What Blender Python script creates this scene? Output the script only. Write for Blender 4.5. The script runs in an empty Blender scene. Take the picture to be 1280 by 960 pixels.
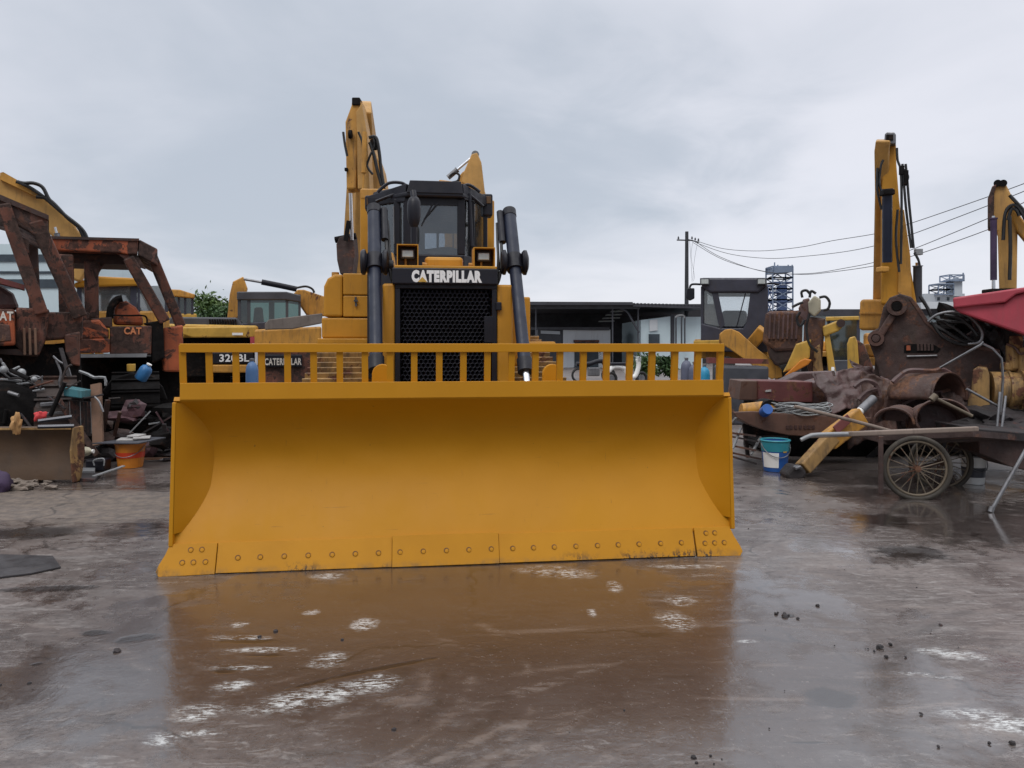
import bpy, bmesh, math, random
from mathutils import Vector, Matrix, noise
R = math.radians
PI = math.pi
SC = bpy.context.scene
COL = SC.collection
F, CX, HY, CH = 962.0, 640.0, 430.0, 1.5     # focal length in pixels, vanishing column, horizon row, eye height

def W(px, py, Y):
    "the point of the yard that stands Y metres ahead on the sight line of a survey pixel"
    t = (px - CX) / F
    if YAW[0] is not None: Y = Y * (YAW[0] ** 2 + 1) / (t * YAW[0] + 1)
    return Vector((t * Y, Y, CH - (py - HY) / F * Y))

def away():
    "horizontal direction in which the machine being built stretches back"
    return Vector((YAW[0] or 0.0, 1, 0)).normalized()

def G(px, py):
    "ground point under a survey pixel"
    Y = CH * F / (py - HY)
    return Vector(((px - CX) / F * Y, Y, 0.0))

YAW = [None]        # heading of the machine being built: slope x/y of its long axis, None = square to the yard
MATS = {}
ROOTM = {}

# ------------------------------------------------------------------ materials
class NT:
    def __init__(self, name):
        self.m = bpy.data.materials.new(name)
        self.m.use_nodes = True
        self.t = self.m.node_tree
        self.t.nodes.clear()
        self.out = self.n('ShaderNodeOutputMaterial')
        self.b = self.n('ShaderNodeBsdfPrincipled')
        self.l(self.b.outputs[0], self.out.inputs['Surface'])
    def n(self, typ, **kw):
        nd = self.t.nodes.new(typ)
        for k, v in kw.items(): setattr(nd, k, v)
        return nd
    def l(self, a, b): self.t.links.new(a, b)
    def val(self, sock, v):
        if hasattr(v, 'is_linked') or hasattr(v, 'links'): self.l(v, sock)
        else: sock.default_value = v
    def noise(self, scale, detail=4, rough=0.55, vec=None, dist=0.0):
        nd = self.n('ShaderNodeTexNoise')
        nd.inputs['Scale'].default_value = scale
        nd.inputs['Detail'].default_value = detail
        nd.inputs['Roughness'].default_value = rough
        nd.inputs['Distortion'].default_value = dist
        if vec is not None: self.l(vec, nd.inputs['Vector'])
        return nd.outputs['Fac']
    def ramp(self, f, lo, hi, a=0.0, b=1.0):
        nd = self.n('ShaderNodeMapRange')
        nd.interpolation_type = 'SMOOTHSTEP'
        self.val(nd.inputs['Value'], f)
        nd.inputs['From Min'].default_value = lo; nd.inputs['From Max'].default_value = hi
        nd.inputs['To Min'].default_value = a; nd.inputs['To Max'].default_value = b
        return nd.outputs['Result']
    def math(self, op, a, b=0.0):
        nd = self.n('ShaderNodeMath', operation=op)
        self.val(nd.inputs[0], a); self.val(nd.inputs[1], b)
        return nd.outputs[0]
    def mix(self, f, a, b):
        nd = self.n('ShaderNodeMix', data_type='RGBA')
        self.val(nd.inputs[0], f)
        for s, v in ((nd.inputs[6], a), (nd.inputs[7], b)):
            if isinstance(v, tuple): s.default_value = (v[0], v[1], v[2], 1)
            else: self.l(v, s)
        return nd.outputs[2]
    def coord(self, scale=(1, 1, 1), rot=(0, 0, 0)):
        tc = self.n('ShaderNodeTexCoord')
        mp = self.n('ShaderNodeMapping')
        mp.inputs['Scale'].default_value = scale
        mp.inputs['Rotation'].default_value = rot
        self.l(tc.outputs['Object'], mp.inputs['Vector'])
        return mp.outputs[0]
    def bump(self, h, strength=0.2, dist=0.02):
        bp = self.n('ShaderNodeBump')
        bp.inputs['Strength'].default_value = strength
        bp.inputs['Distance'].default_value = dist
        self.l(h, bp.inputs['Height'])
        self.l(bp.outputs[0], self.b.inputs['Normal'])

def coat(name, col, rough=0.45, metal=0.0, var=0.18, grime=0.0, grime_col=(0.05, 0.035, 0.025),
         rust=0.0, rust_col=(0.11, 0.045, 0.025), chips=0.0, bump=0.08, scale=1.0, spec=0.5):
    "painted or bare metal: tone variation, grime clouds, rust patches with hard edges, vertical runs"
    k = NT(name)
    v = k.coord((scale,) * 3)
    streak = k.coord((scale * 6, scale * 6, scale * 0.9))
    n1 = k.noise(2.2, 5, 0.6, v)
    n2 = k.noise(9.0, 5, 0.65, v)
    c = k.mix(k.ramp(n1, 0.3, 0.7), tuple(x * (1 - var) for x in col), tuple(min(1, x * (1 + var)) for x in col))
    r = k.ramp(n2, 0.3, 0.7, max(0.05, rough - 0.1), min(1, rough + 0.12))
    if grime > 0:
        g = k.math('MULTIPLY', k.ramp(k.noise(1.6, 6, 0.7, streak), 0.62 - 0.3 * grime, 0.85 - 0.2 * grime), min(1, 0.45 + 0.5 * grime))
        c = k.mix(g, c, grime_col)
        r = k.math('MAXIMUM', r, k.math('MULTIPLY', g, 0.8))
    if rust > 0:
        e = k.noise(3.0, 8, 0.72, v, 0.6)
        f = k.ramp(e, 0.66 - 0.36 * rust, 0.70 - 0.34 * rust)
        rc = k.mix(k.ramp(k.noise(14, 5, 0.7, v), 0.3, 0.7), tuple(x * 0.45 for x in rust_col), tuple(min(1, x * 1.6) for x in rust_col))
        c = k.mix(f, c, rc)
        r = k.math('MAXIMUM', r, k.math('MULTIPLY', f, 0.85))
    if chips > 0:
        f = k.ramp(k.noise(26, 3, 0.6, v), 0.76 - 0.2 * chips, 0.79 - 0.2 * chips)
        c = k.mix(f, c, (0.03, 0.025, 0.02))
    k.l(c, k.b.inputs['Base Color'])
    k.val(k.b.inputs['Roughness'], r)
    k.b.inputs['Metallic'].default_value = metal
    k.b.inputs['Specular IOR Level'].default_value = spec
    if bump: k.bump(k.math('ADD', n2, k.math('MULTIPLY', n1, 2.0)), bump, 0.03)
    MATS[name] = k.m
    return k.m

def glassy(name, tint, refl=0.12, dens=0.5):
    k = NT(name)
    k.t.nodes.remove(k.b)
    tr = k.n('ShaderNodeBsdfTransparent'); tr.inputs[0].default_value = (*tint, 1)
    gl = k.n('ShaderNodeBsdfGlossy'); gl.inputs['Roughness'].default_value = 0.04
    gl.inputs[0].default_value = (0.9, 0.93, 0.95, 1)
    df = k.n('ShaderNodeBsdfDiffuse')
    v = k.coord()
    c = k.mix(k.ramp(k.noise(3, 5, 0.6, v), 0.3, 0.75), (0.10, 0.11, 0.12), (0.3, 0.3, 0.28))
    k.l(c, df.inputs[0])
    fr = k.n('ShaderNodeFresnel'); fr.inputs[0].default_value = 1.5
    m0 = k.n('ShaderNodeMixShader'); m0.inputs[0].default_value = dens
    k.l(tr.outputs[0], m0.inputs[1]); k.l(df.outputs[0], m0.inputs[2])
    m1 = k.n('ShaderNodeMixShader')
    k.l(k.math('ADD', fr.outputs[0], refl), m1.inputs[0])
    k.l(m0.outputs[0], m1.inputs[1]); k.l(gl.outputs[0], m1.inputs[2])
    k.l(m1.outputs[0], k.out.inputs[0])
    MATS[name] = k.m

coat('fresh_yellow', (0.50, 0.220, 0.006), 0.50, spec=0.3, var=0.05, bump=0.03, scale=0.6)
coat('clean_yellow', (0.49, 0.228, 0.02), 0.45, spec=0.35, var=0.10, grime=0.28, grime_col=(0.2, 0.1, 0.03), bump=0.05)
coat('pale_yellow', (0.50, 0.275, 0.075), 0.55, var=0.15, grime=0.4, grime_col=(0.2, 0.11, 0.05), chips=0.1)
coat('worn_yellow', (0.50, 0.245, 0.04), 0.55, var=0.2, grime=0.55, grime_col=(0.13, 0.075, 0.04), rust=0.12, chips=0.15)
coat('bright_yellow', (0.52, 0.31, 0.05), 0.5, var=0.15, grime=0.35, rust=0.12, chips=0.1)
coat('scrap_yellow', (0.34, 0.20, 0.07), 0.65, var=0.25, grime=0.7, rust=0.35, chips=0.3)
coat('dull_blade', (0.075, 0.040, 0.018), 0.5, var=0.15, grime=0.4)
coat('satin_black', (0.010, 0.010, 0.016), 0.45, spec=0.35, var=0.2, bump=0.04)
coat('blue_black', (0.012, 0.017, 0.036), 0.42, spec=0.4, var=0.15, bump=0.04)
coat('dark_grey', (0.055, 0.058, 0.07), 0.5, var=0.2, grime=0.3, bump=0.05)
coat('cab_grey', (0.036, 0.037, 0.055), 0.5, var=0.2, grime=0.35)
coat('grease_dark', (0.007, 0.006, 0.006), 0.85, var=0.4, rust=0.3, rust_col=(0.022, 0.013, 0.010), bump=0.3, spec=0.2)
coat('track_brown', (0.045, 0.032, 0.028), 0.65, var=0.4, rust=0.35, rust_col=(0.05, 0.024, 0.016), bump=0.3)
coat('rust', (0.082, 0.040, 0.030), 0.6, var=0.4, rust=0.4, rust_col=(0.12, 0.055, 0.03), grime=0.4, bump=0.4)
coat('dark_rust', (0.052, 0.030, 0.026), 0.75, var=0.4, rust=0.35, rust_col=(0.09, 0.04, 0.026), grime=0.5, bump=0.4)
coat('purple_rust', (0.10, 0.058, 0.055), 0.5, var=0.35, rust=0.3, rust_col=(0.12, 0.055, 0.035), grime=0.4, bump=0.4)
coat('orange_rust', (0.36, 0.085, 0.03), 0.55, var=0.3, rust=0.46, rust_col=(0.075, 0.032, 0.022), grime=0.4, chips=0.3)
coat('frame_rust', (0.13, 0.046, 0.028), 0.55, var=0.45, rust=0.52, rust_col=(0.050, 0.028, 0.022), chips=0.3, grime=0.5, bump=0.3)
coat('red_paint', (0.43, 0.055, 0.080), 0.5, var=0.12, grime=0.35, grime_col=(0.3, 0.07, 0.08), bump=0.05)
coat('red_beam', (0.17, 0.045, 0.04), 0.6, var=0.2, rust=0.3)
coat('chrome', (0.75, 0.76, 0.78), 0.15, 1.0, var=0.05, bump=0)
coat('steel', (0.22, 0.22, 0.23), 0.45, 0.7, var=0.25, grime=0.4, bump=0.1)
coat('ground_steel', (0.055, 0.052, 0.055), 0.4, 0.3, var=0.3, grime=0.4)
coat('galvanised', (0.30, 0.31, 0.32), 0.5, 0.3, var=0.2, grime=0.3)
coat('concrete_beam', (0.19, 0.16, 0.14), 0.85, var=0.2, grime=0.4, bump=0.2)
coat('dusty_tyre', (0.055, 0.047, 0.038), 0.75, var=0.3, grime=0.5, grime_col=(0.1, 0.085, 0.06))
coat('recess_shade', (0.17, 0.075, 0.012), 0.6, var=0.2, bump=0)  # darker yellow for the painted-in shade round the bolts
coat('rubber', (0.018, 0.017, 0.017), 0.7, var=0.3, grime=0.4, grime_col=(0.05, 0.04, 0.035))
coat('hose_rubber', (0.012, 0.012, 0.013), 0.5, var=0.3, bump=0.05)
coat('white_paint', (0.78, 0.78, 0.76), 0.5, var=0.05, grime=0.15, grime_col=(0.4, 0.37, 0.33), bump=0.03)
coat('letter_white', (0.80, 0.80, 0.80), 0.5, var=0.03, bump=0)
coat('letter_worn', (0.62, 0.58, 0.52), 0.6, var=0.1, rust=0.12, bump=0)
coat('letter_orange', (0.62, 0.22, 0.09), 0.6, var=0.1, rust=0.15, bump=0)
coat('letter_dark', (0.05, 0.022, 0.018), 0.7, var=0.1, bump=0)
coat('wall_white', (0.62, 0.65, 0.68), 0.8, var=0.06, grime=0.3, grime_col=(0.32, 0.32, 0.31), scale=0.3, bump=0.03)
coat('wall_blue', (0.55, 0.66, 0.70), 0.7, var=0.05, grime=0.2, grime_col=(0.35, 0.4, 0.42), scale=0.3, bump=0.03)
coat('roof_dark', (0.045, 0.045, 0.055), 0.6, var=0.2, grime=0.2, scale=0.3)
coat('roof_light_sheet', (0.55, 0.57, 0.55), 0.6, var=0.1, scale=0.3, bump=0)
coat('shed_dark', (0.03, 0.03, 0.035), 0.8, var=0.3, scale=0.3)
coat('tower_steel', (0.19, 0.24, 0.33), 0.6, var=0.15, scale=0.2, bump=0)
coat('tower_blue', (0.13, 0.19, 0.36), 0.6, var=0.15, scale=0.2, bump=0)
coat('factory_pale', (0.50, 0.54, 0.58), 0.8, var=0.08, scale=0.1, bump=0)
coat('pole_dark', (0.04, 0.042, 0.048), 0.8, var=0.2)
coat('gas_blue', (0.07, 0.15, 0.31), 0.45, var=0.12, grime=0.25, rust=0.05)
coat('gas_cyan', (0.03, 0.27, 0.46), 0.45, var=0.1, grime=0.2)
coat('gas_grey', (0.10, 0.11, 0.16), 0.5, var=0.15, grime=0.3)
coat('teal_plastic', (0.025, 0.24, 0.30), 0.4, var=0.12, grime=0.25, bump=0.04)
coat('blue_plastic', (0.02, 0.10, 0.36), 0.4, var=0.12, grime=0.2, bump=0.04)
coat('teal_box', (0.06, 0.20, 0.23), 0.5, var=0.2, grime=0.35)
coat('orange_plastic', (0.62, 0.21, 0.02), 0.42, var=0.1, grime=0.2, bump=0.03)
coat('red_stripe', (0.58, 0.05, 0.015), 0.45, var=0.05, bump=0)
coat('jug_cream', (0.42, 0.39, 0.29), 0.5, var=0.08, grime=0.3)
coat('jug_blue', (0.035, 0.17, 0.40), 0.45, var=0.1, grime=0.1)
coat('rag_tan', (0.48, 0.27, 0.11), 0.9, var=0.2, grime=0.3)
coat('rag_red', (0.55, 0.045, 0.05), 0.8, var=0.2)
coat('cloth_purple', (0.055, 0.035, 0.075), 0.9, var=0.3)
coat('rubble', (0.22, 0.18, 0.15), 0.85, var=0.35, grime=0.4)
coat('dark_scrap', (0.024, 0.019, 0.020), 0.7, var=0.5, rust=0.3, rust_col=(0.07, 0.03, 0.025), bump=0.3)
coat('plum_scrap', (0.075, 0.035, 0.042), 0.7, var=0.4, rust=0.2)
coat('wood', (0.20, 0.115, 0.075), 0.8, var=0.2, grime=0.4, scale=1.5)
coat('pole_wood', (0.22, 0.17, 0.14), 0.75, var=0.2, grime=0.4)
coat('paper', (0.36, 0.35, 0.34), 0.8, var=0.08, grime=0.2)
coat('trough_brown', (0.105, 0.052, 0.035), 0.55, var=0.25, rust=0.25, grime=0.35)
coat('box_maroon', (0.115, 0.032, 0.030), 0.6, var=0.2, rust=0.3)
coat('bark', (0.08, 0.06, 0.045), 0.9, var=0.3)
coat('seat_cloth', (0.03, 0.03, 0.034), 0.8, var=0.1)
coat('wire_grey', (0.30, 0.31, 0.31), 0.5, 0.3, var=0.2)
coat('rim_rust', (0.17, 0.135, 0.095), 0.55, 0.2, var=0.3, rust=0.25)
coat('window_dark', (0.045, 0.06, 0.075), 0.12, var=0.2, bump=0)
coat('lamp_inside', (0.10, 0.05, 0.015), 0.5, var=0.2, bump=0)
coat('lamp_lens', (0.55, 0.58, 0.56), 0.1, 0.3, var=0.1, bump=0.1, scale=4)
glassy('clear_glass', (0.93, 0.95, 0.96), 0.05, 0.03)
glassy('cab_glass', (0.60, 0.64, 0.68), 0.10, 0.12)
glassy('dusty_glass', (0.75, 0.77, 0.76), 0.10, 0.32)
glassy('pale_glass', (0.75, 0.77, 0.76), 0.25, 0.5)
glassy('side_glass', (0.86, 0.89, 0.92), 0.10, 0.12)
glassy('green_glass', (0.34, 0.47, 0.44), 0.08, 0.12)

def leaf_mat(name, a, b):
    k = NT(name)
    v = k.coord()
    k.l(k.mix(k.ramp(k.noise(1.3, 3, 0.6, v), 0.3, 0.7), a, b), k.b.inputs['Base Color'])
    k.b.inputs['Roughness'].default_value = 0.55
    MATS[name] = k.m
def edge_mat():
    k = NT('edge_yellow')
    v = k.coord(); tc = k.n('ShaderNodeTexCoord'); sp = k.n('ShaderNodeSeparateXYZ'); k.l(tc.outputs['Object'], sp.inputs[0])
    n1 = k.noise(2.5, 5, 0.6, v)
    c = k.mix(k.ramp(n1, 0.3, 0.7), (0.49, 0.215, 0.006), (0.54, 0.24, 0.008))
    low = k.ramp(sp.outputs[2], 0.0, 0.075, 1, 0)
    scr = k.noise(30, 5, 0.75, k.coord((1.0, 1.0, 0.45), (0, R(35), 0)))
    m = k.math('MULTIPLY', k.ramp(scr, 0.50, 0.56), k.math('MULTIPLY', low, k.ramp(k.noise(1.1, 2, 0.5, v), 0.48, 0.56)))
    c = k.mix(m, c, (0.035, 0.025, 0.02))
    dirt = k.math('MULTIPLY', k.ramp(sp.outputs[2], 0.0, 0.05, 1, 0), k.ramp(k.noise(7, 5, 0.7, v), 0.4, 0.7))
    c = k.mix(k.math('MULTIPLY', dirt, 0.75), c, (0.20, 0.12, 0.05))
    k.l(c, k.b.inputs['Base Color']); k.b.inputs['Roughness'].default_value = 0.5; k.b.inputs['Specular IOR Level'].default_value = 0.3
    k.bump(k.noise(9, 5, 0.6, v), 0.05, 0.03)
    MATS['edge_yellow'] = k.m
def blade_mat():
    k = NT('blade_yellow')
    v = k.coord(); tc = k.n('ShaderNodeTexCoord'); sp = k.n('ShaderNodeSeparateXYZ'); k.l(tc.outputs['Object'], sp.inputs[0])
    n1 = k.noise(1.1, 4, 0.55, v)
    c = k.mix(k.ramp(n1, 0.3, 0.7), (0.49, 0.214, 0.004), (0.53, 0.232, 0.005))
    dust = k.math('MULTIPLY', k.ramp(sp.outputs[2], 0.2, 0.75, 1, 0), k.ramp(k.noise(1.8, 6, 0.65, k.coord((1, 1, 0.35))), 0.35, 0.75))
    c = k.mix(k.math('MULTIPLY', dust, 0.16), c, (0.50, 0.26, 0.03))
    runs = k.ramp(k.noise(1.5, 5, 0.7, k.coord((11, 11, 0.5))), 0.62, 0.78)
    c = k.mix(k.math('MULTIPLY', runs, 0.22), c, (0.26, 0.11, 0.02))
    sc1 = k.ramp(k.noise(2.0, 4, 0.7, k.coord((1.2, 8, 34), (0, R(8), 0))), 0.675, 0.71)
    sc2 = k.ramp(k.noise(2.0, 4, 0.7, k.coord((40, 8, 2.5), (0, R(-12), 0))), 0.68, 0.715)
    m = k.math('MULTIPLY', k.math('MAXIMUM', sc1, sc2), 0.5)
    c = k.mix(m, c, (0.20, 0.085, 0.02))
    spot = k.ramp(k.noise(34, 2, 0.5, v), 0.775, 0.80)
    c = k.mix(k.math('MULTIPLY', spot, 0.8), c, (0.06, 0.035, 0.02))
    k.l(c, k.b.inputs['Base Color'])
    k.l(k.math('ADD', 0.46, k.math('MULTIPLY', dust, 0.2)), k.b.inputs['Roughness'])
    k.b.inputs['Specular IOR Level'].default_value = 0.28
    k.bump(k.math('ADD', k.noise(3.0, 3, 0.5, v), k.math('MULTIPLY', k.noise(60, 2, 0.5, v), 0.02)), 0.16, 0.04)
    MATS['blade_yellow'] = k.m
blade_mat()
edge_mat()
leaf_mat('leaf', (0.035, 0.075, 0.018), (0.09, 0.15, 0.03))
leaf_mat('leaf_dark', (0.025, 0.06, 0.018), (0.06, 0.12, 0.03))

# ------------------------------------------------------------------ geometry
def frame(p, x, y, z):
    m = Matrix.Identity(4)
    for i, v in enumerate((x, y, z)):
        m[0][i], m[1][i], m[2][i] = v
    m.translation = p
    return m

def along(p0, p1, up=(0, 0, 1)):
    p0, p1 = Vector(p0), Vector(p1)
    z = (p1 - p0).normalized()
    up = Vector(up)
    if abs(z.dot(up)) > 0.98: up = Vector((0, 1, 0)) if abs(z.y) < 0.9 else Vector((1, 0, 0))
    x = up.cross(z).normalized()
    y = z.cross(x)
    return frame(p0, x, y, z), (p1 - p0).length

class MB:
    def __init__(self): self.bm = bmesh.new()
    def _add(self, vs, fs):
        v = [self.bm.verts.new(p) for p in vs]
        for f in fs:
            try: self.bm.faces.new([v[i] for i in f])
            except ValueError: pass
        return self
    def box(self, c, s, M=None):
        "box by centre and full size, in frame M"
        c = Vector(c); h = Vector(s) * 0.5
        vs = [c + Vector((sx * h.x, sy * h.y, sz * h.z)) for sz in (-1, 1) for sx, sy in ((-1, -1), (1, -1), (1, 1), (-1, 1))]
        if M is not None: vs = [M @ v for v in vs]
        return self._add(vs, [(3, 2, 1, 0), (4, 5, 6, 7), (0, 1, 5, 4), (1, 2, 6, 5), (2, 3, 7, 6), (3, 0, 4, 7)])
    def span(self, a, b):
        "box between two opposite corners"
        a, b = Vector(a), Vector(b)
        return self.box((a + b) / 2, [abs(q) for q in (b - a)])
    def bar(self, p0, p1, w, h, up=(0, 0, 1), w1=None, h1=None):
        "rectangular, possibly tapering bar"
        M, L = along(p0, p1, up)
        w1 = w if w1 is None else w1; h1 = h if h1 is None else h1
        vs = [M @ Vector((sx * a / 2, sy * b / 2, z)) for z, a, b in ((0, w, h), (L, w1, h1)) for sx, sy in ((-1, -1), (1, -1), (1, 1), (-1, 1))]
        return self._add(vs, [(3, 2, 1, 0), (4, 5, 6, 7), (0, 1, 5, 4), (1, 2, 6, 5), (2, 3, 7, 6), (3, 0, 4, 7)])
    def tube(self, p0, p1, r0, r1=None, n=14):
        M, L = along(p0, p1)
        r1 = r0 if r1 is None else r1
        vs = [M @ Vector((r * math.cos(2 * PI * i / n), r * math.sin(2 * PI * i / n), z)) for z, r in ((0, r0), (L, r1)) for i in range(n)]
        fs = [(i, (i + 1) % n, n + (i + 1) % n, n + i) for i in range(n)]
        fs += [tuple(reversed(range(n))), tuple(range(n, 2 * n))]
        return self._add(vs, fs)
    def hose(self, pts, r, n=6, sub=6):
        "smooth tube through points"
        P = [Vector(p) for p in pts]
        if len(P) > 2 and sub > 1:
            Q = []
            for i in range(len(P) - 1):
                a, b, c, d = P[max(i - 1, 0)], P[i], P[i + 1], P[min(i + 2, len(P) - 1)]
                for k in range(sub):
                    t = k / sub
                    Q.append(0.5 * ((2 * b) + (c - a) * t + (2 * a - 5 * b + 4 * c - d) * t * t + (3 * b - a - 3 * c + d) * t ** 3))
            P = Q + [P[-1]]
        ref = Vector((0.13, 0.27, 0.95)).normalized()
        vs = []
        for i, p in enumerate(P):
            t = (P[min(i + 1, len(P) - 1)] - P[max(i - 1, 0)]).normalized()
            x = t.cross(ref)
            if x.length < 1e-3: x = t.cross(Vector((1, 0, 0)))
            x.normalize(); y = t.cross(x)
            vs += [p + (x * math.cos(2 * PI * k / n) + y * math.sin(2 * PI * k / n)) * r for k in range(n)]
        m = len(P)
        fs = [(i * n + k, i * n + (k + 1) % n, (i + 1) * n + (k + 1) % n, (i + 1) * n + k) for i in range(m - 1) for k in range(n)]
        fs += [tuple(range(n)), tuple(reversed(range((m - 1) * n, m * n)))]
        return self._add(vs, fs)
    def prism(self, pts, M, d0, d1):
        "2-D outline in the x/y plane of frame M, extruded along its z from d0 to d1"
        n = len(pts)
        vs = [M @ Vector((x, y, d)) for d in (d0, d1) for x, y in pts]
        fs = [(i, (i + 1) % n, n + (i + 1) % n, n + i) for i in range(n)]
        fs += [tuple(reversed(range(n))), tuple(range(n, 2 * n))]
        return self._add(vs, fs)
    def slab(self, P, d):
        "3-D outline (list of points) thickened by vector d"
        n = len(P); d = Vector(d)
        if d.x == 0 and d.z == 0: d = away() * d.y
        vs = [Vector(p) for p in P] + [Vector(p) + d for p in P]
        fs = [(i, (i + 1) % n, n + (i + 1) % n, n + i) for i in range(n)]
        fs += [tuple(reversed(range(n))), tuple(range(n, 2 * n))]
        return self._add(vs, fs)
    def lathe(self, prof, M=None, n=24, cap=True):
        M = M or Matrix.Identity(4)
        m = len(prof)
        vs = [M @ Vector((r * math.cos(2 * PI * k / n), r * math.sin(2 * PI * k / n), z)) for r, z in prof for k in range(n)]
        fs = [(i * n + k, i * n + (k + 1) % n, (i + 1) * n + (k + 1) % n, (i + 1) * n + k) for i in range(m - 1) for k in range(n)]
        if cap: fs += [tuple(reversed(range(n))), tuple(range((m - 1) * n, m * n))]
        return self._add(vs, fs)
    def ring(self, M, r0, r1, z0, z1, n=32):
        return self.lathe([(r0, z0), (r1, z0), (r1, z1), (r0, z1), (r0, z0)], M, n, False)
    def torus(self, M, R0, r, n=40, k=8):
        return self.lathe([(R0 + r * math.cos(2 * PI * i / k), r * math.sin(2 * PI * i / k)) for i in range(k + 1)], M, n, False)
    def strip(self, prof, x0, x1, th, nx=1):
        "a bent plate: profile points (y, z) swept along x with thickness th behind it"
        P = [Vector((0, a, b)) for a, b in prof]
        m = len(P); N = []
        for i in range(m):
            t = (P[min(i + 1, m - 1)] - P[max(i - 1, 0)]).normalized()
            N.append(Vector((0, t.z, -t.y)))
        vs = []
        for j in range(nx + 1):
            x = x0 + (x1 - x0) * j / nx
            vs += [Vector((x, p.y, p.z)) for p in P] + [Vector((x, p.y, p.z)) + n_ * th for p, n_ in zip(P, N)]
        s = 2 * m; fs = []
        for j in range(nx):
            a, b = j * s, (j + 1) * s
            for i in range(m - 1):
                fs += [(a + i, b + i, b + i + 1, a + i + 1), (a + m + i + 1, b + m + i + 1, b + m + i, a + m + i)]
            fs += [(a, a + m, b + m, b), (a + m - 1, b + m - 1, b + 2 * m - 1, a + 2 * m - 1)]
        for a, fl in ((0, 0), (nx * s, 1)):
            for i in range(m - 1):
                q = (a + i, a + i + 1, a + m + i + 1, a + m + i)
                fs.append(q if not fl else tuple(reversed(q)))
        return self._add(vs, fs)
    def build(self, name, mat, parent=None, world=False, bevel=0.0, smooth=None, label=None, weld=False):
        bm = self.bm
        if weld: bmesh.ops.remove_doubles(bm, verts=bm.verts, dist=1e-4)
        bmesh.ops.recalc_face_normals(bm, faces=bm.faces)
        me = bpy.data.meshes.new(name)
        if world and parent is not None: bm.transform(rootm(parent).inverted())
        bm.to_mesh(me); bm.free()
        me.materials.append(MATS[mat] if isinstance(mat, str) else mat)
        if smooth is not None:
            for p in me.polygons: p.use_smooth = True
            me.set_sharp_from_angle(angle=R(smooth))
        o = bpy.data.objects.new(name, me)
        COL.objects.link(o)
        if parent is not None: o.parent = parent
        if bevel:
            b = o.modifiers.new('bevel', 'BEVEL'); b.width = bevel; b.segments = 2; b.limit_method = 'ANGLE'; b.angle_limit = R(50)
        if label: o['label'] = label
        return o

def rootm(o):
    while o.parent is not None: o = o.parent
    return Matrix.Translation(o.location) @ o.rotation_euler.to_matrix().to_4x4()

def tag(o, label, cat, group=None, kind=None):
    o['label'] = label; o['category'] = cat
    if group: o['group'] = group
    if kind: o['kind'] = kind
    return o

def thing(name, label, cat, loc=(0, 0, 0), rz=0.0, group=None):
    o = bpy.data.objects.new(name, None)
    o.empty_display_size = 0.2
    COL.objects.link(o)
    o.location = loc; o.rotation_euler = (0, 0, rz)
    return tag(o, label, cat, group)

def single(name, label, cat, mb, mat, loc, group=None, **kw):
    "a thing of one mesh; geometry given in world coordinates, origin at its base"
    mb.bm.transform(Matrix.Translation(-Vector(loc)))
    o = mb.build(name, mat, **kw)
    o.location = loc
    return tag(o, label, cat, group)

def copy_tree(o, parent=None):
    c = o.copy(); COL.objects.link(c)
    if parent is not None: c.parent = parent
    for ch in list(o.children): copy_tree(ch, c)
    return c

def text(body, mat, parent, M, w, h, name='lettering', bold=0.02, depth=0.004, world=False):
    cu = bpy.data.curves.new('type', 'FONT')
    cu.body = body; cu.size = 1; cu.extrude = 0.01; cu.offset = bold; cu.resolution_u = 3
    cu.space_character = 1.08 + max(0, bold - 0.03) * 2
    to = bpy.data.objects.new('type', cu); COL.objects.link(to)
    bpy.context.view_layer.update()
    me = bpy.data.meshes.new_from_object(to.evaluated_get(bpy.context.evaluated_depsgraph_get()))
    bpy.data.objects.remove(to); bpy.data.curves.remove(cu)
    xs = [v.co.x for v in me.vertices]; ys = [v.co.y for v in me.vertices]
    x0, x1, y0, y1 = min(xs), max(xs), min(ys), max(ys)
    S = Matrix.Diagonal((w / (x1 - x0), h / (y1 - y0), depth / 0.02, 1)) @ Matrix.Translation((-(x0 + x1) / 2, -(y0 + y1) / 2, 0))
    M2 = rootm(parent).inverted() @ M if world else M
    me.transform(M2 @ S)
    me.materials.clear(); me.materials.append(MATS[mat])
    o = bpy.data.objects.new(name, me); COL.objects.link(o); o.parent = parent
    return o

def facing(p, x=None, n=None):
    "frame whose x runs along the reading direction and whose z is the outward normal"
    a = away()
    x = Vector(x or (a.y, -a.x, 0)).normalized(); n = Vector(n or -a).normalized()
    return frame(Vector(p), x, n.cross(x), n)

def hull2(pts):
    pts = sorted(set(pts))
    def half(ps):
        h = []
        for p in ps:
            while len(h) > 1 and (h[-1][0] - h[-2][0]) * (p[1] - h[-2][1]) - (h[-1][1] - h[-2][1]) * (p[0] - h[-2][0]) <= 0: h.pop()
            h.append(p)
        return h
    a, b = half(pts), half(list(reversed(pts)))
    return a[:-1] + b[:-1]

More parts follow.
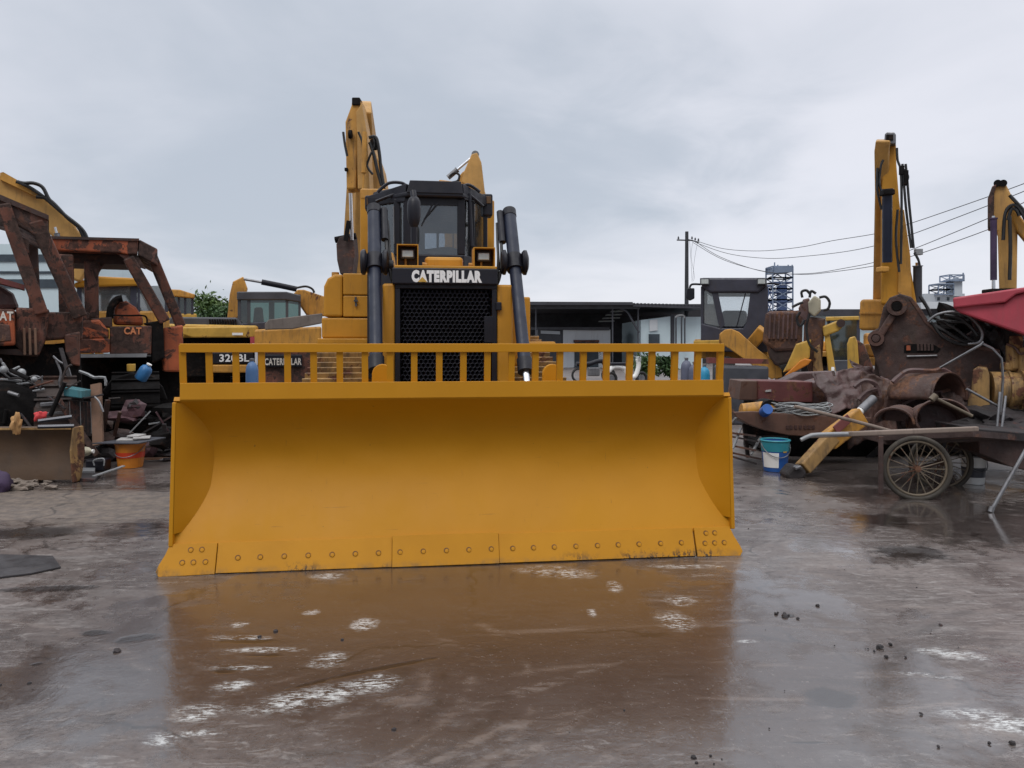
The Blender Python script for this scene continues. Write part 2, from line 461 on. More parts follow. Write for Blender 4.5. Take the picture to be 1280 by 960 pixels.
def belt(circles, xc, width, pitch=0.2, th=0.025, grouser=0.05, T=None):
    "track shoes round a set of wheels (y, z, r) in the local y/z plane; T maps (x, y, z) on"
    T = T or Matrix.Identity(4)
    H = hull2([(round(y + r * math.cos(2 * PI * i / 40), 5), round(z + r * math.sin(2 * PI * i / 40), 5)) for y, z, r in circles for i in range(40)])
    P = [Vector((0, a, b)) for a, b in H]
    L = [(P[(i + 1) % len(P)] - P[i]).length for i in range(len(P))]
    tot = sum(L); n = max(8, round(tot / pitch)); st = tot / n
    mb = MB(); i = 0; acc = 0.0
    for k in range(n):
        s = k * st
        while acc + L[i] < s: acc += L[i]; i += 1
        a, b = P[i], P[(i + 1) % len(P)]
        t = (b - a).normalized(); p = a + t * (s - acc)
        nr = Vector((0, t.z, -t.y))
        M = T @ frame(p + Vector((xc, 0, 0)), Vector((1, 0, 0)), t, nr)
        mb.box((0, 0, 0), (width, st * 0.94, th), M)
        mb.box((0, -st * 0.36, grouser / 2), (width, 0.025, grouser), M)
        mb.box((0, 0, -0.05), (width * 0.34, st * 1.02, 0.07), M)
    return mb
# ------------------------------------------------------------------ the bulldozer in the middle
DZ = Vector((-0.31, 5.23, 0)); DA = R(7.3)
dozer = thing('bulldozer', 'freshly painted yellow crawler bulldozer with wide blade resting on the wet concrete', 'bulldozer', DZ, DA)
_c, _s = math.cos(DA), math.sin(DA)
def LX(px, py, d):
    "local x and z on the dozer at depth d behind the cutting edge, from a survey pixel"
    t = (px - CX) / F
    x = (t * (DZ.y + d * _c) - DZ.x + d * _s) / (_c - t * _s)
    Y = DZ.y + x * _s + d * _c
    return Vector((x, d, CH - (py - HY) / F * Y))
def lx(px, d): return LX(px, HY, d).x
def lz(py, px, d): return LX(px, py, d).z
rng = random.Random(4)

# blade
XL, XR = lx(222, 0.16), lx(907, 0.16)
prof = [(0.082, 0.160), (0.120, 0.235), (0.174, 0.33), (0.238, 0.43), (0.296, 0.54), (0.334, 0.66), (0.340, 0.77), (0.312, 0.88), (0.255, 0.98), (0.175, 1.06), (0.088, 1.125)]
fine_prof = []
for (y0_, z0_), (y1_, z1_) in zip(prof, prof[1:]):
    for t_ in (0, 1 / 3, 2 / 3): fine_prof.append((y0_ + (y1_ - y0_) * t_, z0_ + (z1_ - z0_) * t_))
fine_prof.append(prof[-1])
for _ in range(6): fine_prof = [fine_prof[0]] + [((a[0] + 2 * b[0] + c_[0]) / 4, (a[1] + 2 * b[1] + c_[1]) / 4) for a, b, c_ in zip(fine_prof, fine_prof[1:], fine_prof[2:])] + [fine_prof[-1]]
mb = MB().strip(fine_prof, XL - 0.005, XR + 0.005, 0.03, 110)
for v in mb.bm.verts:                      # the mouldboard plate has been pushed about a little
    q = noise.noise(Vector((v.co.x * 1.3, v.co.z * 2.4, 3.1))) + 0.5 * noise.noise(Vector((v.co.x * 4, v.co.z * 5, 9)))
    v.co.y += (0.004 + 0.012 * math.exp(-((v.co.z - 0.72) / 0.11) ** 2)) * q
blade = mb.build('blade', 'blade_yellow', dozer, smooth=50)
zt0, zt1 = 1.122, 1.243
MB().strip([(0.085, zt0 - 0.004), (0.072, zt0 + 0.012), (0.078, zt1)], lx(226, 0.1), lx(903, 0.1), 0.03, 1).build('top_plate', 'fresh_yellow', blade, bevel=0.006)
for sgn, X in ((1, XL), (-1, XR)):         # end plates: vertical rim, plus a wing plate folded in to the mouldboard
    M = frame(Vector((X, 0, 0)), Vector((0, 1, 0)), Vector((0, 0, 1)), Vector((1, 0, 0)))
    out = [(0.06, 0.17), (0.075, 0.6), (0.085, 1.115), (0.19, 1.12), (0.36, 0.98), (0.43, 0.7), (0.37, 0.45), (0.22, 0.22), (0.11, 0.16)]
    em = MB().prism(out, M, -0.014, 0.014)
    for v in em.bm.verts: v.co.x -= sgn * 0.02 * max(0, 1 - v.co.z / 1.12)
    em.build('end_plate', 'fresh_yellow', blade, bevel=0.006)
    a = X + sgn * 0.016
    def board(z):
        for (y0_, z0_), (y1_, z1_) in zip(prof, prof[1:]):
            if z0_ <= z <= z1_: return y0_ + (y1_ - y0_) * (z - z0_) / (z1_ - z0_)
        return prof[-1][0]
    wp = MB(); rowz = [0.25 + (1.112 - 0.25) * i / 16 for i in range(17)]
    gridv = []
    for i, z in enumerate(rowz):
        t_ = i / 16
        wd = (0.175 if sgn > 0 else 0.15) * min(1, 1.12 * math.sin(PI * min(1, t_ * 0.95 + 0.03)) ** 0.8) + 0.01
        yr, yb = 0.068 + 0.012 * t_, board(z) + 0.004
        for j in range(7):
            s_ = j / 6
            e_ = s_
            gridv.append((a + sgn * wd * s_ - sgn * 0.02 * (1 - z / 1.12), yr + (yb - yr) * e_ + 0.008 * math.sin(PI * s_) * (yb - yr) / 0.2, z))
    wp._add(gridv, [(i * 7 + j, i * 7 + j + 1, i * 7 + j + 8, i * 7 + j + 7) for i in range(16) for j in range(6)])
    wp.build('wing_plate', 'fresh_yellow', blade, smooth=70)
# cutting edge: two long plates with a raised middle one, and two end bits that flare outward
def edge_plate(px0, px1, dz, proud):
    a, b = lx(px0, 0.02), lx(px1, 0.02)
    return MB().strip([(0.0 - proud, 0.004), (0.078 - proud, 0.185 + dz)], a + 0.0012, b - 0.0012, 0.03)
edge_plate(270, 490, 0.0, 0).build('cutting_edge', 'edge_yellow', blade, bevel=0.0015)
mid = edge_plate(490, 624, 0.012, 0.008).build('cutting_edge', 'edge_yellow', blade, bevel=0.0015)
edge_plate(624, 869, 0.0, 0).build('cutting_edge', 'edge_yellow', blade, bevel=0.0015)
tilt = Vector((0.0, 0.078, 0.185)).normalized()
BM = lambda: frame(Vector((0, 0, 0.004)), Vector((1, 0, 0)), tilt, Vector((0, -tilt.z, tilt.y)))
for s, xa, xb in ((-1, lx(270, 0.02), lx(215, 0.02)), (1, lx(870, 0.02), lx(911, 0.02))):
    o2 = [(xa + s * 0.004, -0.006), (xb + s * 0.075, -0.012), (xb + s * 0.098, 0.02), (xb + s * 0.085, 0.06), (xb + s * 0.05, 0.13), (xb + s * 0.028, 0.197), (xa + s * 0.004, 0.195)]
    MB().prism(o2, BM(), -0.034, 0.004).build('end_bit', 'edge_yellow', blade, bevel=0.003)
def bolt(x, h, off=0.0, r=0.017):
    M = BM() @ Matrix.Translation((x, h, off))
    ho = MB().lathe([(0, 0.0012), (r * 1.0, 0.0012), (r * 1.08, -0.004)], M, 18, False).build('bolt_shade_disc', 'recess_shade', blade, smooth=40)  # flat dark disc paints the shade of a hole the plate lacks
    MB().lathe([(0, 0.004), (r * 0.7, 0.003), (r * 0.82, 0.0), (r * 0.82, -0.003)], M @ Matrix.Translation((0.002, -0.004, 0.0005)), 14, False).build('bolt', 'fresh_yellow', ho, smooth=40)
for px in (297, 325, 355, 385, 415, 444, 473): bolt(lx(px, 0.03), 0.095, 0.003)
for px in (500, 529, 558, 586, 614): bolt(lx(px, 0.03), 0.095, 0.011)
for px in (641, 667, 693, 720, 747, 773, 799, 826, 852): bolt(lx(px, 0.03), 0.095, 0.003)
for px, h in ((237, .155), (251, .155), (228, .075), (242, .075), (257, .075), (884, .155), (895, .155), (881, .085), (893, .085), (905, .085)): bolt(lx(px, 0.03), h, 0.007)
# rack above the blade
rack_x0, rack_x1 = lx(226, 0.1), lx(903, 0.1)
zr = CH + 0.002
rk = MB().box(((rack_x0 + rack_x1) / 2, 0.073, zr - 0.029), (rack_x1 - rack_x0, 0.012, 0.058)).box(((rack_x0 + rack_x1) / 2, 0.098, zr - 0.004), (rack_x1 - rack_x0, 0.06, 0.010)).build('rack_rail', 'fresh_yellow', blade, bevel=0.003)
posts = (229, 258, 292, 325, 358, 391, 424, 457, 489, 521, 552, 584, 612, 643, 674, 702, 731, 759, 789, 818, 847, 875, 900)
xs0, xs1 = lx(229, 0.1), lx(900.5, 0.1)
for i in range(len(posts)):
    x = xs0 + (xs1 - xs0) * i / (len(posts) - 1)
    x += rng.uniform(-0.004, 0.004)
    MB().bar((x, 0.112, zt1 - 0.002), (x, 0.086, zr - 0.012), 0.043, 0.012, (0, 1, 0)).bar((x - 0.018, 0.124, zt1 - 0.002), (x - 0.018, 0.10, zr - 0.012), 0.008, 0.035, (0, 1, 0)).build('rack_post', 'fresh_yellow', blade)
# back of the blade
for z in (0.3, 0.62, 0.95):
    MB().box(((XL + XR) / 2, 0.48, z), (XR - XL - 0.2, 0.16, 0.12)).build('blade_rib', 'fresh_yellow', blade, bevel=0.01)
for px in (478, 690):
    c = LX(px, 470, 0.55)
    M = frame(Vector((c.x, 0.52, 0)), Vector((1, 0, 0)), Vector((0, 0, 1)), Vector((0, 1, 0)))
    z1 = lz(455, px, 0.55)
    arc = [(0.075 * math.cos(a), z1 - 0.075 + 0.075 * math.sin(a)) for a in [PI * i / 10 for i in range(11)]]
    MB().prism([(0.085, 0.7)] + arc + [(-0.085, 0.7)], M, 0, 0.05).build('lug', 'fresh_yellow', blade, bevel=0.005)
for s in (-1, 1):
    MB().bar((s * 1.42, 0.5, 0.35), (s * 1.42, 3.2, 0.62), 0.16, 0.26).build('push_arm', 'fresh_yellow', dozer, bevel=0.01)

# radiator guard, grille
GD = 1.75
gx0, gx1 = lx(494, GD), lx(621, GD)
gz1 = lz(355, 557, GD); gz0 = 0.62
for a, b, nm in ((lx(478, GD), gx0 - 0.002, 1), (gx1 + 0.002, lx(641, GD), 2)):
    MB().box(((a + b) / 2, GD + 0.35, (gz0 + gz1) / 2), (b - a, 0.7, gz1 - gz0)).build('radiator_guard', 'clean_yellow', dozer, bevel=0.02)
MB().box((lx(658, GD) - 0.06, GD + 0.75, (1.28 + 1.93) / 2), (0.2, 0.5, 0.65)).build('side_housing', 'clean_yellow', dozer, bevel=0.03)
MB().box((lx(632, GD) + 0.035, GD + 0.5, 1.35), (0.14, 0.4, 1.2)).build('side_housing', 'clean_yellow', dozer, bevel=0.03)
gr = MB()
fw = 0.045
gr.box(((gx0 + gx1) / 2, GD + 0.02, gz1 - fw / 2), (gx1 - gx0, 0.06, fw)).box((gx0 + fw / 2, GD + 0.02, (gz0 + gz1 - fw) / 2), (fw, 0.06, gz1 - fw - gz0)).box((gx1 - fw / 2, GD + 0.02, (gz0 + gz1 - fw) / 2), (fw, 0.06, gz1 - fw - gz0))
grille = gr.build('grille', 'satin_black', dozer, bevel=0.006)
MB().box(((gx0 + gx1) / 2, GD + 0.10, (gz0 + gz1) / 2), (gx1 - gx0 - 2 * fw, 0.02, gz1 - gz0 - 0.02)).build('radiator_core', 'grease_dark', grille)
hx = MB(); pit = 0.0405
nx = int((gx1 - gx0 - 2 * fw) / pit); rows = int((gz1 - gz0 - fw) / (pit * 0.866))
M0 = frame(Vector((gx0 + fw + pit / 2 + 0.004, GD + 0.018, gz1 - fw - pit / 2)), Vector((1, 0, 0)), Vector((0, 0, 1)), Vector((0, -1, 0)))
for r in range(rows):
    for c in range(nx):
        x = c * pit + (r % 2) * pit / 2; y = -r * pit * 0.866
        if x > gx1 - gx0 - 2 * fw - pit: continue
        vs = []
        for rad in (pit * 0.58, pit * 0.395):
            for k in range(6):
                a = PI / 6 + k * PI / 3
                vs.append(M0 @ Vector((x + rad * math.cos(a), y + rad * math.sin(a), 0.0 if rad > pit / 2 else 0.006)))
        for k in range(6):
            vs.append(M0 @ Vector((x + pit * 0.395 * math.cos(PI / 6 + k * PI / 3), y + pit * 0.395 * math.sin(PI / 6 + k * PI / 3), -0.02)))
        hx._add(vs, [(k, (k + 1) % 6, 6 + (k + 1) % 6, 6 + k) for k in range(6)] + [(6 + k, 6 + (k + 1) % 6, 12 + (k + 1) % 6, 12 + k) for k in range(6)])
hx.build('grille_mesh', 'satin_black', grille)
MB().box((lx(623, GD), GD - 0.02, lz(383, 620, GD)), (0.05, 0.05, 0.075)).build('latch', 'satin_black', grille, bevel=0.008)
MB().box((lx(612, GD) - 0.008, GD - 0.006, lz(412, 612, GD)), (0.085, 0.012, 0.24)).build('cover_plate', 'satin_black', grille, bevel=0.004)
# name board
nx0, nx1 = lx(490, 1.70), lx(622, 1.70)
nz0, nz1 = lz(355.5, 557, 1.70), lz(335, 557, 1.70)
nb = MB().box(((nx0 + nx1) / 2, 1.86, (nz0 + nz1) / 2), (nx1 - nx0, 0.32, nz1 - nz0)).build('name_board', 'satin_black', dozer, bevel=0.012)
tx0, tx1 = lx(514.5, 1.70), lx(602.5, 1.70)
text('CATERPILLAR', 'letter_white', nb, facing(((tx0 + tx1) / 2, 1.698, (nz0 + nz1) / 2 - 0.002)), tx1 - tx0, 0.110, bold=0.075)
ax = tx0 + (tx1 - tx0) * 0.152
MB().prism([(-0.042, 0), (0.042, 0), (0, 0.045)], facing((ax, 1.694, (nz0 + nz1) / 2 - 0.054)), 0, 0.004).build('emblem', 'bright_yellow', nb)
MB().box(((nx0 + nx1) / 2 + 0.01, 1.93, nz1 + 0.012), (nx1 - nx0 - 0.02, 0.34, 0.03)).build('trim_plate', 'clean_yellow', dozer, bevel=0.008)
# hood
hd = 1.95
MB().span((lx(531, hd), hd, nz1 + 0.02), (lx(579, hd), 3.28, lz(321, 556, hd))).build('hood', 'clean_yellow', dozer, bevel=0.03)
MB().span((lx(494, hd), hd + 0.22, 1.0), (lx(621, hd), 3.28, nz1 + 0.015)).build('engine_cover', 'clean_yellow', dozer, bevel=0.02)
for px in (528, 586): MB().tube((lx(px, hd), hd + 0.02, nz1 + 0.055), (lx(px + 6, hd), hd + 0.02, nz1 + 0.055), 0.022).build('pin', 'worn_yellow', dozer, smooth=40)
# headlights
for a, b, t, u in ((496, 523, 305, 334), (592, 619, 309, 337)):
    d = 1.82
    x0, x1 = lx(a, d), lx(b, d); z0, z1 = lz(u, (a + b) / 2, d), lz(t, (a + b) / 2, d)
    w = 0.009
    h = MB().span((x0, d, z1 - w), (x1, d + 0.2, z1)).span((x0, d, z0), (x1, d + 0.2, z0 + w)).span((x0, d, z0 + w), (x0 + w, d + 0.2, z1 - w)).span((x1 - w, d, z0 + w), (x1, d + 0.2, z1 - w)).span((x0, d + 0.2, z0), (x1, d + 0.212, z1)).build('headlight', 'clean_yellow', dozer)
    MB().box(((x0 + x1) / 2, d + 0.185, (z0 + z1) / 2), (x1 - x0 - 2.4 * w, 0.012, z1 - z0 - 2.4 * w)).build('lamp_back', 'lamp_inside', h)
    cz = (z0 + z1) / 2 + 0.025
    MB().box(((x0 + x1) / 2, d + 0.12, cz), (0.13, 0.10, 0.09)).build('lamp_housing', 'dark_grey', h, bevel=0.012)
    MB().box(((x0 + x1) / 2, d + 0.066, cz), (0.104, 0.012, 0.064)).build('lens', 'lamp_lens', h, bevel=0.006)
    MB().tube(((x0 + x1) / 2 - 0.02, d + 0.12, z0), ((x0 + x1) / 2 - 0.02, d + 0.12, cz - 0.03), 0.011).build('bracket', 'worn_yellow', h)
# exhaust stack
e0, e1 = LX(517.5, 277, 2.45), LX(517.5, 246, 2.45)
ex = e0.x
st = MB().lathe([(0.03, e0.z - 0.06), (0.052, e0.z - 0.02), (0.066, e0.z + 0.04), (0.069, (e0.z + e1.z) / 2), (0.064, e1.z - 0.05), (0.045, e1.z - 0.012), (0.03, e1.z)], Matrix.Translation((ex, 2.45, 0)), 20).build('exhaust_muffler', 'satin_black', dozer, smooth=50)
MB().tube((ex, 2.45, 2.15), (ex, 2.45, e0.z - 0.04), 0.032).build('exhaust_pipe', 'satin_black', st, smooth=50)
MB().tube((ex, 2.45, e1.z - 0.01), (ex - 0.01, 2.48, e1.z + 0.06), 0.03).build('exhaust_tip', 'satin_black', st, smooth=50)

# lift cylinders
def lift(tp, bt, tr, name_side, dd):
    d_t, d_b = 2.25, 1.28
    T_, B_ = LX(tp[0], tp[1], d_t), LX(bt[0], bt[1], d_b)
    ax_ = (B_ - T_).normalized()
    at = lambda s: T_ + (B_ - T_) * s
    k = (tr - tp[1]) / (bt[1] - tp[1])
    cyl = MB().tube(T_, at(k), 0.061, n=20).tube(at(k), at(0.955), 0.056, n=20).build('lift_cylinder', 'blue_black', dozer, smooth=40)
    MB().tube(at(0.93), at(1.0), 0.068, n=20).build('gland', 'satin_black', cyl, smooth=40)
    MB().tube(at(-0.03), at(0.02), 0.066, n=20).build('end_cap', 'satin_black', cyl, smooth=40, bevel=0.006)
    MB().tube(at(0.99), at(1.42), 0.03, n=16).build('rod', 'chrome', cyl, smooth=40)
    MB().tube(at(k - 0.03), at(k + 0.06), 0.078, n=20).build('collar', 'satin_black', cyl, smooth=40)
    for s in (-1, 1):
        c = at(k + 0.01) + Vector((s * 0.098, 0.0, 0))
        M = frame(c, Vector((0, 1, 0)), Vector((0, 0, 1)), Vector((1, 0, 0)))
        MB().lathe([(0.0, -0.028), (0.10, -0.028), (0.118, -0.01), (0.118, 0.012), (0.07, 0.03), (0.0, 0.034)], M, 24, False).build('trunnion', 'satin_black', cyl, smooth=35)
    sx = dd
    p = [at(0.02) + Vector((sx * 0.095, 0.0, 0)), at(0.16) + Vector((sx * 0.105, 0.01, 0)), at(0.30) + Vector((sx * 0.115, 0.02, 0)), at(k + 0.12) + Vector((sx * 0.15, 0.1, 0)), at(k + 0.2) + Vector((sx * 0.22, 0.25, 0))]
    MB().tube(at(0.0) + Vector((sx * 0.095, 0, 0.02)), at(0.2) + Vector((sx * 0.095, 0, 0)), 0.034, n=12).build('valve', 'satin_black', cyl, smooth=40)
    MB().hose(p, 0.017).build('hose', 'hose_rubber', cyl, smooth=60)
    MB().hose([q + Vector((sx * 0.03, 0.02, -0.06)) for q in p], 0.015).build('hose', 'hose_rubber', cyl, smooth=60)
    return cyl
lift((467.5, 264), (470.5, 463), 332, 'l', 1)
lift((637, 268), (657, 465), 332, 'r', -1)
for s, px in ((-1, 484), (1, 634)):
    MB().tube(LX(px - s * 0 - 8, 332, 1.95), LX(px + 8, 332, 1.95), 0.05).build('trunnion_mount', 'satin_black', dozer, smooth=40)
MB().hose([LX(488, 318, 2.3), LX(491, 330, 2.2), LX(490, 343, 2.1)], 0.03).build('pipe_elbow', 'worn_yellow', dozer, smooth=60)

# tracks: low front idler, high rear sprocket
for s in (-1, 1):
    xc = s * 1.02 - 0.12
    wheels = [(2.05, 0.50, 0.44), (5.15, 0.47, 0.42), (4.35, 1.17, 0.36)]
    tr = belt(wheels, xc, 0.62, 0.2, 0.028, 0.06).build('track', 'scrap_yellow', dozer)
    M = lambda y, z: frame(Vector((xc, y, z)), Vector((0, 1, 0)), Vector((0, 0, 1)), Vector((1, 0, 0)))
    for y, z, r in wheels:
        MB().lathe([(0.06, -0.14), (r - 0.12, -0.14), (r - 0.09, -0.06), (r - 0.09, 0.06), (r - 0.12, 0.14), (0.06, 0.14)], M(y, z), 28).build('sprocket' if z > 1 else 'idler', 'worn_yellow', tr, smooth=35)
    MB().box((xc, 3.6, 0.42), (0.36, 2.5, 0.34)).build('track_frame', 'clean_yellow', dozer, bevel=0.03)
    for k in range(6): MB().tube((xc - 0.2, 2.6 + 0.42 * k, 0.2), (xc + 0.2, 2.6 + 0.42 * k, 0.2), 0.11).build('roller', 'worn_yellow', tr, smooth=35)
MB().box((-0.12, 3.6, 0.72), (1.4, 2.8, 0.55)).build('chassis', 'clean_yellow', dozer, bevel=0.03)

# fenders and tanks beside the cab
d0 = 3.95
fx0, fx1 = lx(402, d0), lx(492, d0)
MB().span((lx(398, d0), d0 - 0.12, lz(430, 430, d0)), (fx1, d0 + 1.5, lz(423, 430, d0))).build('fender', 'clean_yellow', dozer, bevel=0.012)
MB().span((fx0, d0, lz(423, 430, d0) + 0.002), (fx1, d0 + 1.3, lz(397, 430, d0))).build('fuel_tank', 'clean_yellow', dozer, bevel=0.02)
zt = lz(396, 430, d0)
Mx = frame(Vector((0, d0 - 0.01, 0)), Vector((1, 0, 0)), Vector((0, 0, 1)), Vector((0, 1, 0)))
xa, xb, zb = lx(404, d0), lx(428.3, d0), lz(343, 430, d0)
tank = MB().prism([(xa, zt), (xb, zt), (xb, zb), (xa + 0.13, zb), (xa + 0.05, zb - 0.05), (xa + 0.008, zb - 0.14)], Mx, 0, 1.2).build('hydraulic_tank', 'clean_yellow', dozer, bevel=0.025)
MB().tube((xa + 0.11, d0 + 0.3, zb - 0.03), (xa + 0.11, d0 + 0.3, zb + 0.05), 0.045).build('filler_cap', 'worn_yellow', tank, smooth=40)
xc2 = lx(429, d0)
bx = MB().span((xc2, d0 - 0.02, lz(369, 440, d0) + 0.004), (fx1, d0 + 1.2, zb + 0.012)).build('battery_box', 'clean_yellow', dozer, bevel=0.012)
dr = MB().span((xc2, d0 - 0.012, zt), (fx1, d0 + 1.2, lz(369, 440, d0) - 0.004)).build('battery_door', 'clean_yellow', dozer, bevel=0.012)
MB().bar(LX(444.5, 371, d0 - 0.03), LX(445, 383, d0 - 0.03), 0.022, 0.02).box(LX(444.7, 376, d0 - 0.045), (0.045, 0.02, 0.02)).build('door_catch', 'dark_grey', dr)
rx0, rx1 = lx(628, d0), lx(663, d0)
MB().span((rx0, d0, lz(428, 650, d0)), (rx1, d0 + 1.3, lz(371, 650, d0))).build('battery_box', 'clean_yellow', dozer, bevel=0.02)
MB().span((rx0, d0 - 0.15, lz(433, 650, d0)), (lx(692, d0), d0 + 1.45, lz(427, 650, d0))).build('fender', 'clean_yellow', dozer, bevel=0.02)
rxm = lx(646, 3.2)
MB().span((rxm - 0.16, 3.2, 1.3), (rxm + 0.02, 3.8, lz(362, 646, 3.2))).build('air_cleaner', 'clean_yellow', dozer, bevel=0.03)

# cab
cf, cs, cr = 3.3, 3.78, 5.05
A, B = lx(506, cf), lx(580, cf)
Cc, D = lx(459, cs), lx(610, cs)
C2, D2 = lx(468, cr), lx(607, cr)
zroof0, zroof1 = lz(256, 545, cf), lz(227, 545, cf)
zs = lz(318, 545, cf)
zside = lz(262, 480, cs)
foot = [(A, cf), (B, cf), (D, cs), (D2, cr), (C2, cr), (Cc, cs)]
Mz = Matrix.Identity(4)
cab = MB().prism(foot, Mz, 1.1, zs).build('cab', 'satin_black', dozer, bevel=0.015)
rf = [(A + 0.03, cf - 0.05), (B - 0.02, cf - 0.05), (D + 0.0, cs + 0.0), (D2, cr + 0.1), (C2, cr + 0.1), (Cc, cs)]
rin = [(A + 0.06, cf + 0.03), (B - 0.05, cf + 0.03), (D - 0.06, cs + 0.05), (D2 - 0.05, cr + 0.02), (C2 + 0.05, cr + 0.02), (Cc + 0.06, cs + 0.05)]
zrl = zroof1 - 0.12
roof = MB().prism(rf, Mz, zrl - 0.06, zrl).build('roof', 'satin_black', cab, bevel=0.02)
MB().prism(rin, Mz, zrl, zroof1 - 0.02).build('roof_cap', 'satin_black', roof, bevel=0.04)
MB().slab([(A + 0.02, cf - 0.06, zrl - 0.02), (B - 0.01, cf - 0.06, zrl - 0.02), (B - 0.035, cf - 0.045, zroof1), (A + 0.055, cf - 0.045, zroof1)], (0, 0.06, 0)).build('roof_visor', 'satin_black', roof, bevel=0.008)
def pillar(x, y, w=0.075, z1=zrl - 0.06): MB().box((x, y, (zs + z1) / 2), (w, 0.075, z1 - zs)).build('pillar', 'satin_black', cab, bevel=0.012)
for x, y, w in ((A + 0.045, cf + 0.05, 0.12), (B - 0.03, cf + 0.05, 0.085), (Cc + 0.04, cs + 0.04, 0.07), (D - 0.035, cs + 0.04, 0.06), (C2 + 0.04, cr - 0.04, 0.08), (D2 - 0.03, cr - 0.04, 0.06)): pillar(x, y, w)
for f in (0.45, 0.72):
    q = Vector((A, cf, 0)).lerp(Vector((Cc, cs, 0)), 0.24 if f < 0.5 else 0.10)
for t_, w in ((0.38, 0.06),):
    q = Vector((B, cf, 0)).lerp(Vector((D, cs, 0)), t_ * 0.9)
    MB().box((q.x, q.y + 0.03, (zs + zrl - 0.06) / 2), (w * 0.8, 0.05, zrl - 0.06 - zs)).build('door_frame', 'satin_black', cab, bevel=0.008)
q = Vector((A, cf, 0)).lerp(Vector((Cc, cs, 0)), 0.20)
MB().box((q.x, q.y + 0.03, (zs + zrl - 0.06) / 2), (0.07, 0.05, zrl - 0.06 - zs)).build('door_frame', 'satin_black', cab, bevel=0.008)
MB().span((A + 0.1, cf + 0.015, zroof0), (B - 0.07, cf + 0.075, zrl - 0.06)).build('windscreen_header', 'satin_black', cab)
win = MB().span((A + 0.1, cf + 0.035, zs), (B - 0.07, cf + 0.043, zroof0)).build('windscreen', 'cab_glass', cab)
for (p0, p1) in (((541, 254), (527, 281)), ((547, 254), (530, 274))):
    MB().bar(LX(*p0, cf - 0.015), LX(*p1, cf - 0.015), 0.022, 0.012).build('wiper', 'satin_black', win)
for (xa_, ya_), (xb_, yb_) in (((A, cf), (Cc, cs)), ((B, cf), (D, cs)), ((Cc, cs), (C2, cr)), ((D, cs), (D2, cr))):
    a, b = Vector((xa_, ya_, zs)), Vector((xb_, yb_, zs))
    t = (b - a).normalized()
    a, b = a + t * 0.06, b - t * 0.06
    up = Vector((0, 0, zrl - 0.06 - zs)); inn = Vector((-t.y, t.x, 0))
    ctr = Vector(((A + B) / 2, 4.2, zs))
    if inn.dot(ctr - a) < 0: inn = -inn
    a, b = a + inn * 0.03, b + inn * 0.03
    MB().slab([a, b, b + up, a + up], inn * 0.006).build('side_window', 'side_glass', cab)
MB().slab([LX(508, 229, cf), LX(506, 252, cf), LX(458, 258, cs), LX(456, 246, cs)], (0.03, 0.06, 0)).build('roof_side', 'satin_black', roof, bevel=0.01)
MB().slab([LX(578, 229, cf), LX(581, 250, cf), LX(610, 256, cs), LX(610, 246, cs)], (-0.03, 0.06, 0)).build('roof_side', 'satin_black', roof, bevel=0.01)
# rear wall of the cab: upper panel and three low windows
zw0, zw1 = lz(314, 550, cr), lz(292, 550, cr)
MB().span((lx(512, cr), cr - 0.05, zw1), (lx(583, cr), cr - 0.01, zrl - 0.062)).build('rear_panel', 'dark_grey', cab)
for a, b in ((lx(521, cr), lx(531, cr)), (lx(545.5, cr), lx(548.5, cr)), (lx(565.5, cr), lx(567, cr))):
    MB().span((a, cr - 0.05, zs), (b, cr - 0.01, zw1)).build('rear_mullion', 'dark_grey', cab)
MB().span((C2 + 0.09, cr - 0.045, zs), (D2 - 0.09, cr - 0.039, zw1)).build('rear_window', 'clear_glass', cab)
sx = (A + B) / 2 + 0.03
MB().span((sx - 0.26, 4.3, zs - 0.1), (sx + 0.26, 4.8, zs + 0.05)).build('seat', 'seat_cloth', cab, bevel=0.05)
MB().hose([LX(521, 318, cf + 0.25), LX(540, 316, cf + 0.2), LX(560, 314, cf + 0.2), LX(577, 318, cf + 0.25)], 0.05).build('dashboard', 'dark_grey', cab, smooth=60)
# roll-over frame behind the cab, work lights and grab rails
rp = cr + 0.22
MB().span((lx(606, rp), rp, 1.4), (lx(618, rp), rp + 0.16, lz(250, 610, rp))).build('rollover_post', 'clean_yellow', dozer, bevel=0.02)
MB().span((lx(450, rp), rp, 1.4), (lx(462, rp), rp + 0.16, lz(236, 456, rp))).build('rollover_post', 'clean_yellow', dozer, bevel=0.02)
MB().span((lx(451, rp), rp - 0.01, lz(249, 456, rp)), (lx(482, rp), rp + 0.17, lz(235.5, 456, rp))).build('rollover_beam', 'worn_yellow', dozer, bevel=0.02)
for a, b, t, u in ((456, 470, 244, 262), (603, 616, 242, 270)):
    d = cs - 0.02
    x0, x1, z0, z1 = lx(a, d), lx(b, d), lz(u, (a + b) / 2, d), lz(t, (a + b) / 2, d)
    wl = MB().span((x0, d, z0), (x1, d + 0.18, z1)).build('work_light', 'satin_black', cab, bevel=0.02)
    MB().box(((x0 + x1) / 2, d - 0.004, z1 - 0.075), (x1 - x0 - 0.04, 0.012, 0.085)).build('lens', 'lamp_inside', wl, bevel=0.008)
for P in ([(472, 240), (486, 229), (503, 229), (510, 236)], [(470, 252), (490, 244), (508, 236)], [(570, 238), (585, 231), (600, 240)], [(580, 240), (590, 246), (604, 258)]):
    MB().hose([LX(a, b, cf + 0.15) for a, b in P], 0.018).build('grab_rail', 'satin_black', roof, smooth=60)
MB().tube(LX(586.5, 242, cf + 0.1), LX(589.5, 308, cf + 0.1), 0.022).build('grab_rail', 'satin_black', cab, smooth=60)
MB().tube(LX(492, 258, cf + 0.1), LX(492.5, 305, cf + 0.1), 0.008).build('antenna', 'steel', cab)
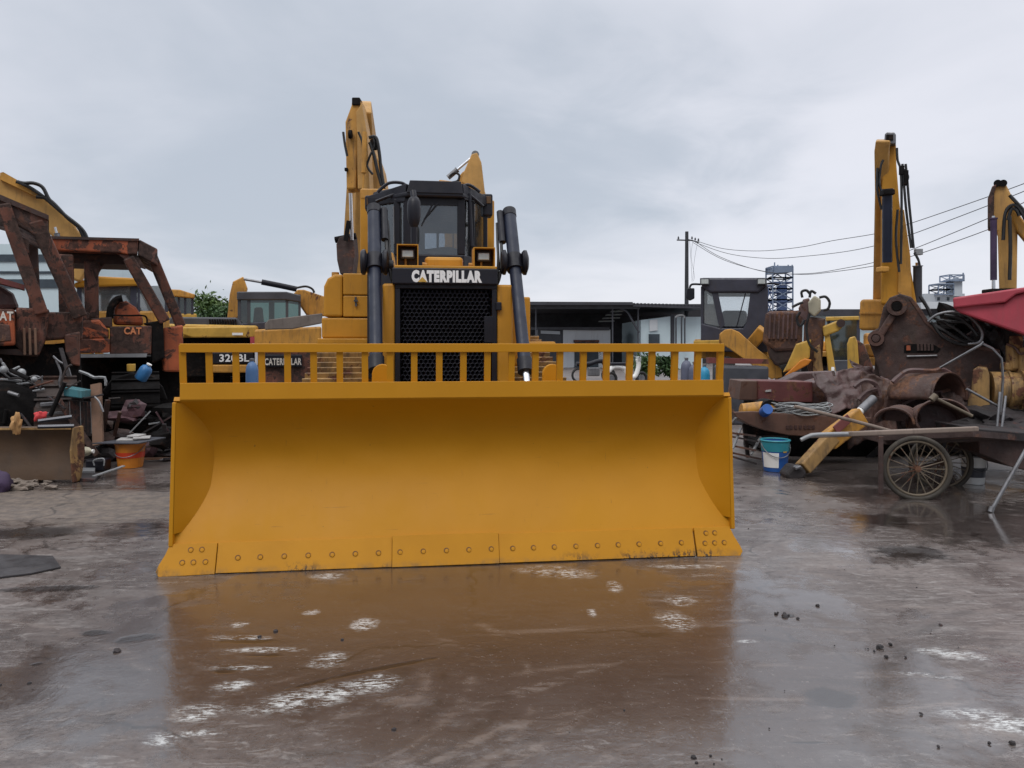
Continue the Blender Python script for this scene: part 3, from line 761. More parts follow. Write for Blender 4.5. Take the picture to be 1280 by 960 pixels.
# ------------------------------------------------------------------ excavators
def crawler(root, W_=2.5, L_=3.6, h=0.85, mat='track_brown'):
    for s in (-1, 1):
        xc = s * (W_ / 2 + 0.0)
        wh = [(-L_ / 2 + h / 2, h / 2, h / 2 - 0.02), (L_ / 2 - h / 2, h / 2, h / 2 - 0.02)]
        t = belt(wh, xc, 0.55, 0.21, 0.03, 0.03).build('track', mat, root)
        for y, z, r in wh:
            MB().tube((xc - 0.12, y, z), (xc + 0.12, y, z), r - 0.09, n=20).build('sprocket', 'grease_dark', t, smooth=35)
        MB().box((xc, 0, h / 2), (0.3, L_ - h, h * 0.42)).build('track_frame', mat, root, bevel=0.03)
    MB().box((0, 0, h * 0.6), (W_ - 0.5, 1.4, h * 0.5)).build('undercarriage', mat, root, bevel=0.04)
    MB().tube((0, 0, h * 0.85), (0, 0, h + 0.2), 0.6, n=28).build('slew_ring', 'grease_dark', root, smooth=35)

def boxbeam(pts, w, name, mat, root, bevel=0.03):
    "plate-sided arm: 3-D side outline (list of points in one plane) with width vector w"
    w = Vector(w)
    return MB().slab([Vector(p) - w / 2 for p in pts], w).build(name, mat, root, world=True, bevel=bevel)

def ram(a, b, root, r=0.07, k=0.6, mat='satin_black', rod='chrome'):
    a, b = Vector(a), Vector(b)
    m = a.lerp(b, k)
    c = MB().tube(a, m, r, n=14).build('hydraulic_cylinder', mat, root, world=True, smooth=40)
    MB().tube(m, a.lerp(b, k + 0.02), r * 1.2, n=14).build('gland', mat, c, world=True, smooth=40)
    MB().tube(m, b, r * 0.5, n=12).build('rod', rod, c, world=True, smooth=40)
    return c

def house(root, W_=2.5, y0=-2.2, y1=1.3, z0=1.05, z1=2.1, mat='worn_yellow', cab_side=-1, cab=True, roof='worn_yellow', cabz=2.9, glass='cab_glass', cw=True):
    MB().box((0, (y0 + y1) / 2, z0 + 0.09), (W_, y1 - y0, 0.18)).build('platform', mat, root, bevel=0.03)
    MB().span((cab_side * -0.2, y0 + 0.6, z0 + 0.182), (cab_side * -W_ / 2, y1 - 0.1, z1 - 0.25)).build('side_cover', mat, root, bevel=0.05)
    MB().span((-W_ / 2 + 0.02, y0 + 0.55, z0 + 0.184), (W_ / 2 - 0.02, -0.55, z1)).build('engine_hood', mat, root, bevel=0.06)
    if cw:
        pts = [(W_ / 2 * math.cos(a) , y0 + 0.5 - 0.55 * math.sin(a)) for a in [PI * i / 12 for i in range(13)]]
        MB().prism(pts, Matrix.Identity(4), z0 - 0.05, z1 - 0.1).build('counterweight', mat, root, bevel=0.06, smooth=35)
    if cab:
        a, b = cab_side * W_ / 2, cab_side * (W_ / 2 - 0.98)
        x0, x1 = min(a, b) + 0.01, max(a, b)
        ya, yb = -0.5, y1 + 0.05
        c = MB().span((x0, ya, z0 + 0.186), (x1, yb, z0 + 0.75)).build('cab', mat, root, bevel=0.04)
        MB().span((x0 - 0.02, ya - 0.02, cabz - 0.1), (x1 + 0.02, yb + 0.04, cabz)).build('roof', roof, c, bevel=0.04)
        zb = z0 + 0.75
        for x in (x0 + 0.04, x1 - 0.04):
            for y in (ya + 0.04, (ya + yb) / 2 - 0.1, yb - 0.04):
                MB().box((x, y, (zb + cabz - 0.1) / 2), (0.075, 0.075, cabz - 0.1 - zb)).build('pillar', 'dark_grey', c, bevel=0.01)
        for x in (x0 + 0.03, x1 - 0.03):
            MB().box((x, (ya + yb) / 2, (zb + cabz - 0.1) / 2), (0.008, yb - ya - 0.1, cabz - 0.1 - zb)).build('side_window', glass, c)
        for y in (ya + 0.03, yb - 0.03):
            MB().box(((x0 + x1) / 2, y, (zb + cabz - 0.1) / 2), (x1 - x0 - 0.1, 0.008, cabz - 0.1 - zb)).build('windscreen' if y > 0 else 'rear_window', glass, c)
        MB().span(((x0 + x1) / 2 - 0.24, 0.0, zb - 0.1), ((x0 + x1) / 2 + 0.24, 0.2, zb + 0.55)).build('seat', 'seat_cloth', c, bevel=0.05)

# tall boom behind the dozer, left
exA = thing('excavator', 'yellow excavator behind the dozer cab with its boom folded up highest of all', 'excavator', (-3.35, 20.6, 0), PI)
crawler(exA); house(exA, 2.6, cab_side=1, z1=2.2, cab=False)
def Q(Y, *pp): return [W(a, b, Y) for a, b in pp]
Yb = 17.6
boomA = boxbeam([W(436, 345, 18.6), W(459, 345, 18.6) + Vector((0, -0.5, 0)), W(461, 230, 17.8) + Vector((0, -0.45, 0)), W(452, 140, 16.6), W(452, 128, 16.9), W(452, 126, 17.3), W(462, 190, 18.2), W(470, 260, 18.9), W(455, 345, 19.6)], (0.42, 0.06, 0), 'boom', 'pale_yellow', exA)
MB().slab(Q(17.0, (452, 134), (455, 131), (462, 170), (477, 212), (481, 236), (476, 240), (463, 236), (457, 200)), (0.02, 0.5, 0)).build('boom_side_plate', 'pale_yellow', exA, world=True, bevel=0.02)
stk = MB().slab(Q(16.2, (431.5, 152), (440, 129), (452, 126), (447, 160), (445, 236), (433, 236)), (0.0, 0.42, 0)).build('stick', 'worn_yellow', exA, world=True, bevel=0.03)
MB().slab(Q(16.15, (445, 140), (452, 128), (459, 168), (462, 236), (447, 236)), (0, 0.5, 0)).build('stick_plate', 'pale_yellow', exA, world=True, bevel=0.02)
MB().box(W(446.5, 129, 16.3), (0.17, 0.3, 0.16)).build('boom_pin', 'grease_dark', exA, world=True, bevel=0.02)
MB().tube(W(436, 168, 16.1), W(440, 168, 16.1), 0.09).build('stick_pin', 'grease_dark', stk, world=True, smooth=40)
ram(W(438, 236, 16.4), W(440, 300, 16.6), exA, 0.075, 0.06, 'worn_yellow')
ram(W(456, 165, 15.95), W(454, 236, 15.95), exA, 0.05, 0.7, 'worn_yellow', 'worn_yellow')
bk = MB().slab(Q(16.6, (420, 305), (424, 296), (441, 292), (443, 318), (440, 343), (425, 343), (421, 325)), (0, 0.5, 0)).build('quick_coupler', 'dark_rust', exA, world=True, bevel=0.03)
MB().tube(W(419, 300, 16.7), W(445, 295, 16.7), 0.07).build('coupler_pin', 'grease_dark', bk, world=True, smooth=40)
MB().bar(W(432, 301, 16.5), W(436, 276, 16.5), 0.08, 0.08).build('link', 'grease_dark', exA, world=True)
for i, P in enumerate(([(461, 172), (470, 172), (474, 190), (476, 208), (480, 236)], [(462, 178), (467, 192), (471, 210), (477, 232)], [(448, 165), (453, 178), (455, 195), (460, 210), (466, 218)], [(429, 165), (431, 180), (434, 195)], [(466, 170), (468, 182), (462, 196), (458, 208)])):
    MB().hose([W(a, b, 16.0) for a, b in P], 0.035 if i < 2 else 0.025).build('hose', 'hose_rubber', exA, world=True, smooth=60)
MB().box(W(467, 181, 16.05), (0.14, 0.1, 0.22)).build('valve_block', 'grease_dark', exA, world=True, bevel=0.02)
MB().box(W(433, 212, 16.15), (0.06, 0.1, 0.06)).build('lamp_bracket', 'grease_dark', exA, world=True)

# second boom tip above the cab roof
exB = thing('excavator', 'yellow excavator hidden behind the dozer, only its pointed stick end showing above the cab roof', 'excavator', (-1.35, 24.0, 0), PI)
crawler(exB); house(exB, 2.6, cab_side=1, z1=2.2, cab=False)
boxbeam([W(608, 330, 20.5), W(619, 330, 20.5), W(615, 268, 20.5), W(606, 240, 20.5), W(602, 205, 20.5), W(597, 193, 20.5), W(590, 195, 20.5), W(580, 218, 20.5), W(577, 230, 20.5), W(599, 244, 20.5), W(604.5, 268, 20.5)], (0.0, 0.45, 0), 'stick', 'pale_yellow', exB)
MB().slab(Q(21.2, (548, 224), (572, 227), (592, 236), (588, 246), (578, 252), (574, 300), (574, 345), (553, 345), (556, 300)), (0, 0.5, 0)).build('boom', 'worn_yellow', exB, world=True, bevel=0.05)
ram(W(560, 222, 20.4), W(592, 195, 20.4), exB, 0.07, 0.35, 'steel')
MB().torus(frame(W(588, 226, 20.35), Vector((1, 0, 0)), Vector((0, 0, 1)), Vector((0, 1, 0))), 0.24, 0.07, 24, 6).build('pin_boss', 'worn_yellow', exB, world=True, smooth=60)
MB().tube(W(594, 193, 20.3), W(594.5, 193, 20.9), 0.10).build('stick_pin', 'galvanised', exB, world=True, smooth=40)
MB().hose([W(a, b, 20.3) for a, b in ((562, 220), (568, 216), (574, 219), (572, 226), (565, 228))], 0.03).build('hose', 'hose_rubber', exB, world=True, smooth=60)

# right-hand boom with the dark cylinder
YAW[0] = 0.485
exC = thing('excavator', 'yellow excavator at right with its boom standing straight up and dark cylinder along it', 'excavator', (8.75, 16.6, 0), PI - math.atan(0.485))
crawler(exC, 2.0); house(exC, 2.2, cab_side=-1, z1=1.75, cab=False, mat='worn_yellow')
MB().slab(Q(15.0, (1075, 378), (1077, 374), (1108, 374), (1108, 412), (1074, 412)), (0, 1.1, 0)).build('tool_box', 'worn_yellow', exC, world=True, bevel=0.04)
MB().bar(W(1074, 391, 14.97), W(1108, 391, 14.97), 0.03, 0.03).build('box_seam', 'worn_yellow', exC, world=True)
boomC = boxbeam([W(1099, 385, 15.4), W(1102, 330, 15.0), W(1102.5, 240, 14.4), W(1102, 190, 14.0), W(1104, 176, 13.9), W(1104, 174, 14.3), W(1106, 230, 15.1), W(1103, 385, 16.0)], (0.27, 0, 0), 'boom', 'pale_yellow', exC)
MB().slab(Q(14.25, (1104, 178), (1120, 178), (1120.5, 205), (1124, 250), (1131, 305), (1140, 345), (1146, 380), (1101, 380), (1101, 270)), (0, 0.4, 0)).build('stick', 'clean_yellow', exC, world=True, bevel=0.03)
MB().slab(Q(14.2, (1125, 262), (1130, 262), (1138, 320), (1140, 378), (1122, 378)), (0, 0.1, 0)).build('boom_side_plate', 'worn_yellow', exC, world=True, bevel=0.01)
tip = MB().slab(Q(14.1, (1105, 180), (1106, 167), (1109, 165), (1118, 165), (1120, 168), (1120, 180)), (0, 0.4, 0)).build('stick_end', 'steel', exC, world=True, bevel=0.02)
MB().box(W(1112, 172, 14.08), (0.11, 0.04, 0.10)).build('pin_hole', 'grease_dark', tip, world=True)
c = ram(W(1109, 328, 14.05), W(1109, 238, 13.9), exC, 0.085, 1.0, 'blue_black')
MB().box(W(1109, 241, 13.85), (0.2, 0.2, 0.10)).build('cylinder_head', 'grease_dark', c, world=True, bevel=0.02)
ram(W(1147, 378, 14.4), W(1147, 328, 14.3), exC, 0.075, 0.9, 'dark_grey')
for P in ([(1102, 262), (1097, 240), (1096.5, 222), (1097, 210)], [(1102, 240), (1099, 228), (1101, 208), (1104, 200)], [(1121, 185), (1122, 200), (1126, 215), (1127, 260), (1126, 330)], [(1132, 205), (1134, 225), (1136, 250), (1139, 280), (1142, 310)], [(1128, 205), (1130, 230), (1133, 265), (1139, 310)], [(1122, 262), (1120, 300), (1124, 340)], [(1143, 316), (1148, 325), (1150, 335)], [(1128, 212), (1132, 214), (1135, 222), (1131, 232)]):
    MB().hose([W(a, b, 13.95) for a, b in P], 0.022).build('hose', 'hose_rubber', exC, world=True, smooth=60)
MB().box(W(1132, 222, 13.95), (0.075, 0.08, 0.26)).build('valve_block', 'grease_dark', exC, world=True, bevel=0.01)
MB().box(W(1127, 213, 13.95), (0.07, 0.08, 0.16)).build('valve_block', 'grease_dark', exC, world=True, bevel=0.01)
MB().box(W(1148, 315, 14.0), (0.12, 0.1, 0.11)).build('lamp', 'galvanised', exC, world=True, bevel=0.01)
MB().box(W(1103, 337, 14.0), (0.16, 0.2, 0.10)).build('cylinder_foot', 'worn_yellow', exC, world=True, bevel=0.02)

YAW[0] = 0.63
# far right boom, cut by the frame edge
exD = thing('excavator', 'yellow excavator at the far right edge with a bent boom and worn paint', 'excavator', (9.6, 14.9, 0), PI - math.atan(0.63))
crawler(exD); house(exD, 2.6, cab_side=1, z1=1.9, cab=False, mat='scrap_yellow')
MB().slab(Q(13.0, (1237, 285), (1236, 248), (1241, 234), (1247, 228), (1257, 229), (1264, 243), (1273, 262), (1272, 290), (1271, 362), (1249, 362), (1247, 290)), (0, 0.42, 0)).build('boom', 'pale_yellow', exD, world=True, bevel=0.03)
MB().slab(Q(12.95, (1234.5, 285), (1234.5, 248), (1240, 233), (1247, 228), (1243, 240), (1242, 285)), (0, 0.46, 0)).build('boom_edge_plate', 'frame_rust', exD, world=True, bevel=0.02)
MB().slab(Q(12.9, (1259, 258), (1266, 256), (1290, 290), (1290, 312), (1272, 290)), (0, 0.3, 0)).build('stick', 'worn_yellow', exD, world=True, bevel=0.03)
ram(W(1242, 350, 12.8), W(1242, 270, 12.8), exD, 0.05, 0.95, 'cloth_purple')
MB().tube(W(1242, 350, 12.8), W(1242, 362, 12.8), 0.028).build('rod', 'chrome', exD, world=True)
MB().box(W(1250, 364, 12.9), (0.45, 0.3, 0.07)).build('cylinder_foot', 'grease_dark', exD, world=True, bevel=0.02)
for P in ([(1262, 244), (1275, 258), (1290, 275)], [(1254, 300), (1256, 270), (1262, 258), (1272, 258), (1282, 275)], [(1260, 275), (1264, 262), (1270, 262), (1274, 270)], [(1262, 350), (1263, 310), (1262, 270)]):
    MB().hose([W(a, b, 12.8) for a, b in P], 0.028).build('hose', 'hose_rubber', exD, world=True, smooth=60)
for px in (1247, 1254): MB().tube(W(px, 229, 12.95), W(px + 0.1, 229, 13.45), 0.06).build('stick_pin', 'grease_dark', exD, world=True, smooth=40)

YAW[0] = -0.5
# left: boom and cab behind the rusted dozers
exE = thing('excavator', 'yellow excavator behind the rusted dozers at left with hoses over its boom', 'excavator', (-10.0, 17.6, 0), R(116))
crawler(exE, 2.2, 3.0); house(exE, 2.2, y0=-1.0, y1=1.0, cab_side=1, z1=1.9, cab=False, cw=False)
boxE = [(-30, 205), (0, 219), (20, 226), (55, 246), (88, 274), (104, 297), (112, 330), (100, 352), (70, 340), (72, 300), (40, 272), (0, 247), (-30, 236)]
MB().slab(Q(15.2, *boxE), (0, 0.5, 0)).build('boom', 'pale_yellow', exE, world=True, bevel=0.03)
MB().slab(Q(15.1, (0, 216), (4, 215), (50, 241), (46, 246), (0, 224)), (0, 0.2, 0)).build('boom_flange', 'worn_yellow', exE, world=True)
for P in ([(20, 227), (30, 229), (42, 229), (53, 234), (60, 247), (66, 255)], [(22, 227), (40, 236), (58, 249), (80, 268), (100, 284), (108, 296), (110, 310)], [(45, 246), (62, 250), (84, 272), (98, 284), (105, 298)]):
    MB().hose([W(a, b, 15.05) for a, b in P], 0.034).build('hose', 'hose_rubber', exE, world=True, smooth=60)
ram(W(73, 300, 15.1), W(69, 284, 15.1), exE, 0.05, 0.5, 'steel')
ce = MB().slab(Q(15.6, (92, 388), (92, 440), (212, 440), (212, 388)), (0, 1.0, 0)).build('cab', 'worn_yellow', exE, world=True, bevel=0.05)
MB().slab(Q(15.5, (92, 354), (120, 345), (178, 348), (178, 357), (92, 359)), (0, 1.2, 0)).build('roof', 'clean_yellow', ce, world=True, bevel=0.04)
MB().slab(Q(15.62, (96, 359), (206, 357), (206, 390), (96, 390)), (0, 0.02, 0)).build('side_window', 'pale_glass', ce, world=True)
for px, w in ((96, 6), (163, 8), (172, 3), (206, 4)):
    MB().slab(Q(15.6, (px, 357), (px + w, 357), (px + w, 390), (px, 390)), (0, 0.08, 0)).build('pillar', 'cab_grey', ce, world=True, bevel=0.01)
MB().slab(Q(16.6, (96, 359), (206, 357), (206, 390), (96, 390)), (0, 0.02, 0)).build('rear_window', 'dusty_glass', ce, world=True)
MB().slab(Q(15.58, (119, 354), (160, 356), (160, 359), (119, 358)), (0, 0.06, 0)).build('window_header', 'cab_grey', ce, world=True)

YAW[0] = -0.43
# small cab further off, just right of the rusted canopy
exF = thing('excavator', 'distant yellow excavator cab just right of the rusted canopy', 'excavator', (-10.0, 23.2, 0), R(200))
crawler(exF, 2.2, 3.0); house(exF, 2.2, y0=-1.0, y1=1.0, cab_side=1, cab=False, z1=1.7, cw=False)
cf_ = MB().slab(Q(21.0, (205, 392), (246, 392), (246, 425), (205, 425)), (0, 1.2, 0)).build('cab', 'bright_yellow', exF, world=True, bevel=0.04)
MB().slab(Q(20.9, (203, 361), (225, 362), (244, 368), (243, 373), (203, 369)), (0, 1.4, 0)).build('roof', 'worn_yellow', cf_, world=True, bevel=0.03)
for px in (206, 222, 230, 239): MB().slab(Q(21.0, (px, 368), (px + 3, 368), (px + 3, 393), (px, 393)), (0, 0.1, 0)).build('pillar', 'cab_grey', cf_, world=True)
MB().slab(Q(21.04, (206, 369), (242, 371), (242, 393), (206, 393)), (0, 0.02, 0)).build('side_window', 'green_glass', cf_, world=True)
MB().slab(Q(22.2, (206, 369), (240, 371), (240, 393), (206, 393)), (0, 0.02, 0)).build('rear_panel', 'dark_grey', cf_, world=True)

YAW[0] = -0.3
# back ends seen through the rack: counterweight with number, and cab beyond
exG = thing('excavator', 'yellow excavator with black louvred hood and number on its dark tail', 'excavator', (-8.9, 21.6, 0), R(185))
crawler(exG, 2.3)
MB().slab(Q(19.5, (170, 410), (175, 404), (322, 407), (321, 420), (170, 424)), (0, 2.0, 0)).build('engine_hood', 'bright_yellow', exG, world=True, bevel=0.05)
hg = MB().slab(Q(19.7, (206, 408), (213, 396), (296, 397), (305, 408)), (0, 1.5, 0)).build('hood_cover', 'dark_grey', exG, world=True, bevel=0.04)
for k in range(11): MB().bar(W(262 + 3.2 * k, 399, 19.66), W(263 + 3.2 * k, 406, 19.66), 0.03, 0.04).build('louvre', 'grease_dark', hg, world=True)
MB().slab(Q(19.75, (180, 420), (312, 418), (312, 470), (180, 470)), (0, 1.8, 0)).build('tail_recess', 'grease_dark', exG, world=True)
MB().slab(Q(19.4, (228, 409), (320, 408), (322, 420), (316, 422), (240, 422), (228, 418)), (0, 0.3, 0)).build('tail_panel', 'bright_yellow', exG, world=True, bevel=0.03)
MB().box(W(294, 417.5, 19.385), (0.38, 0.012, 0.06)).build('name_strip', 'letter_white', exG, world=True)
cwG = MB().slab(Q(19.4, (262, 440), (318, 440), (318, 455), (262, 455)), (0, 0.4, 0)).build('counterweight', 'satin_black', exG, world=True, bevel=0.03)
text('320BL', 'letter_white', cwG, facing(W(293, 447.5, 19.37)), 0.70, 0.19, world=True, bold=0.03)
MB().slab(Q(19.35, (262, 456), (318, 456), (318, 466), (262, 466)), (0, 0.4, 0)).build('lower_panel', 'worn_yellow', exG, world=True, bevel=0.03)
MB().box(W(318, 425, 19.3), (0.2, 0.03, 0.17)).build('warning_plate', 'red_paint', exG, world=True)

exH = thing('excavator', 'yellow excavator with dark glazed cab and lowered boom left of the dozer', 'excavator', (-5.9, 22.0, 0), R(-75))
crawler(exH, 2.3)
bH = [(284, 398), (287, 368), (291, 352), (304, 345.5), (309, 360), (306, 372), (303, 398)]
MB().slab(Q(22.8, *bH), (0, 0.45, 0)).build('boom', 'worn_yellow', exH, world=True, bevel=0.03)
ch = MB().slab(Q(20.3, (296, 404), (378, 400), (378, 412), (296, 412)), (0, 1.3, 0)).build('cab', 'cab_grey', exH, world=True, bevel=0.03)
MB().slab(Q(20.25, (296, 364.5), (358, 364.5), (376, 369), (376, 378), (357, 375), (296, 375)), (0, 1.4, 0)).build('roof', 'dark_grey', ch, world=True, bevel=0.03)
for px, w in ((297, 4), (309, 4), (357, 3.5), (373, 3)): MB().slab(Q(20.3, (px, 368), (px + w, 368), (px + w, 405), (px, 405)), (0, 0.1, 0)).build('pillar', 'dark_grey', ch, world=True)
MB().slab(Q(20.34, (299, 369), (376, 371), (376, 405), (299, 405)), (0, 0.02, 0)).build('windscreen', 'green_glass', ch, world=True)
MB().slab(Q(21.2, (336, 376), (343, 376), (343, 404), (336, 404)), (0, 0.1, 0)).build('rear_post', 'bright_yellow', ch, world=True)
MB().slab(Q(20.9, (300, 376), (309, 376), (309, 404), (300, 404)), (0, 0.3, 0)).build('door_panel', 'cab_grey', ch, world=True)
MB().slab(Q(21.0, (318, 384), (328, 384), (330, 404), (316, 404)), (0, 0.3, 0)).build('seat', 'seat_cloth', ch, world=True, bevel=0.05)
cy = MB().hose([W(a, b, 20.8) for a, b in ((327, 352.5), (350, 357), (371, 361.5))], 0.075, n=10).build('hydraulic_cylinder', 'satin_black', exH, world=True, smooth=60)
MB().tube(W(305, 349, 20.9), W(328, 353, 20.8), 0.035).build('rod', 'steel', cy, world=True, smooth=40)
MB().hose([W(a, b, 20.7) for a, b in ((370, 360), (382, 358), (390, 361), (393, 366))], 0.03).build('hose', 'hose_rubber', exH, world=True, smooth=60)
MB().slab(Q(21.0, (366, 368), (372, 362), (380, 362), (398, 368), (410, 372), (410, 395), (384, 394)), (0, 0.5, 0)).build('stick', 'worn_yellow', exH, world=True, bevel=0.03)
MB().slab(Q(18.9, (318, 412), (402, 408), (402, 432), (318, 432)), (0, 2.2, 0)).build('house', 'worn_yellow', exH, world=True, bevel=0.05)
cwH = MB().slab(Q(18.7, (329, 443), (378, 443), (378, 459), (329, 459)), (0, 0.4, 0)).build('counterweight', 'satin_black', exH, world=True, bevel=0.03)
text('CATERPILLAR', 'letter_worn', cwH, facing(W(354, 452, 18.67)), 0.86, 0.17, world=True, bold=0.03)
MB().slab(Q(18.8, (322, 432), (402, 432), (402, 500), (322, 500)), (0, 1.6, 0)).build('tail_frame', 'frame_rust', exH, world=True, bevel=0.04)
pb = MB().slab(Q(17.6, (331, 405), (336, 399.5), (403, 391.5), (403, 404), (366, 411), (331, 412)), (0, 0.35, 0))
single('concrete_beam', 'weathered grey beam lying across yellow machinery left of the dozer', 'beam', pb, 'concrete_beam', W(366, 411, 17.6), bevel=0.02)

YAW[0] = 0.42
# green-glazed cab between the loader and the tall right boom
exI = thing('excavator', 'excavator with pale green windows and yellow roof edge between loader and tall right boom', 'excavator', (11.4, 28.4, 0), PI - math.atan(0.42))
crawler(exI, 2.3); house(exI, 2.4, cab_side=1, cab=False, z1=1.6)
ci = MB().slab(Q(26.0, (1034, 450), (1076, 450), (1076, 472), (1034, 472)), (0, 1.3, 0)).build('cab', 'dark_grey', exI, world=True, bevel=0.03)
MB().slab(Q(25.9, (1032, 396), (1074, 395), (1074, 400), (1032, 401)), (0, 1.5, 0)).build('roof', 'bright_yellow', ci, world=True, bevel=0.03)
for px in (1034, 1071): MB().slab(Q(26.0, (px, 400), (px + 4, 400), (px + 4, 452), (px, 452)), (0, 0.12, 0)).build('pillar', 'cab_grey', ci, world=True)
MB().slab(Q(26.04, (1036, 400), (1074, 400), (1074, 452), (1036, 452)), (0, 0.02, 0)).build('windscreen', 'green_glass', ci, world=True)
MB().slab(Q(27.3, (1036, 400), (1074, 400), (1074, 452), (1036, 452)), (0, 0.02, 0)).build('rear_panel', 'teal_box', ci, world=True)

YAW[0] = None
# ------------------------------------------------------------------ rusted dozers on the left
def plate(Y, pts, th, name, mat, root, bevel=0.0, dy=None, **kw):
    "a plate that faces the yard: outline read at distance Y, thickness th going back"
    return MB().slab([W(a, b, Y) for a, b in pts], (0, th, 0)).build(name, mat, root, world=True, bevel=bevel, **kw)
def barp(name, mat, root, a, Ya, b, Yb, w, h=None, bevel=0.01, **kw):
    return MB().bar(W(*a, Ya), W(*b, Yb), w, h or w, away()).build(name, mat, root, world=True, bevel=bevel, **kw)

# nearer one, cut by the frame edge
YAW[0] = -0.60
dA = thing('scrap_bulldozer', 'rusted cab-less bulldozer at the left edge with sloping canopy posts', 'bulldozer', (-6.6, 10.6, 0), math.atan(0.60))
YA = 9.6
plate(YA, [(-40, 232), (0, 246), (60, 271), (60, 292), (48, 296), (0, 270), (-40, 258)], 1.5, 'canopy', 'frame_rust', dA, 0.02)
plate(YA - 0.03, [(-40, 230), (0, 243), (61, 269), (61, 275), (0, 250), (-40, 238)], 1.56, 'canopy_edge', 'dark_rust', dA)
barp('canopy_post', 'frame_rust', dA, (4, 255), YA, (52, 392), YA + 0.1, 0.15, 0.16, 0.02)
barp('canopy_post', 'frame_rust', dA, (44, 276), YA + 0.05, (100, 396), YA + 0.2, 0.17, 0.16, 0.02)
barp('canopy_post', 'dark_rust', dA, (40, 300), YA + 1.4, (44, 392), YA + 1.4, 0.14, 0.14, 0.02)
barp('canopy_post', 'dark_rust', dA, (10, 258), YA + 0.04, (48, 292), YA + 0.04, 0.12, 0.1, 0.02)
plate(YA + 0.02, [(18, 292), (36, 300), (36, 316), (22, 312)], 0.2, 'gusset', 'frame_rust', dA)
plate(YA + 0.1, [(-30, 343), (0, 347), (30, 356), (30, 362), (0, 354), (-30, 350)], 0.3, 'seat_rail', 'red_beam', dA)
sA = plate(YA + 0.35, [(-30, 352), (0, 356), (16, 366), (24, 386), (-30, 388)], 0.5, 'seat', 'purple_rust', dA, 0.06)
bdA = plate(YA, [(-40, 386), (18, 386), (19, 432), (-40, 434)], 1.2, 'body_panel', 'orange_rust', dA, 0.03)
text('CAT', 'letter_worn', bdA, facing(W(3.5, 395, YA - 0.012)), 0.215, 0.115, world=True, bold=0.03)
plate(YA - 0.01, [(-6, 404), (12, 406), (14, 426), (-8, 428)], 0.03, 'hatch', 'rust', bdA, 0.01)
plate(YA + 0.15, [(20, 384), (62, 386), (60, 410), (56, 428), (48, 446), (30, 440), (18, 432)], 0.9, 'fender', 'frame_rust', dA, 0.03)
for px in (30, 37, 44): barp('fender_rib', 'wood', dA, (px, 410), YA + 0.12, (px + 1, 444), YA + 0.12, 0.03)
plate(YA + 0.25, [(52, 390), (104, 390), (103, 426), (82, 424), (54, 426)], 0.7, 'deck', 'frame_rust', dA, 0.03)
plate(YA + 0.2, [(80, 418), (100, 414), (100, 458), (90, 456), (82, 440)], 0.3, 'deck_support', 'frame_rust', dA, 0.02)
plate(YA + 0.6, [(48, 432), (85, 428), (82, 460), (46, 462)], 0.3, 'engine_recess', 'grease_dark', dA)
plate(YA + 0.18, [(-40, 436), (46, 436), (47, 446), (-40, 440)], 0.5, 'step_plate', 'dark_rust', dA, 0.01)
plate(YA + 0.4, [(55, 440), (67, 440), (67, 494), (54, 494)], 0.3, 'side_column', 'frame_rust', dA, 0.02)
gA = W(70, 430, 9.35); gA.z = 0
tA = belt([(0.5, 0.55, 0.5), (2.7, 0.5, 0.45)], 0, 0.46, 0.2, 0.03, 0.05, rootm(dA).inverted() @ Matrix.Translation(gA) @ Matrix.Rotation(math.atan(0.60), 4, 'Z')).build('track', 'track_brown', dA)
wA = frame(W(4, 525, 9.35), Vector((0.857, 0.514, 0)), Vector((0, 0, 1)), away())
MB().lathe([(0.08, 0), (0.30, 0), (0.42, 0.06), (0.46, 0.14), (0.46, 0.4), (0.08, 0.4)], wA, 28).build('sprocket', 'grease_dark', dA, world=True, smooth=35)
plate(9.95, [(-40, 430), (100, 430), (104, 500), (118, 560), (112, 590), (-40, 592)], 0.8, 'side_frame', 'grease_dark', dA, 0.03)
plate(9.5, [(0, 472), (22, 480), (40, 500), (47, 518), (44, 522), (34, 505), (16, 488), (0, 480)], 0.45, 'track_guard', 'dark_rust', dA, 0.01)
# ladder of stacked track links with a sloping side rail
barp('side_rail', 'frame_rust', dA, (70, 496), 9.3, (122, 570), 9.1, 0.07, 0.12)
for k in range(3): barp('step', 'steel', dA, (50 + 6 * k, 506 + 12 * k), 9.35, (74 + 9 * k, 504 + 12 * k), 9.35, 0.05, 0.02)
plate(9.2, [(85, 500), (117, 503), (117, 545), (100, 545), (86, 524)], 0.05, 'guard_grille', 'dark_scrap', dA)
for k in range(7): barp('grille_bar', 'galvanised' if k % 3 == 0 else 'frame_rust', dA, (87 + 4.4 * k, 502), 9.18, (88 + 4.4 * k, 530 + 2 * k), 9.18, 0.008)
for P in ([(0, 448), (8, 462), (20, 470), (46, 474), (54, 470)], [(30, 476), (42, 470), (52, 474), (50, 484), (40, 484)], [(4, 466), (20, 478), (40, 480)], [(70, 450), (76, 466), (74, 480), (80, 492)], [(66, 445), (74, 452), (84, 458), (88, 470)]):
    MB().hose([W(a, b, 9.5) for a, b in P], 0.014).build('hose', 'steel', dA, world=True, smooth=60)
for a, b in (((3, 453), (10, 463)), ((14, 463), (25, 458)), ((0, 474), (28, 476)), ((16, 481), (40, 478)), ((36, 490), (56, 486))):
    barp('lever', 'galvanised', dA, a, 9.45, b, 9.45, 0.028, 0.02)
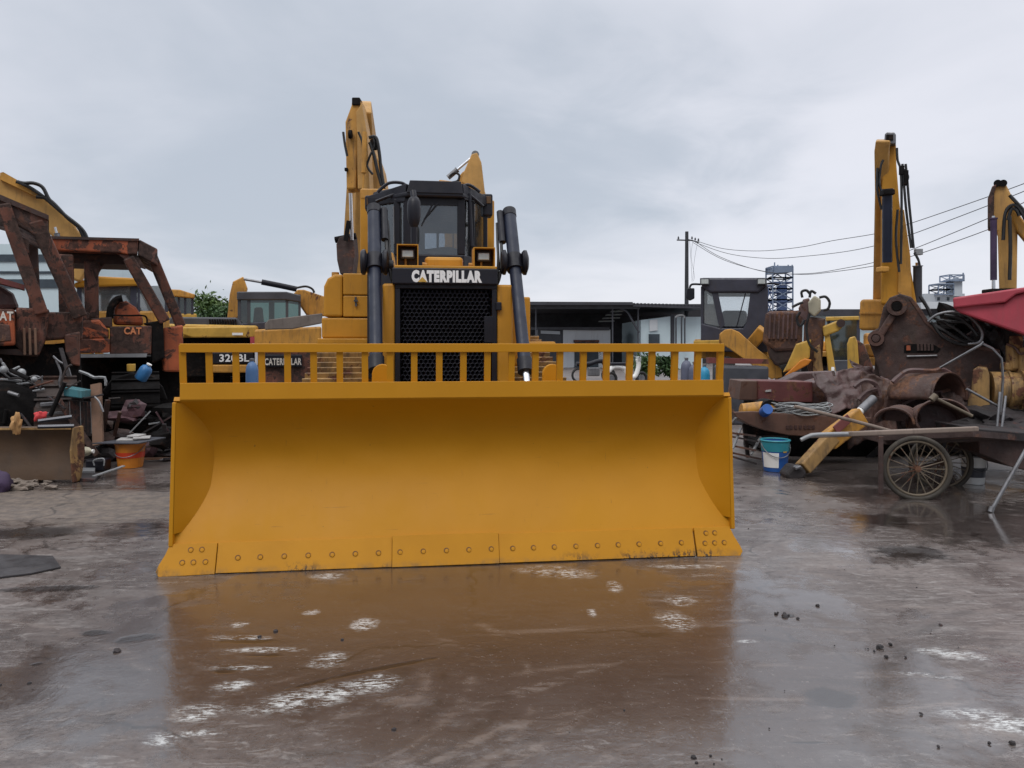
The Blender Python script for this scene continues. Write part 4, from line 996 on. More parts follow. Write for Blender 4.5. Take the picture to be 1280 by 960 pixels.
for px, py, r in ((27, 466, 0.05), (43, 474, 0.035), (5, 462, 0.045)): MB().lathe([(0, -0.02), (r, -0.01), (r * 1.05, 0.01), (r * .6, 0.03), (0, 0.035)], frame(W(px, py, 9.42), Vector((1, 0, 0)), Vector((0, 0, 1)), Vector((0, -1, 0))), 16, False).build('cap', 'galvanised', dA, world=True, smooth=40)

YAW[0] = -0.50
# farther one with the full flat canopy
dB = thing('scrap_bulldozer', 'orange rusted bulldozer without engine under a square open roll-over canopy', 'bulldozer', (-6.2, 12.8, 0), math.atan(0.5))
YB = 11.6
plate(YB, [(64, 297), (173, 300), (172, 318), (158, 318), (150, 316), (64, 313)], 0.25, 'canopy_front', 'orange_rust', dB, 0.02)
plate(YB - 0.02, [(63, 295), (174, 298), (174, 301), (63, 298.5)], 1.5, 'canopy_top', 'dark_rust', dB)
MB().slab([W(174, 299, YB), W(197, 311, YB + 0.2), W(197, 332, YB + 0.2), W(173, 319, YB)], (0, 1.5, 0)).build('canopy_side', 'frame_rust', dB, world=True, bevel=0.02)
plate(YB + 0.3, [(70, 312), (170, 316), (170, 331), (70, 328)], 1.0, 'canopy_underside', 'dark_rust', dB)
barp('canopy_post', 'frame_rust', dB, (160, 322), YB + 0.05, (206, 402), YB + 0.15, 0.16, 0.16, 0.02)
barp('canopy_post', 'frame_rust', dB, (189, 318), YB + 0.4, (226, 408), YB + 0.5, 0.15, 0.2, 0.02)
barp('canopy_post', 'frame_rust', dB, (82, 318), YB + 0.05, (84, 400), YB + 0.1, 0.2, 0.16, 0.02)
barp('canopy_post', 'frame_rust', dB, (114, 326), YB + 0.35, (115, 398), YB + 0.35, 0.19, 0.16, 0.02)
plate(YB + 0.34, [(105, 326), (132, 328), (124, 340), (121, 352), (106, 352)], 0.1, 'gusset', 'frame_rust', dB)
plate(YB + 0.04, [(148, 318), (172, 319), (182, 336), (164, 330)], 0.12, 'gusset', 'frame_rust', dB)
plate(YB + 0.1, [(76, 392), (112, 390), (112, 398), (102, 416), (76, 420)], 0.6, 'deck', 'frame_rust', dB, 0.03)
plate(YB + 0.05, [(101, 401), (124, 399), (135, 412), (135, 424), (101, 424)], 0.6, 'side_box', 'orange_rust', dB, 0.03)
plate(YB + 0.02, [(92, 424), (137, 423), (137, 441), (90, 442)], 0.6, 'side_box', 'orange_rust', dB, 0.02)
plate(YB - 0.02, [(82, 425), (92, 424), (90, 460), (84, 460)], 0.5, 'side_column', 'frame_rust', dB, 0.02)
pn = plate(YB + 0.1, [(137, 408), (190, 407), (189, 443), (137, 443)], 0.5, 'rear_panel', 'frame_rust', dB, 0.02)
text('CAT', 'letter_orange', pn, facing(W(166, 413.5, YB + 0.085)), 0.24, 0.11, world=True, bold=0.035)
seat = plate(YB + 0.3, [(141, 406), (142, 386), (147, 378), (158, 376), (170, 384), (178, 396), (180, 407)], 0.3, 'seat', 'orange_rust', dB, 0.05)
MB().hose([W(a, b, YB + 0.25) for a, b in ((137, 398), (139, 384), (146, 375), (153, 373))], 0.055).build('seat_edge', 'grease_dark', seat, world=True, smooth=60)
MB().hose([W(a, b, YB + 0.2) for a, b in ((141, 394), (160, 394.5), (181, 395), (184, 404))], 0.014).build('handrail', 'grease_dark', dB, world=True, smooth=60)
plate(YB - 0.05, [(98, 443), (184, 442), (183, 446.5), (98, 447)], 0.6, 'step_plate', 'galvanised', dB)
plate(YB + 0.15, [(112, 398), (140, 396), (140, 410), (124, 408)], 0.4, 'dash_panel', 'dark_rust', dB, 0.02)
plate(YB + 0.12, [(178, 404), (204, 400), (206, 448), (190, 455), (188, 408)], 0.4, 'hitch_frame', 'grease_dark', dB, 0.03)
plate(YB + 0.2, [(203, 410), (229, 406), (229, 465), (204, 465)], 0.8, 'fender', 'orange_rust', dB, 0.03)
plate(YB + 0.6, [(85, 445), (232, 445), (232, 585), (85, 588)], 1.2, 'side_frame', 'grease_dark', dB, 0.04)
gB = W(170, 430, 10.7); gB.z = 0
TB = rootm(dB).inverted() @ Matrix.Translation(gB) @ Matrix.Rotation(math.atan(0.5), 4, 'Z')
belt([(0.6, 0.55, 0.5), (2.6, 0.5, 0.48)], 0, 0.62, 0.2, 0.03, 0.05, TB).build('track', 'grease_dark', dB)
plate(11.0, [(127, 490), (140, 474), (165, 466), (190, 470), (204, 484), (210, 500), (200, 500), (188, 484), (165, 476), (145, 482), (134, 496)], 0.5, 'track_guard', 'grease_dark', dB, 0.02)

YAW[0] = None
# building behind the left dozers
wb = thing('white_building', 'pale building with dark bands far behind the rusted canopy at the left edge', 'building', (-19.5, 30.0, 0))
plate(30, [(-60, 305), (82, 305), (82, 462), (-60, 475)], 6.0, 'wall', 'wall_blue', wb)
for a, b in ((318, 327), (339, 342), (349, 360)): plate(29.95, [(-60, a), (82, a), (82, b), (-60, b)], 0.04, 'window', 'window_dark', wb)

# ------------------------------------------------------------------ odds and ends lying in front of the left machines
YP = 8.4
sb = thing('scrap_mouldboard', 'dull brown bulldozer blade lying at the left edge of the yard', 'blade', (-5.78, 8.25, 0), R(4))
pf = [(0.02, 0.03), (0.05, 0.16), (0.09, 0.28), (0.10, 0.42), (0.07, 0.53), (0.02, 0.59)]
MB().strip(pf, -1.5, 1.02, 0.03, 4).build('mouldboard', 'dull_blade', sb, smooth=50)
MB().box((-0.24, 0.05, 0.585), (2.5, 0.09, 0.02)).build('top_edge', 'scrap_yellow', sb)
MB().prism([(0.0, 0.0), (0.13, 0.0), (0.2, 0.3), (0.17, 0.6), (0.01, 0.6), (-0.04, 0.35)], frame(Vector((1.02, 0, 0)), Vector((0.12, 0.993, 0)).normalized(), Vector((0.0, 0, 1)), Vector((0.993, -0.12, 0))), 0, 0.03).build('end_plate', 'scrap_yellow', sb, bevel=0.01)
def obj1(name, label, cat, mat, mb, base, group=None, **kw): return single(name, label, cat, mb, mat, base, group, **kw)
bs = W(70, 536, 8.2)
ct = thing('chrome_bars', 'pair of dark bars with chipped chrome edges on top of the brown blade', 'metal bars', bs)
for (a, b, c, d) in ((48, 526.5, 89, 521), (48, 533.5, 92, 532.5)):
    bb = MB().bar(W(a, b, 8.15), W(c, d, 8.15), 0.04, 0.04).build('bar', 'satin_black', ct, world=True, bevel=0.004)
    MB().bar(W(a, b - 1.2, 8.12), W(c, d - 1.2, 8.12), 0.014, 0.02).build('bar_edge', 'chrome', bb, world=True)
def lump(c, s, seed, amp=0.25, sub=3, fr=1.6, hi=0.25):
    bm = bmesh.new()
    bmesh.ops.create_icosphere(bm, subdivisions=sub, radius=1)
    for v in bm.verts:
        n = v.co.normalized()
        k = noise.noise(n * fr + Vector((seed, seed * 1.7, 0))) + 0.6 * abs(noise.noise(n * fr * 2.3 + Vector((0, seed, seed)))) + hi * noise.noise(n * fr * 6 + Vector((seed, 3, 1)))
        v.co = n * (1 + amp * k * 1.6)
        v.co = Vector((v.co.x * s[0], v.co.y * s[1], v.co.z * s[2])) + Vector(c)
    m = MB(); m.bm.free(); m.bm = bm
    return m
obj1('red_rag', 'red rag bunched beside the chrome bars on the brown blade', 'rag', 'rag_red', lump(W(50, 520, 8.3), (0.055, 0.05, 0.05), 3, 0.4), W(50, 527, 8.3), smooth=60)
obj1('tan_rag', 'tan rag draped over the top edge of the brown blade', 'rag', 'rag_tan', lump(W(20, 529, 8.2), (0.05, 0.04, 0.09), 5, 0.4), W(20, 538, 8.2), smooth=60)
def jug(name, label, base, r, h, mat, ax=None, group=None):
    t = thing(name, label, 'jug', base, 0, group)
    M = Matrix.Translation(base) @ (ax or Matrix.Identity(4))
    MB().lathe([(r * 0.9, 0), (r, h * 0.05), (r, h * 0.62), (r * 0.8, h * 0.78), (r * 0.35, h * 0.88), (r * 0.35, h * 0.93)], M, 20).build('jug_body', mat, t, world=True, smooth=45)
    MB().lathe([(r * 0.42, h * 0.93), (r * 0.42, h)], M, 16).build('cap', 'white_paint', t, world=True, smooth=45)
    return t
jug('plastic_jug', 'cream plastic bottle lying sideways right of the brown blade', W(90, 565, 8.8) , 0.055, 0.25, 'jug_cream', Matrix.Rotation(R(88), 4, 'Y'))
jug('oil_jug', 'blue and white plastic jug tilted on the rusted track under the canopy', W(175, 474, 10.7), 0.085, 0.25, 'jug_blue', Matrix.Rotation(R(32), 4, 'Y'))
obj1('paint_tin', 'small yellow-green tin beside the blue jug', 'tin', 'bright_yellow', MB().lathe([(0.05, 0), (0.055, 0.005), (0.055, 0.095), (0.05, 0.1)], Matrix.Translation(W(164, 464, 10.6)), 18), W(164, 464, 10.95), smooth=40)
def bucket(name, label, base, r, h, mat, rim=None, band=None, band_mat=None, lid=None, group=None, tilt=None):
    t = thing(name, label, 'bucket', base, 0, group)
    M = Matrix.Translation(base) @ (tilt or Matrix.Identity(4))
    b = MB().lathe([(r * 0.80, 0.0), (r * 0.82, 0.012), (r, h), (r * 0.965, h), (r * 0.79, 0.03), (0.001, 0.03)], M, 32, False).build('bucket_body', mat, t, world=True, smooth=40)
    MB().lathe([(0.001, 0.0), (r * 0.80, 0.0)], M, 32, False).build('bucket_base', mat, b, world=True)
    MB().torus(M @ Matrix.Translation((0, 0, h)), r, 0.012, 32, 8).build('rim', rim or mat, b, world=True, smooth=60)
    if band:
        z0, z1 = band
        q = lambda z: r * (0.82 + 0.18 * z / h) + 0.003
        MB().lathe([(q(z0 * h), z0 * h), (q(z1 * h), z1 * h)], M, 32, False).build('label_band', band_mat, b, world=True, smooth=60)
    MB().hose([M @ Vector((r * 1.02 * math.cos(a), -abs(math.sin(a)) * r * 1.02 - 0.004, h * 0.9 - 0.42 * h * math.sin(a))) for a in [PI * i / 8 for i in range(9)]], 0.005).build('handle', 'steel', b, world=True, smooth=60)
    return t, M, b
ob, OM, obb = bucket('plastic_bucket', 'orange plastic bucket with a red band under a metal tray', G(163, 583.5), 0.172, 0.29, 'orange_plastic', band=(0.42, 0.66), band_mat='red_stripe')
tb = G(163, 583.5) + Vector((0, 0, 0.305))
tray = thing('metal_tray', 'flat metal tray balanced on the orange bucket', 'tray', tb)
MB().slab([tb + Vector(p) for p in ((-0.36, -0.2, 0), (0.22, -0.25, 0.005), (0.38, 0.12, 0.03), (0.0, 0.25, 0.02))], (0, 0, 0.012)).build('tray_plate', 'dark_grey', tray, world=True)
for i, (dx, dy, a) in enumerate(((-0.02, -0.02, 8), (0.14, 0.0, 20), (0.05, 0.05, -12))):
    single('paper_sheet', ('crumpled white paper on the left of the metal tray', 'white paper on the right of the metal tray', 'topmost small paper on the metal tray')[i], 'paper', MB().box((0, 0, 0), (0.22 - 0.03 * i, 0.15, 0.018), Matrix.Translation(tb + Vector((dx, dy, 0.034 + 0.019 * i))) @ Matrix.Rotation(R(a), 4, 'Z') @ Matrix.Rotation(R(4), 4, 'X')), 'paper', tb + Vector((dx, dy, 0.025 + 0.019 * i)), bevel=0.004)
obj1('wooden_plank', 'brown wooden plank standing upright among the scrap at left', 'plank', 'wood', MB().bar(W(123, 556, 9.3), W(120, 480, 9.5), 0.125, 0.035, (0, 1, 0)), W(123, 556, 9.3))
obj1('teal_box', 'small teal box resting on the rusted track left of the upright plank', 'box', 'teal_box', MB().slab([W(a, b, 9.2) for a, b in ((79, 484), (103, 488), (102, 498), (79, 495))], (0, 0.2, 0)), W(90, 496, 9.3), bevel=0.01)
obj1('angle_strip', 'bent pale metal strip lying above the upright plank', 'metal strip', 'galvanised', MB().hose([W(a, b, 9.6) for a, b in ((99, 464), (110, 468), (118, 472), (131, 472), (132, 482))], 0.018, 4, 2), W(118, 474, 9.6))
obj1('flat_bar', 'long thin flat bar on the ground in front of the orange bucket', 'metal bar', 'galvanised', MB().bar(G(116, 599) + Vector((0, 0, 0.03)), G(171, 588) + Vector((0, -0.3, 0.10)), 0.05, 0.012), G(140, 596))
obj1('dark_plate', 'dark flat plate on the ground left of the thin flat bar', 'metal plate', 'dark_scrap', MB().slab([G(95, 601), G(118, 603), G(126, 595), G(104, 592)], (0, 0, 0.03)), G(108, 598))
obj1('sheet_strip', 'light sheet strip on the ground behind the dark plate', 'metal strip', 'galvanised', MB().slab([G(96, 594), G(118, 594), G(119, 590), G(98, 590)], (0, 0, 0.05)), G(106, 592))
hb = thing('black_canister', 'black canister with a wire handle left of the orange bucket', 'canister', G(123, 588))
cb = MB().box(G(123, 588) + Vector((0, 0, 0.07)), (0.22, 0.18, 0.14)).build('canister_body', 'satin_black', hb, world=True, bevel=0.02)
MB().hose([W(a, b, 9.0) for a, b in ((118, 582), (117, 576), (124, 573.5), (130, 574), (130, 582))], 0.009).build('handle', 'galvanised', hb, world=True, smooth=60)
# white little pail on its side, rubble, cloth
jug('white_pail', 'small white pail lying on its side at the foot of the brown blade', G(50, 601.5) + Vector((0.02, 0, 0.065)), 0.065, 0.19, 'white_paint', Matrix.Rotation(R(92), 4, 'Y'))
obj1('purple_cloth', 'dark purple cloth heap at the bottom left by the brown blade', 'cloth', 'cloth_purple', lump(G(-6, 613) + Vector((0, 0, 0.05)), (0.17, 0.12, 0.13), 8, 0.3), G(-6, 613), smooth=60)
rr = random.Random(11)
rub = None
for i in range(26):
    px, py = rr.uniform(12, 66), rr.uniform(601, 612)
    g = G(px, py)
    s = rr.uniform(0.02, 0.05)
    single('rubble_piece', 'chunk of broken grey-brown rubble heaped before the brown blade', 'rubble', lump(g + Vector((0, 0, s * 0.5)), (s * rr.uniform(1, 2), s, s * rr.uniform(.4, .8)), i * 1.3, 0.5, 2), 'rubble', g, 'rubble before the brown blade')
for i in range(18):
    px, py = rr.uniform(2, 128), rr.uniform(452, 545)
    p0 = W(px, py, rr.uniform(9.0, 9.4)); L_ = rr.uniform(0.12, 0.42); a_ = rr.gauss(0.2, 0.9)
    d_ = Vector((math.cos(a_), rr.uniform(-.2, .2), math.sin(a_))) * L_
    m = rr.choice(['dark_scrap', 'dark_scrap', 'track_brown', 'frame_rust', 'steel', 'grease_dark'])
    mb_ = MB()
    if i % 3 == 0: mb_.hose([p0, p0 + d_ * 0.5 + Vector((0, 0, rr.uniform(-.08, .1))), p0 + d_], 0.012)
    elif i % 3 == 1: mb_.tube(p0, p0 + d_, rr.uniform(.012, .03), n=10)
    else: mb_.bar(p0, p0 + d_, rr.uniform(.02, .09), 0.014)
    single('loose_part', 'loose dark machine part piled on the rusted dozer at the left edge', 'machine part', mb_, m, p0, 'loose parts piled on the left rusted dozer', smooth=40)
# tangled scrap between the rusted dozer and the blade
sticks = [((162, 541), (188, 514), 'galvanised', 0.03), ((100, 585), (178, 560), 'dark_scrap', 0.06), ((200, 580), (214, 572), 'galvanised', 0.03), ((180, 592), (219, 586), 'wood', 0.05), ((205, 597), (220, 590), 'dark_scrap', 0.05), ((172, 545), (215, 520), 'dark_scrap', 0.04), ((195, 515), (214, 545), 'plum_scrap', 0.04), ((150, 515), (143, 545), 'rust', 0.04), ((135, 500), (128, 540), 'dark_rust', 0.06), ((136, 498), (150, 497), 'steel', 0.02), ((205, 530), (208, 560), 'dark_scrap', 0.05), ((186, 530), (200, 528), 'galvanised', 0.03), ((178, 560), (214, 552), 'dark_rust', 0.05)]
for i, (a, b, m, w) in enumerate(sticks):
    p0, p1 = W(*a, 9.8), W(*b, 9.9)
    for p in (p0, p1): p.z = max(p.z, w * 0.5 + 0.01)
    single('scrap_bar', 'short scrap metal bar in the tangle right of the orange bucket', 'scrap bar', MB().bar(p0, p1, w, w * 0.5), m, p0 if p0.z < p1.z else p1, 'scrap bars tangled by the orange bucket')
for i in range(30):
    px, py = rr.uniform(135, 218), rr.uniform(505, 592)
    Yh = 10.2 + rr.uniform(-0.3, 0.3)
    p = W(px, py, Yh); s = rr.uniform(0.05, 0.15)
    p.z = max(p.z, 0.05)
    m = rr.choice(['dark_scrap', 'dark_scrap', 'plum_scrap', 'dark_rust', 'grease_dark', 'dark_scrap'])
    single('scrap_piece', 'crumpled piece of dark scrap metal heaped under the rusted canopy', 'scrap piece', lump(p, (s * rr.uniform(.6, 1.8), s, s * rr.uniform(.4, 1)), 20 + i, 0.55, 2, 2.4), m, p - Vector((0, 0, s * 0.5)), 'dark scrap heaped under the rusted canopy')
obj1('ground_plate', 'flat steel sheet lying on the wet ground at the left edge', 'metal sheet', 'ground_steel', MB().slab([G(-30, 726), G(38, 718), G(76, 710), G(66, 696), G(0, 694), G(-40, 700)], (0, 0, 0.008)), G(20, 710))
def gas(name, label, px, py_top, Y, r, mat, group):
    b = W(px, py_top, Y); zt = b.z; b.z = 0
    t = thing(name, label, 'gas cylinder', b, 0, group)
    c = MB().lathe([(r * 0.95, 0), (r, 0.03), (r, zt - 0.22), (r * 0.9, zt - 0.14), (r * 0.6, zt - 0.085), (r * 0.3, zt - 0.06), (r * 0.28, zt - 0.045)], Matrix.Translation(b), 22).build('cylinder_body', mat, t, world=True, smooth=50)
    MB().lathe([(0.028, zt - 0.045), (0.04, zt - 0.04), (0.04, zt - 0.005), (0.02, zt)], Matrix.Translation(b), 14).build('valve_cap', 'steel', c, world=True, smooth=40)
gg = 'gas cylinders standing behind the blade'
gas('gas_cylinder', 'dusty blue gas cylinder behind the left end of the blade', 315, 448, 13.6, 0.108, 'gas_blue', gg)
gas('gas_cylinder', 'bright blue gas cylinder behind the right end of the blade', 880.5, 455, 15.2, 0.108, 'gas_cyan', gg)
gas('gas_cylinder', 'grey gas cylinder just left of the bright blue one', 868, 452, 15.6, 0.115, 'gas_grey', gg)
gas('gas_cylinder', 'dark grey gas cylinder second from the bright blue one', 858, 447, 15.9, 0.115, 'gas_grey', gg)
# ------------------------------------------------------------------ wheel loader behind the scrap on the right
YAW[0] = 0.28
wl_ = thing('wheel_loader', 'yellow wheel loader with dark square cab behind the scrap', 'wheel loader', (5.3, 18.9, 0), PI - math.atan(0.28))
YL = 18.0
lc = plate(YL, [(876, 404), (900, 410), (945, 410), (960, 404), (960, 440), (876, 440)], 1.5, 'cab', 'cab_grey', wl_, 0.03)
plate(YL - 0.05, [(876, 347), (959, 347), (958, 358), (948, 366), (888, 366), (877, 358)], 1.6, 'roof', 'cab_grey', lc, 0.05)
plate(YL, [(888, 358), (896, 358), (906, 406), (901, 412), (898, 405)], 0.12, 'pillar', 'cab_grey', lc, 0.01)
plate(YL, [(939, 358), (959, 356), (960, 412), (928, 412), (933, 404)], 0.12, 'pillar', 'cab_grey', lc, 0.01)
plate(YL + 0.1, [(876, 358), (881, 358), (881, 410), (876, 410)], 0.1, 'pillar', 'cab_grey', lc, 0.01)
plate(YL + 1.4, [(876, 358), (884, 358), (884, 410), (876, 410)], 0.1, 'pillar', 'cab_grey', lc, 0.01)
plate(YL + 1.4, [(952, 358), (960, 358), (960, 410), (952, 410)], 0.1, 'pillar', 'cab_grey', lc, 0.01)
plate(YL + 1.42, [(884, 366), (952, 366), (952, 408), (884, 408)], 0.01, 'rear_window', 'clear_glass', lc)
plate(YL + 0.04, [(894, 366), (939, 366), (932, 404), (929, 408), (906, 408), (902, 404)], 0.01, 'windscreen', 'clear_glass', lc)
plate(YL + 0.1, [(879, 364), (894, 364), (900, 408), (879, 404)], 0.01, 'side_window', 'dusty_glass', lc)
plate(YL + 0.5, [(902, 388), (934, 388), (934, 412), (902, 412)], 0.4, 'seat', 'dark_grey', lc, 0.08)
barp('wiper', 'satin_black', lc, (921, 408), YL - 0.02, (932, 366), YL - 0.02, 0.025, 0.02)
for px in (881, 952): 
    q = plate(YL - 0.12, [(px - 6, 347.5), (px + 6, 347.5), (px + 6, 356), (px - 6, 356)], 0.15, 'work_light', 'dark_grey', lc, 0.01)
    plate(YL - 0.135, [(px - 4.5, 349), (px + 4.5, 349), (px + 4.5, 354.5), (px - 4.5, 354.5)], 0.012, 'lens', 'lamp_lens', q)
MB().hose([W(a, b, YL) for a, b in ((876, 355.5), (865, 355.5), (862, 360))], 0.025).build('mirror_arm', 'satin_black', lc, world=True)
plate(YL, [(859, 360), (868, 360), (868, 373), (862, 376), (857, 372)], 0.1, 'mirror', 'satin_black', lc, 0.02)
MB().hose([W(a, b, YL) for a, b in ((958, 355), (965, 354), (974, 355.5))], 0.02).build('mirror_arm', 'satin_black', lc, world=True)
plate(YL + 0.3, [(868, 424), (960, 424), (962, 448), (868, 448)], 1.8, 'front_frame', 'worn_yellow', wl_, 0.03)
plate(YL - 0.9, [(899, 418), (906, 412), (914, 411), (924, 415), (948, 437), (968, 452), (977, 462), (978, 472), (964, 474), (950, 464), (930, 449), (912, 436), (902, 430)], 0.3, 'lift_arm', 'worn_yellow', wl_, 0.02)
barp('lift_arm', 'worn_yellow', wl_, (938, 432), YL - 0.1, (955, 412), YL - 0.3, 0.28, 0.25, 0.03)
for px in (903, 918):
    plate(YL - 0.7, [(px - 5, 433), (px - 4, 420), (px - 2, 415), (px + 3, 415), (px + 5, 420), (px + 6, 433)], 0.12, 'arm_clevis', 'worn_yellow', wl_, 0.02)
barp('arm_link', 'bright_yellow', wl_, (868, 429), YL + 0.1, (905, 428), YL - 0.3, 0.12, 0.1, 0.02)
bu = plate(YL - 1.2, [(958, 392), (962, 389), (1000, 388), (1004, 394), (1003, 432), (994, 438), (970, 440), (954, 428)], 0.5, 'bucket_back', 'rust', wl_, 0.06)
for k in range(7): barp('bucket_rib', 'purple_rust', bu, (963 + 5.6 * k, 391), YL - 1.22, (961.5 + 5.6 * k, 424), YL - 1.22, 0.045, 0.05)
plate(YL - 1.15, [(958, 428), (1000, 430), (996, 452), (970, 458), (962, 446)], 0.4, 'bucket_hinge', 'dark_rust', wl_, 0.05)
for px in (905, 985):
    M = frame(W(px, 482, YL - 0.2), away(), Vector((0, 0, 1)), Vector((away().y, -away().x, 0)))
    ty = MB().lathe([(0.25, -0.22), (0.5, -0.25), (0.64, -0.2), (0.68, -0.1), (0.68, 0.1), (0.64, 0.2), (0.5, 0.25), (0.25, 0.22)], M, 32).build('tyre', 'rubber', wl_, world=True, smooth=30)
    MB().lathe([(0.02, -0.235), (0.27, -0.235), (0.27, 0.235), (0.02, 0.235)], M, 24).build('rim', 'worn_yellow', ty, world=True, smooth=30)
YAW[0] = None
ch_ = single('steel_channel', 'dull red steel channel lying across in front of the wheel loader', 'steel channel', MB().slab([W(a, b, 14.4) for a, b in ((886, 447), (960, 449), (961, 455), (886, 454))], (0, 0.2, 0)), 'red_beam', W(920, 455, 14.4))
sup = single('scrap_block', 'dark blue-grey engine block propping up the red steel channel', 'engine block', MB().slab([W(a, b, 14.3) for a, b in ((902, 457), (962, 458), (960, 532), (904, 532))], (0, 0.6, 0)), 'dark_grey', Vector((W(920, 480, 14.5).x, 14.6, 0)), bevel=0.05)

# tangle of an old excavator arm and coupler
YAW[0] = 0.39
oa = thing('scrap_linkage', 'dismantled rusty excavator arm with cream coupler and hoses right of the loader bucket', 'excavator arm', (5.9, 15.6, 0))
YO = 15.2
plate(YO, [(1010, 378), (1018, 369), (1026, 374), (1026, 388), (1018, 396), (1011, 390)], 0.3, 'coupler', 'jug_cream', oa, 0.03)
plate(YO + 0.1, [(998, 385), (1004, 374), (1012, 372), (1012, 392), (1008, 405), (1000, 396)], 0.3, 'coupler_arm', 'purple_rust', oa, 0.03)
plate(YO + 0.1, [(1005, 400), (1014, 396), (1032, 398), (1030, 422), (1026, 470), (1012, 470), (1004, 440)], 0.4, 'stick', 'rust', oa, 0.04)
plate(YO - 0.1, [(1028, 408), (1046, 401), (1054, 401), (1055, 407), (1048, 414), (1030, 421)], 0.3, 'lever_arm', 'bright_yellow', oa, 0.03)
plate(YO - 0.05, [(1030, 415), (1036, 412), (1043, 452), (1046, 470), (1036, 470)], 0.2, 'link', 'bright_yellow', oa, 0.02)
plate(YO - 0.05, [(1018, 435), (1025, 430), (1030, 470), (1016, 470)], 0.2, 'link', 'scrap_yellow', oa, 0.02)
plate(YO - 0.2, [(995, 430), (1014, 424), (1012, 448), (990, 462), (978, 466), (984, 455)], 0.2, 'yellow_bracket', 'bright_yellow', oa, 0.03)
plate(YO - 0.3, [(1000, 451), (1006, 448), (1015, 450), (1010, 456), (988, 468), (980, 470)], 0.2, 'orange_bracket', 'orange_plastic', oa, 0.02)
for P in ([(1003, 372), (1002, 365), (1008, 363), (1013, 368)], [(1012, 372), (1014, 364), (1020, 367)], [(1024, 372), (1032, 371), (1037, 378), (1035, 386), (1029, 388)], [(1000, 390), (996, 398), (1000, 408), (1006, 400)], [(1012, 392), (1008, 410), (1012, 430), (1022, 440)], [(990, 384), (998, 380), (1004, 378)]):
    MB().hose([W(a, b, YO - 0.2) for a, b in P], 0.026).build('hose', 'hose_rubber', oa, world=True, smooth=60)
MB().tube(W(1051, 404, YO - 0.15), W(1051, 404, YO + 0.25), 0.08).build('pin', 'dark_rust', oa, world=True, smooth=40)
yv = plate(YO - 1.4, [(1059, 430), (1062, 422), (1069, 420), (1072, 428), (1075, 468), (1060, 468)], 0.12, 'lug_plate', 'bright_yellow', oa, 0.02)
plate(YO - 1.3, [(1070, 424), (1080, 430), (1096, 470), (1076, 472)], 0.2, 'lug_side', 'frame_rust', oa, 0.02)

YAW[0] = 0.53
# big rusty bracket (ripper frame) standing before the tall boom
rb = thing('scrap_bracket', 'huge dark rusty steel bracket with pin bosses and a lettered slot', 'steel bracket', (4.75, 10.0, 0))
YR = 10.0
outl = [(1090, 438), (1085, 426), (1090, 414), (1098, 410), (1104, 384), (1112, 372), (1125, 367), (1139, 371), (1147, 382), (1158, 400), (1174, 416), (1192, 426), (1222, 434), (1250, 438), (1256, 462), (1236, 486), (1212, 498), (1150, 498), (1104, 492), (1098, 462)]
pl = plate(YR, outl, 0.14, 'side_plate', 'dark_rust', rb, 0.02)
plate(YR + 0.5, outl, 0.14, 'side_plate', 'dark_rust', rb, 0.02)
MB().slab([W(a, b, YR - 0.01) for a, b in ((1139, 371), (1147, 380), (1160, 400), (1176, 415), (1194, 425), (1224, 432), (1250, 437), (1250, 441), (1222, 437), (1191, 430), (1172, 419), (1156, 404), (1143, 384), (1136, 374))], (0, 0.62, 0)).build('flange', 'rust', rb, world=True, bevel=0.008)
for (px, py, r, m) in ((1121, 383, 0.12, 'grease_dark'), (1095, 423, 0.10, 'dark_rust')):
    M = frame(W(px, py, YR - 0.05), Vector((away().y, -away().x, 0)), Vector((0, 0, 1)), -away())
    b_ = MB().lathe([(0.02, 0.02), (r * 0.6, 0.02), (r * 0.6, 0.045), (r, 0.045), (r * 1.05, -0.12), (0.02, -0.12)], M, 28).build('pin_boss', 'rust', rb, world=True, smooth=35)
    MB().lathe([(0.0, 0.03), (r * 0.5, 0.03), (r * 0.45, 0.05), (0, 0.05)], M, 20, False).build('pin', m, b_, world=True, smooth=35)
barp('web', 'rust', rb, (1116, 394), YR - 0.03, (1101, 418), YR - 0.03, 0.09, 0.06, 0.02)
sl = plate(YR - 0.008, [(1130, 432), (1136, 430), (1166, 430), (1176, 436), (1172, 441), (1130, 441)], 0.02, 'slot', 'grease_dark', pl)
barp('slot_lip', 'steel', pl, (1133, 445.5), YR - 0.015, (1172, 444.5), YR - 0.015, 0.025, 0.02)
rn = random.Random(3)
for k in range(5):
    plate(YR - 0.03, [(1146 + 4.4 * k, 429.5), (1149 + 4.4 * k, 429), (1149.4 + 4.4 * k, 438), (1146.4 + 4.4 * k, 438.5)], 0.025, 'slot_rib', 'dark_rust', sl)
plate(YR - 0.02, [(1133, 432), (1139, 431), (1138, 438), (1133, 438)], 0.02, 'slot_plug', 'orange_rust', sl)
MB().slab([W(a, b, YR + 0.1) for a, b in ((1096, 430), (1104, 470), (1100, 500), (1092, 470))], (0, 0.4, 0)).build('rear_web', 'dark_rust', rb, world=True)
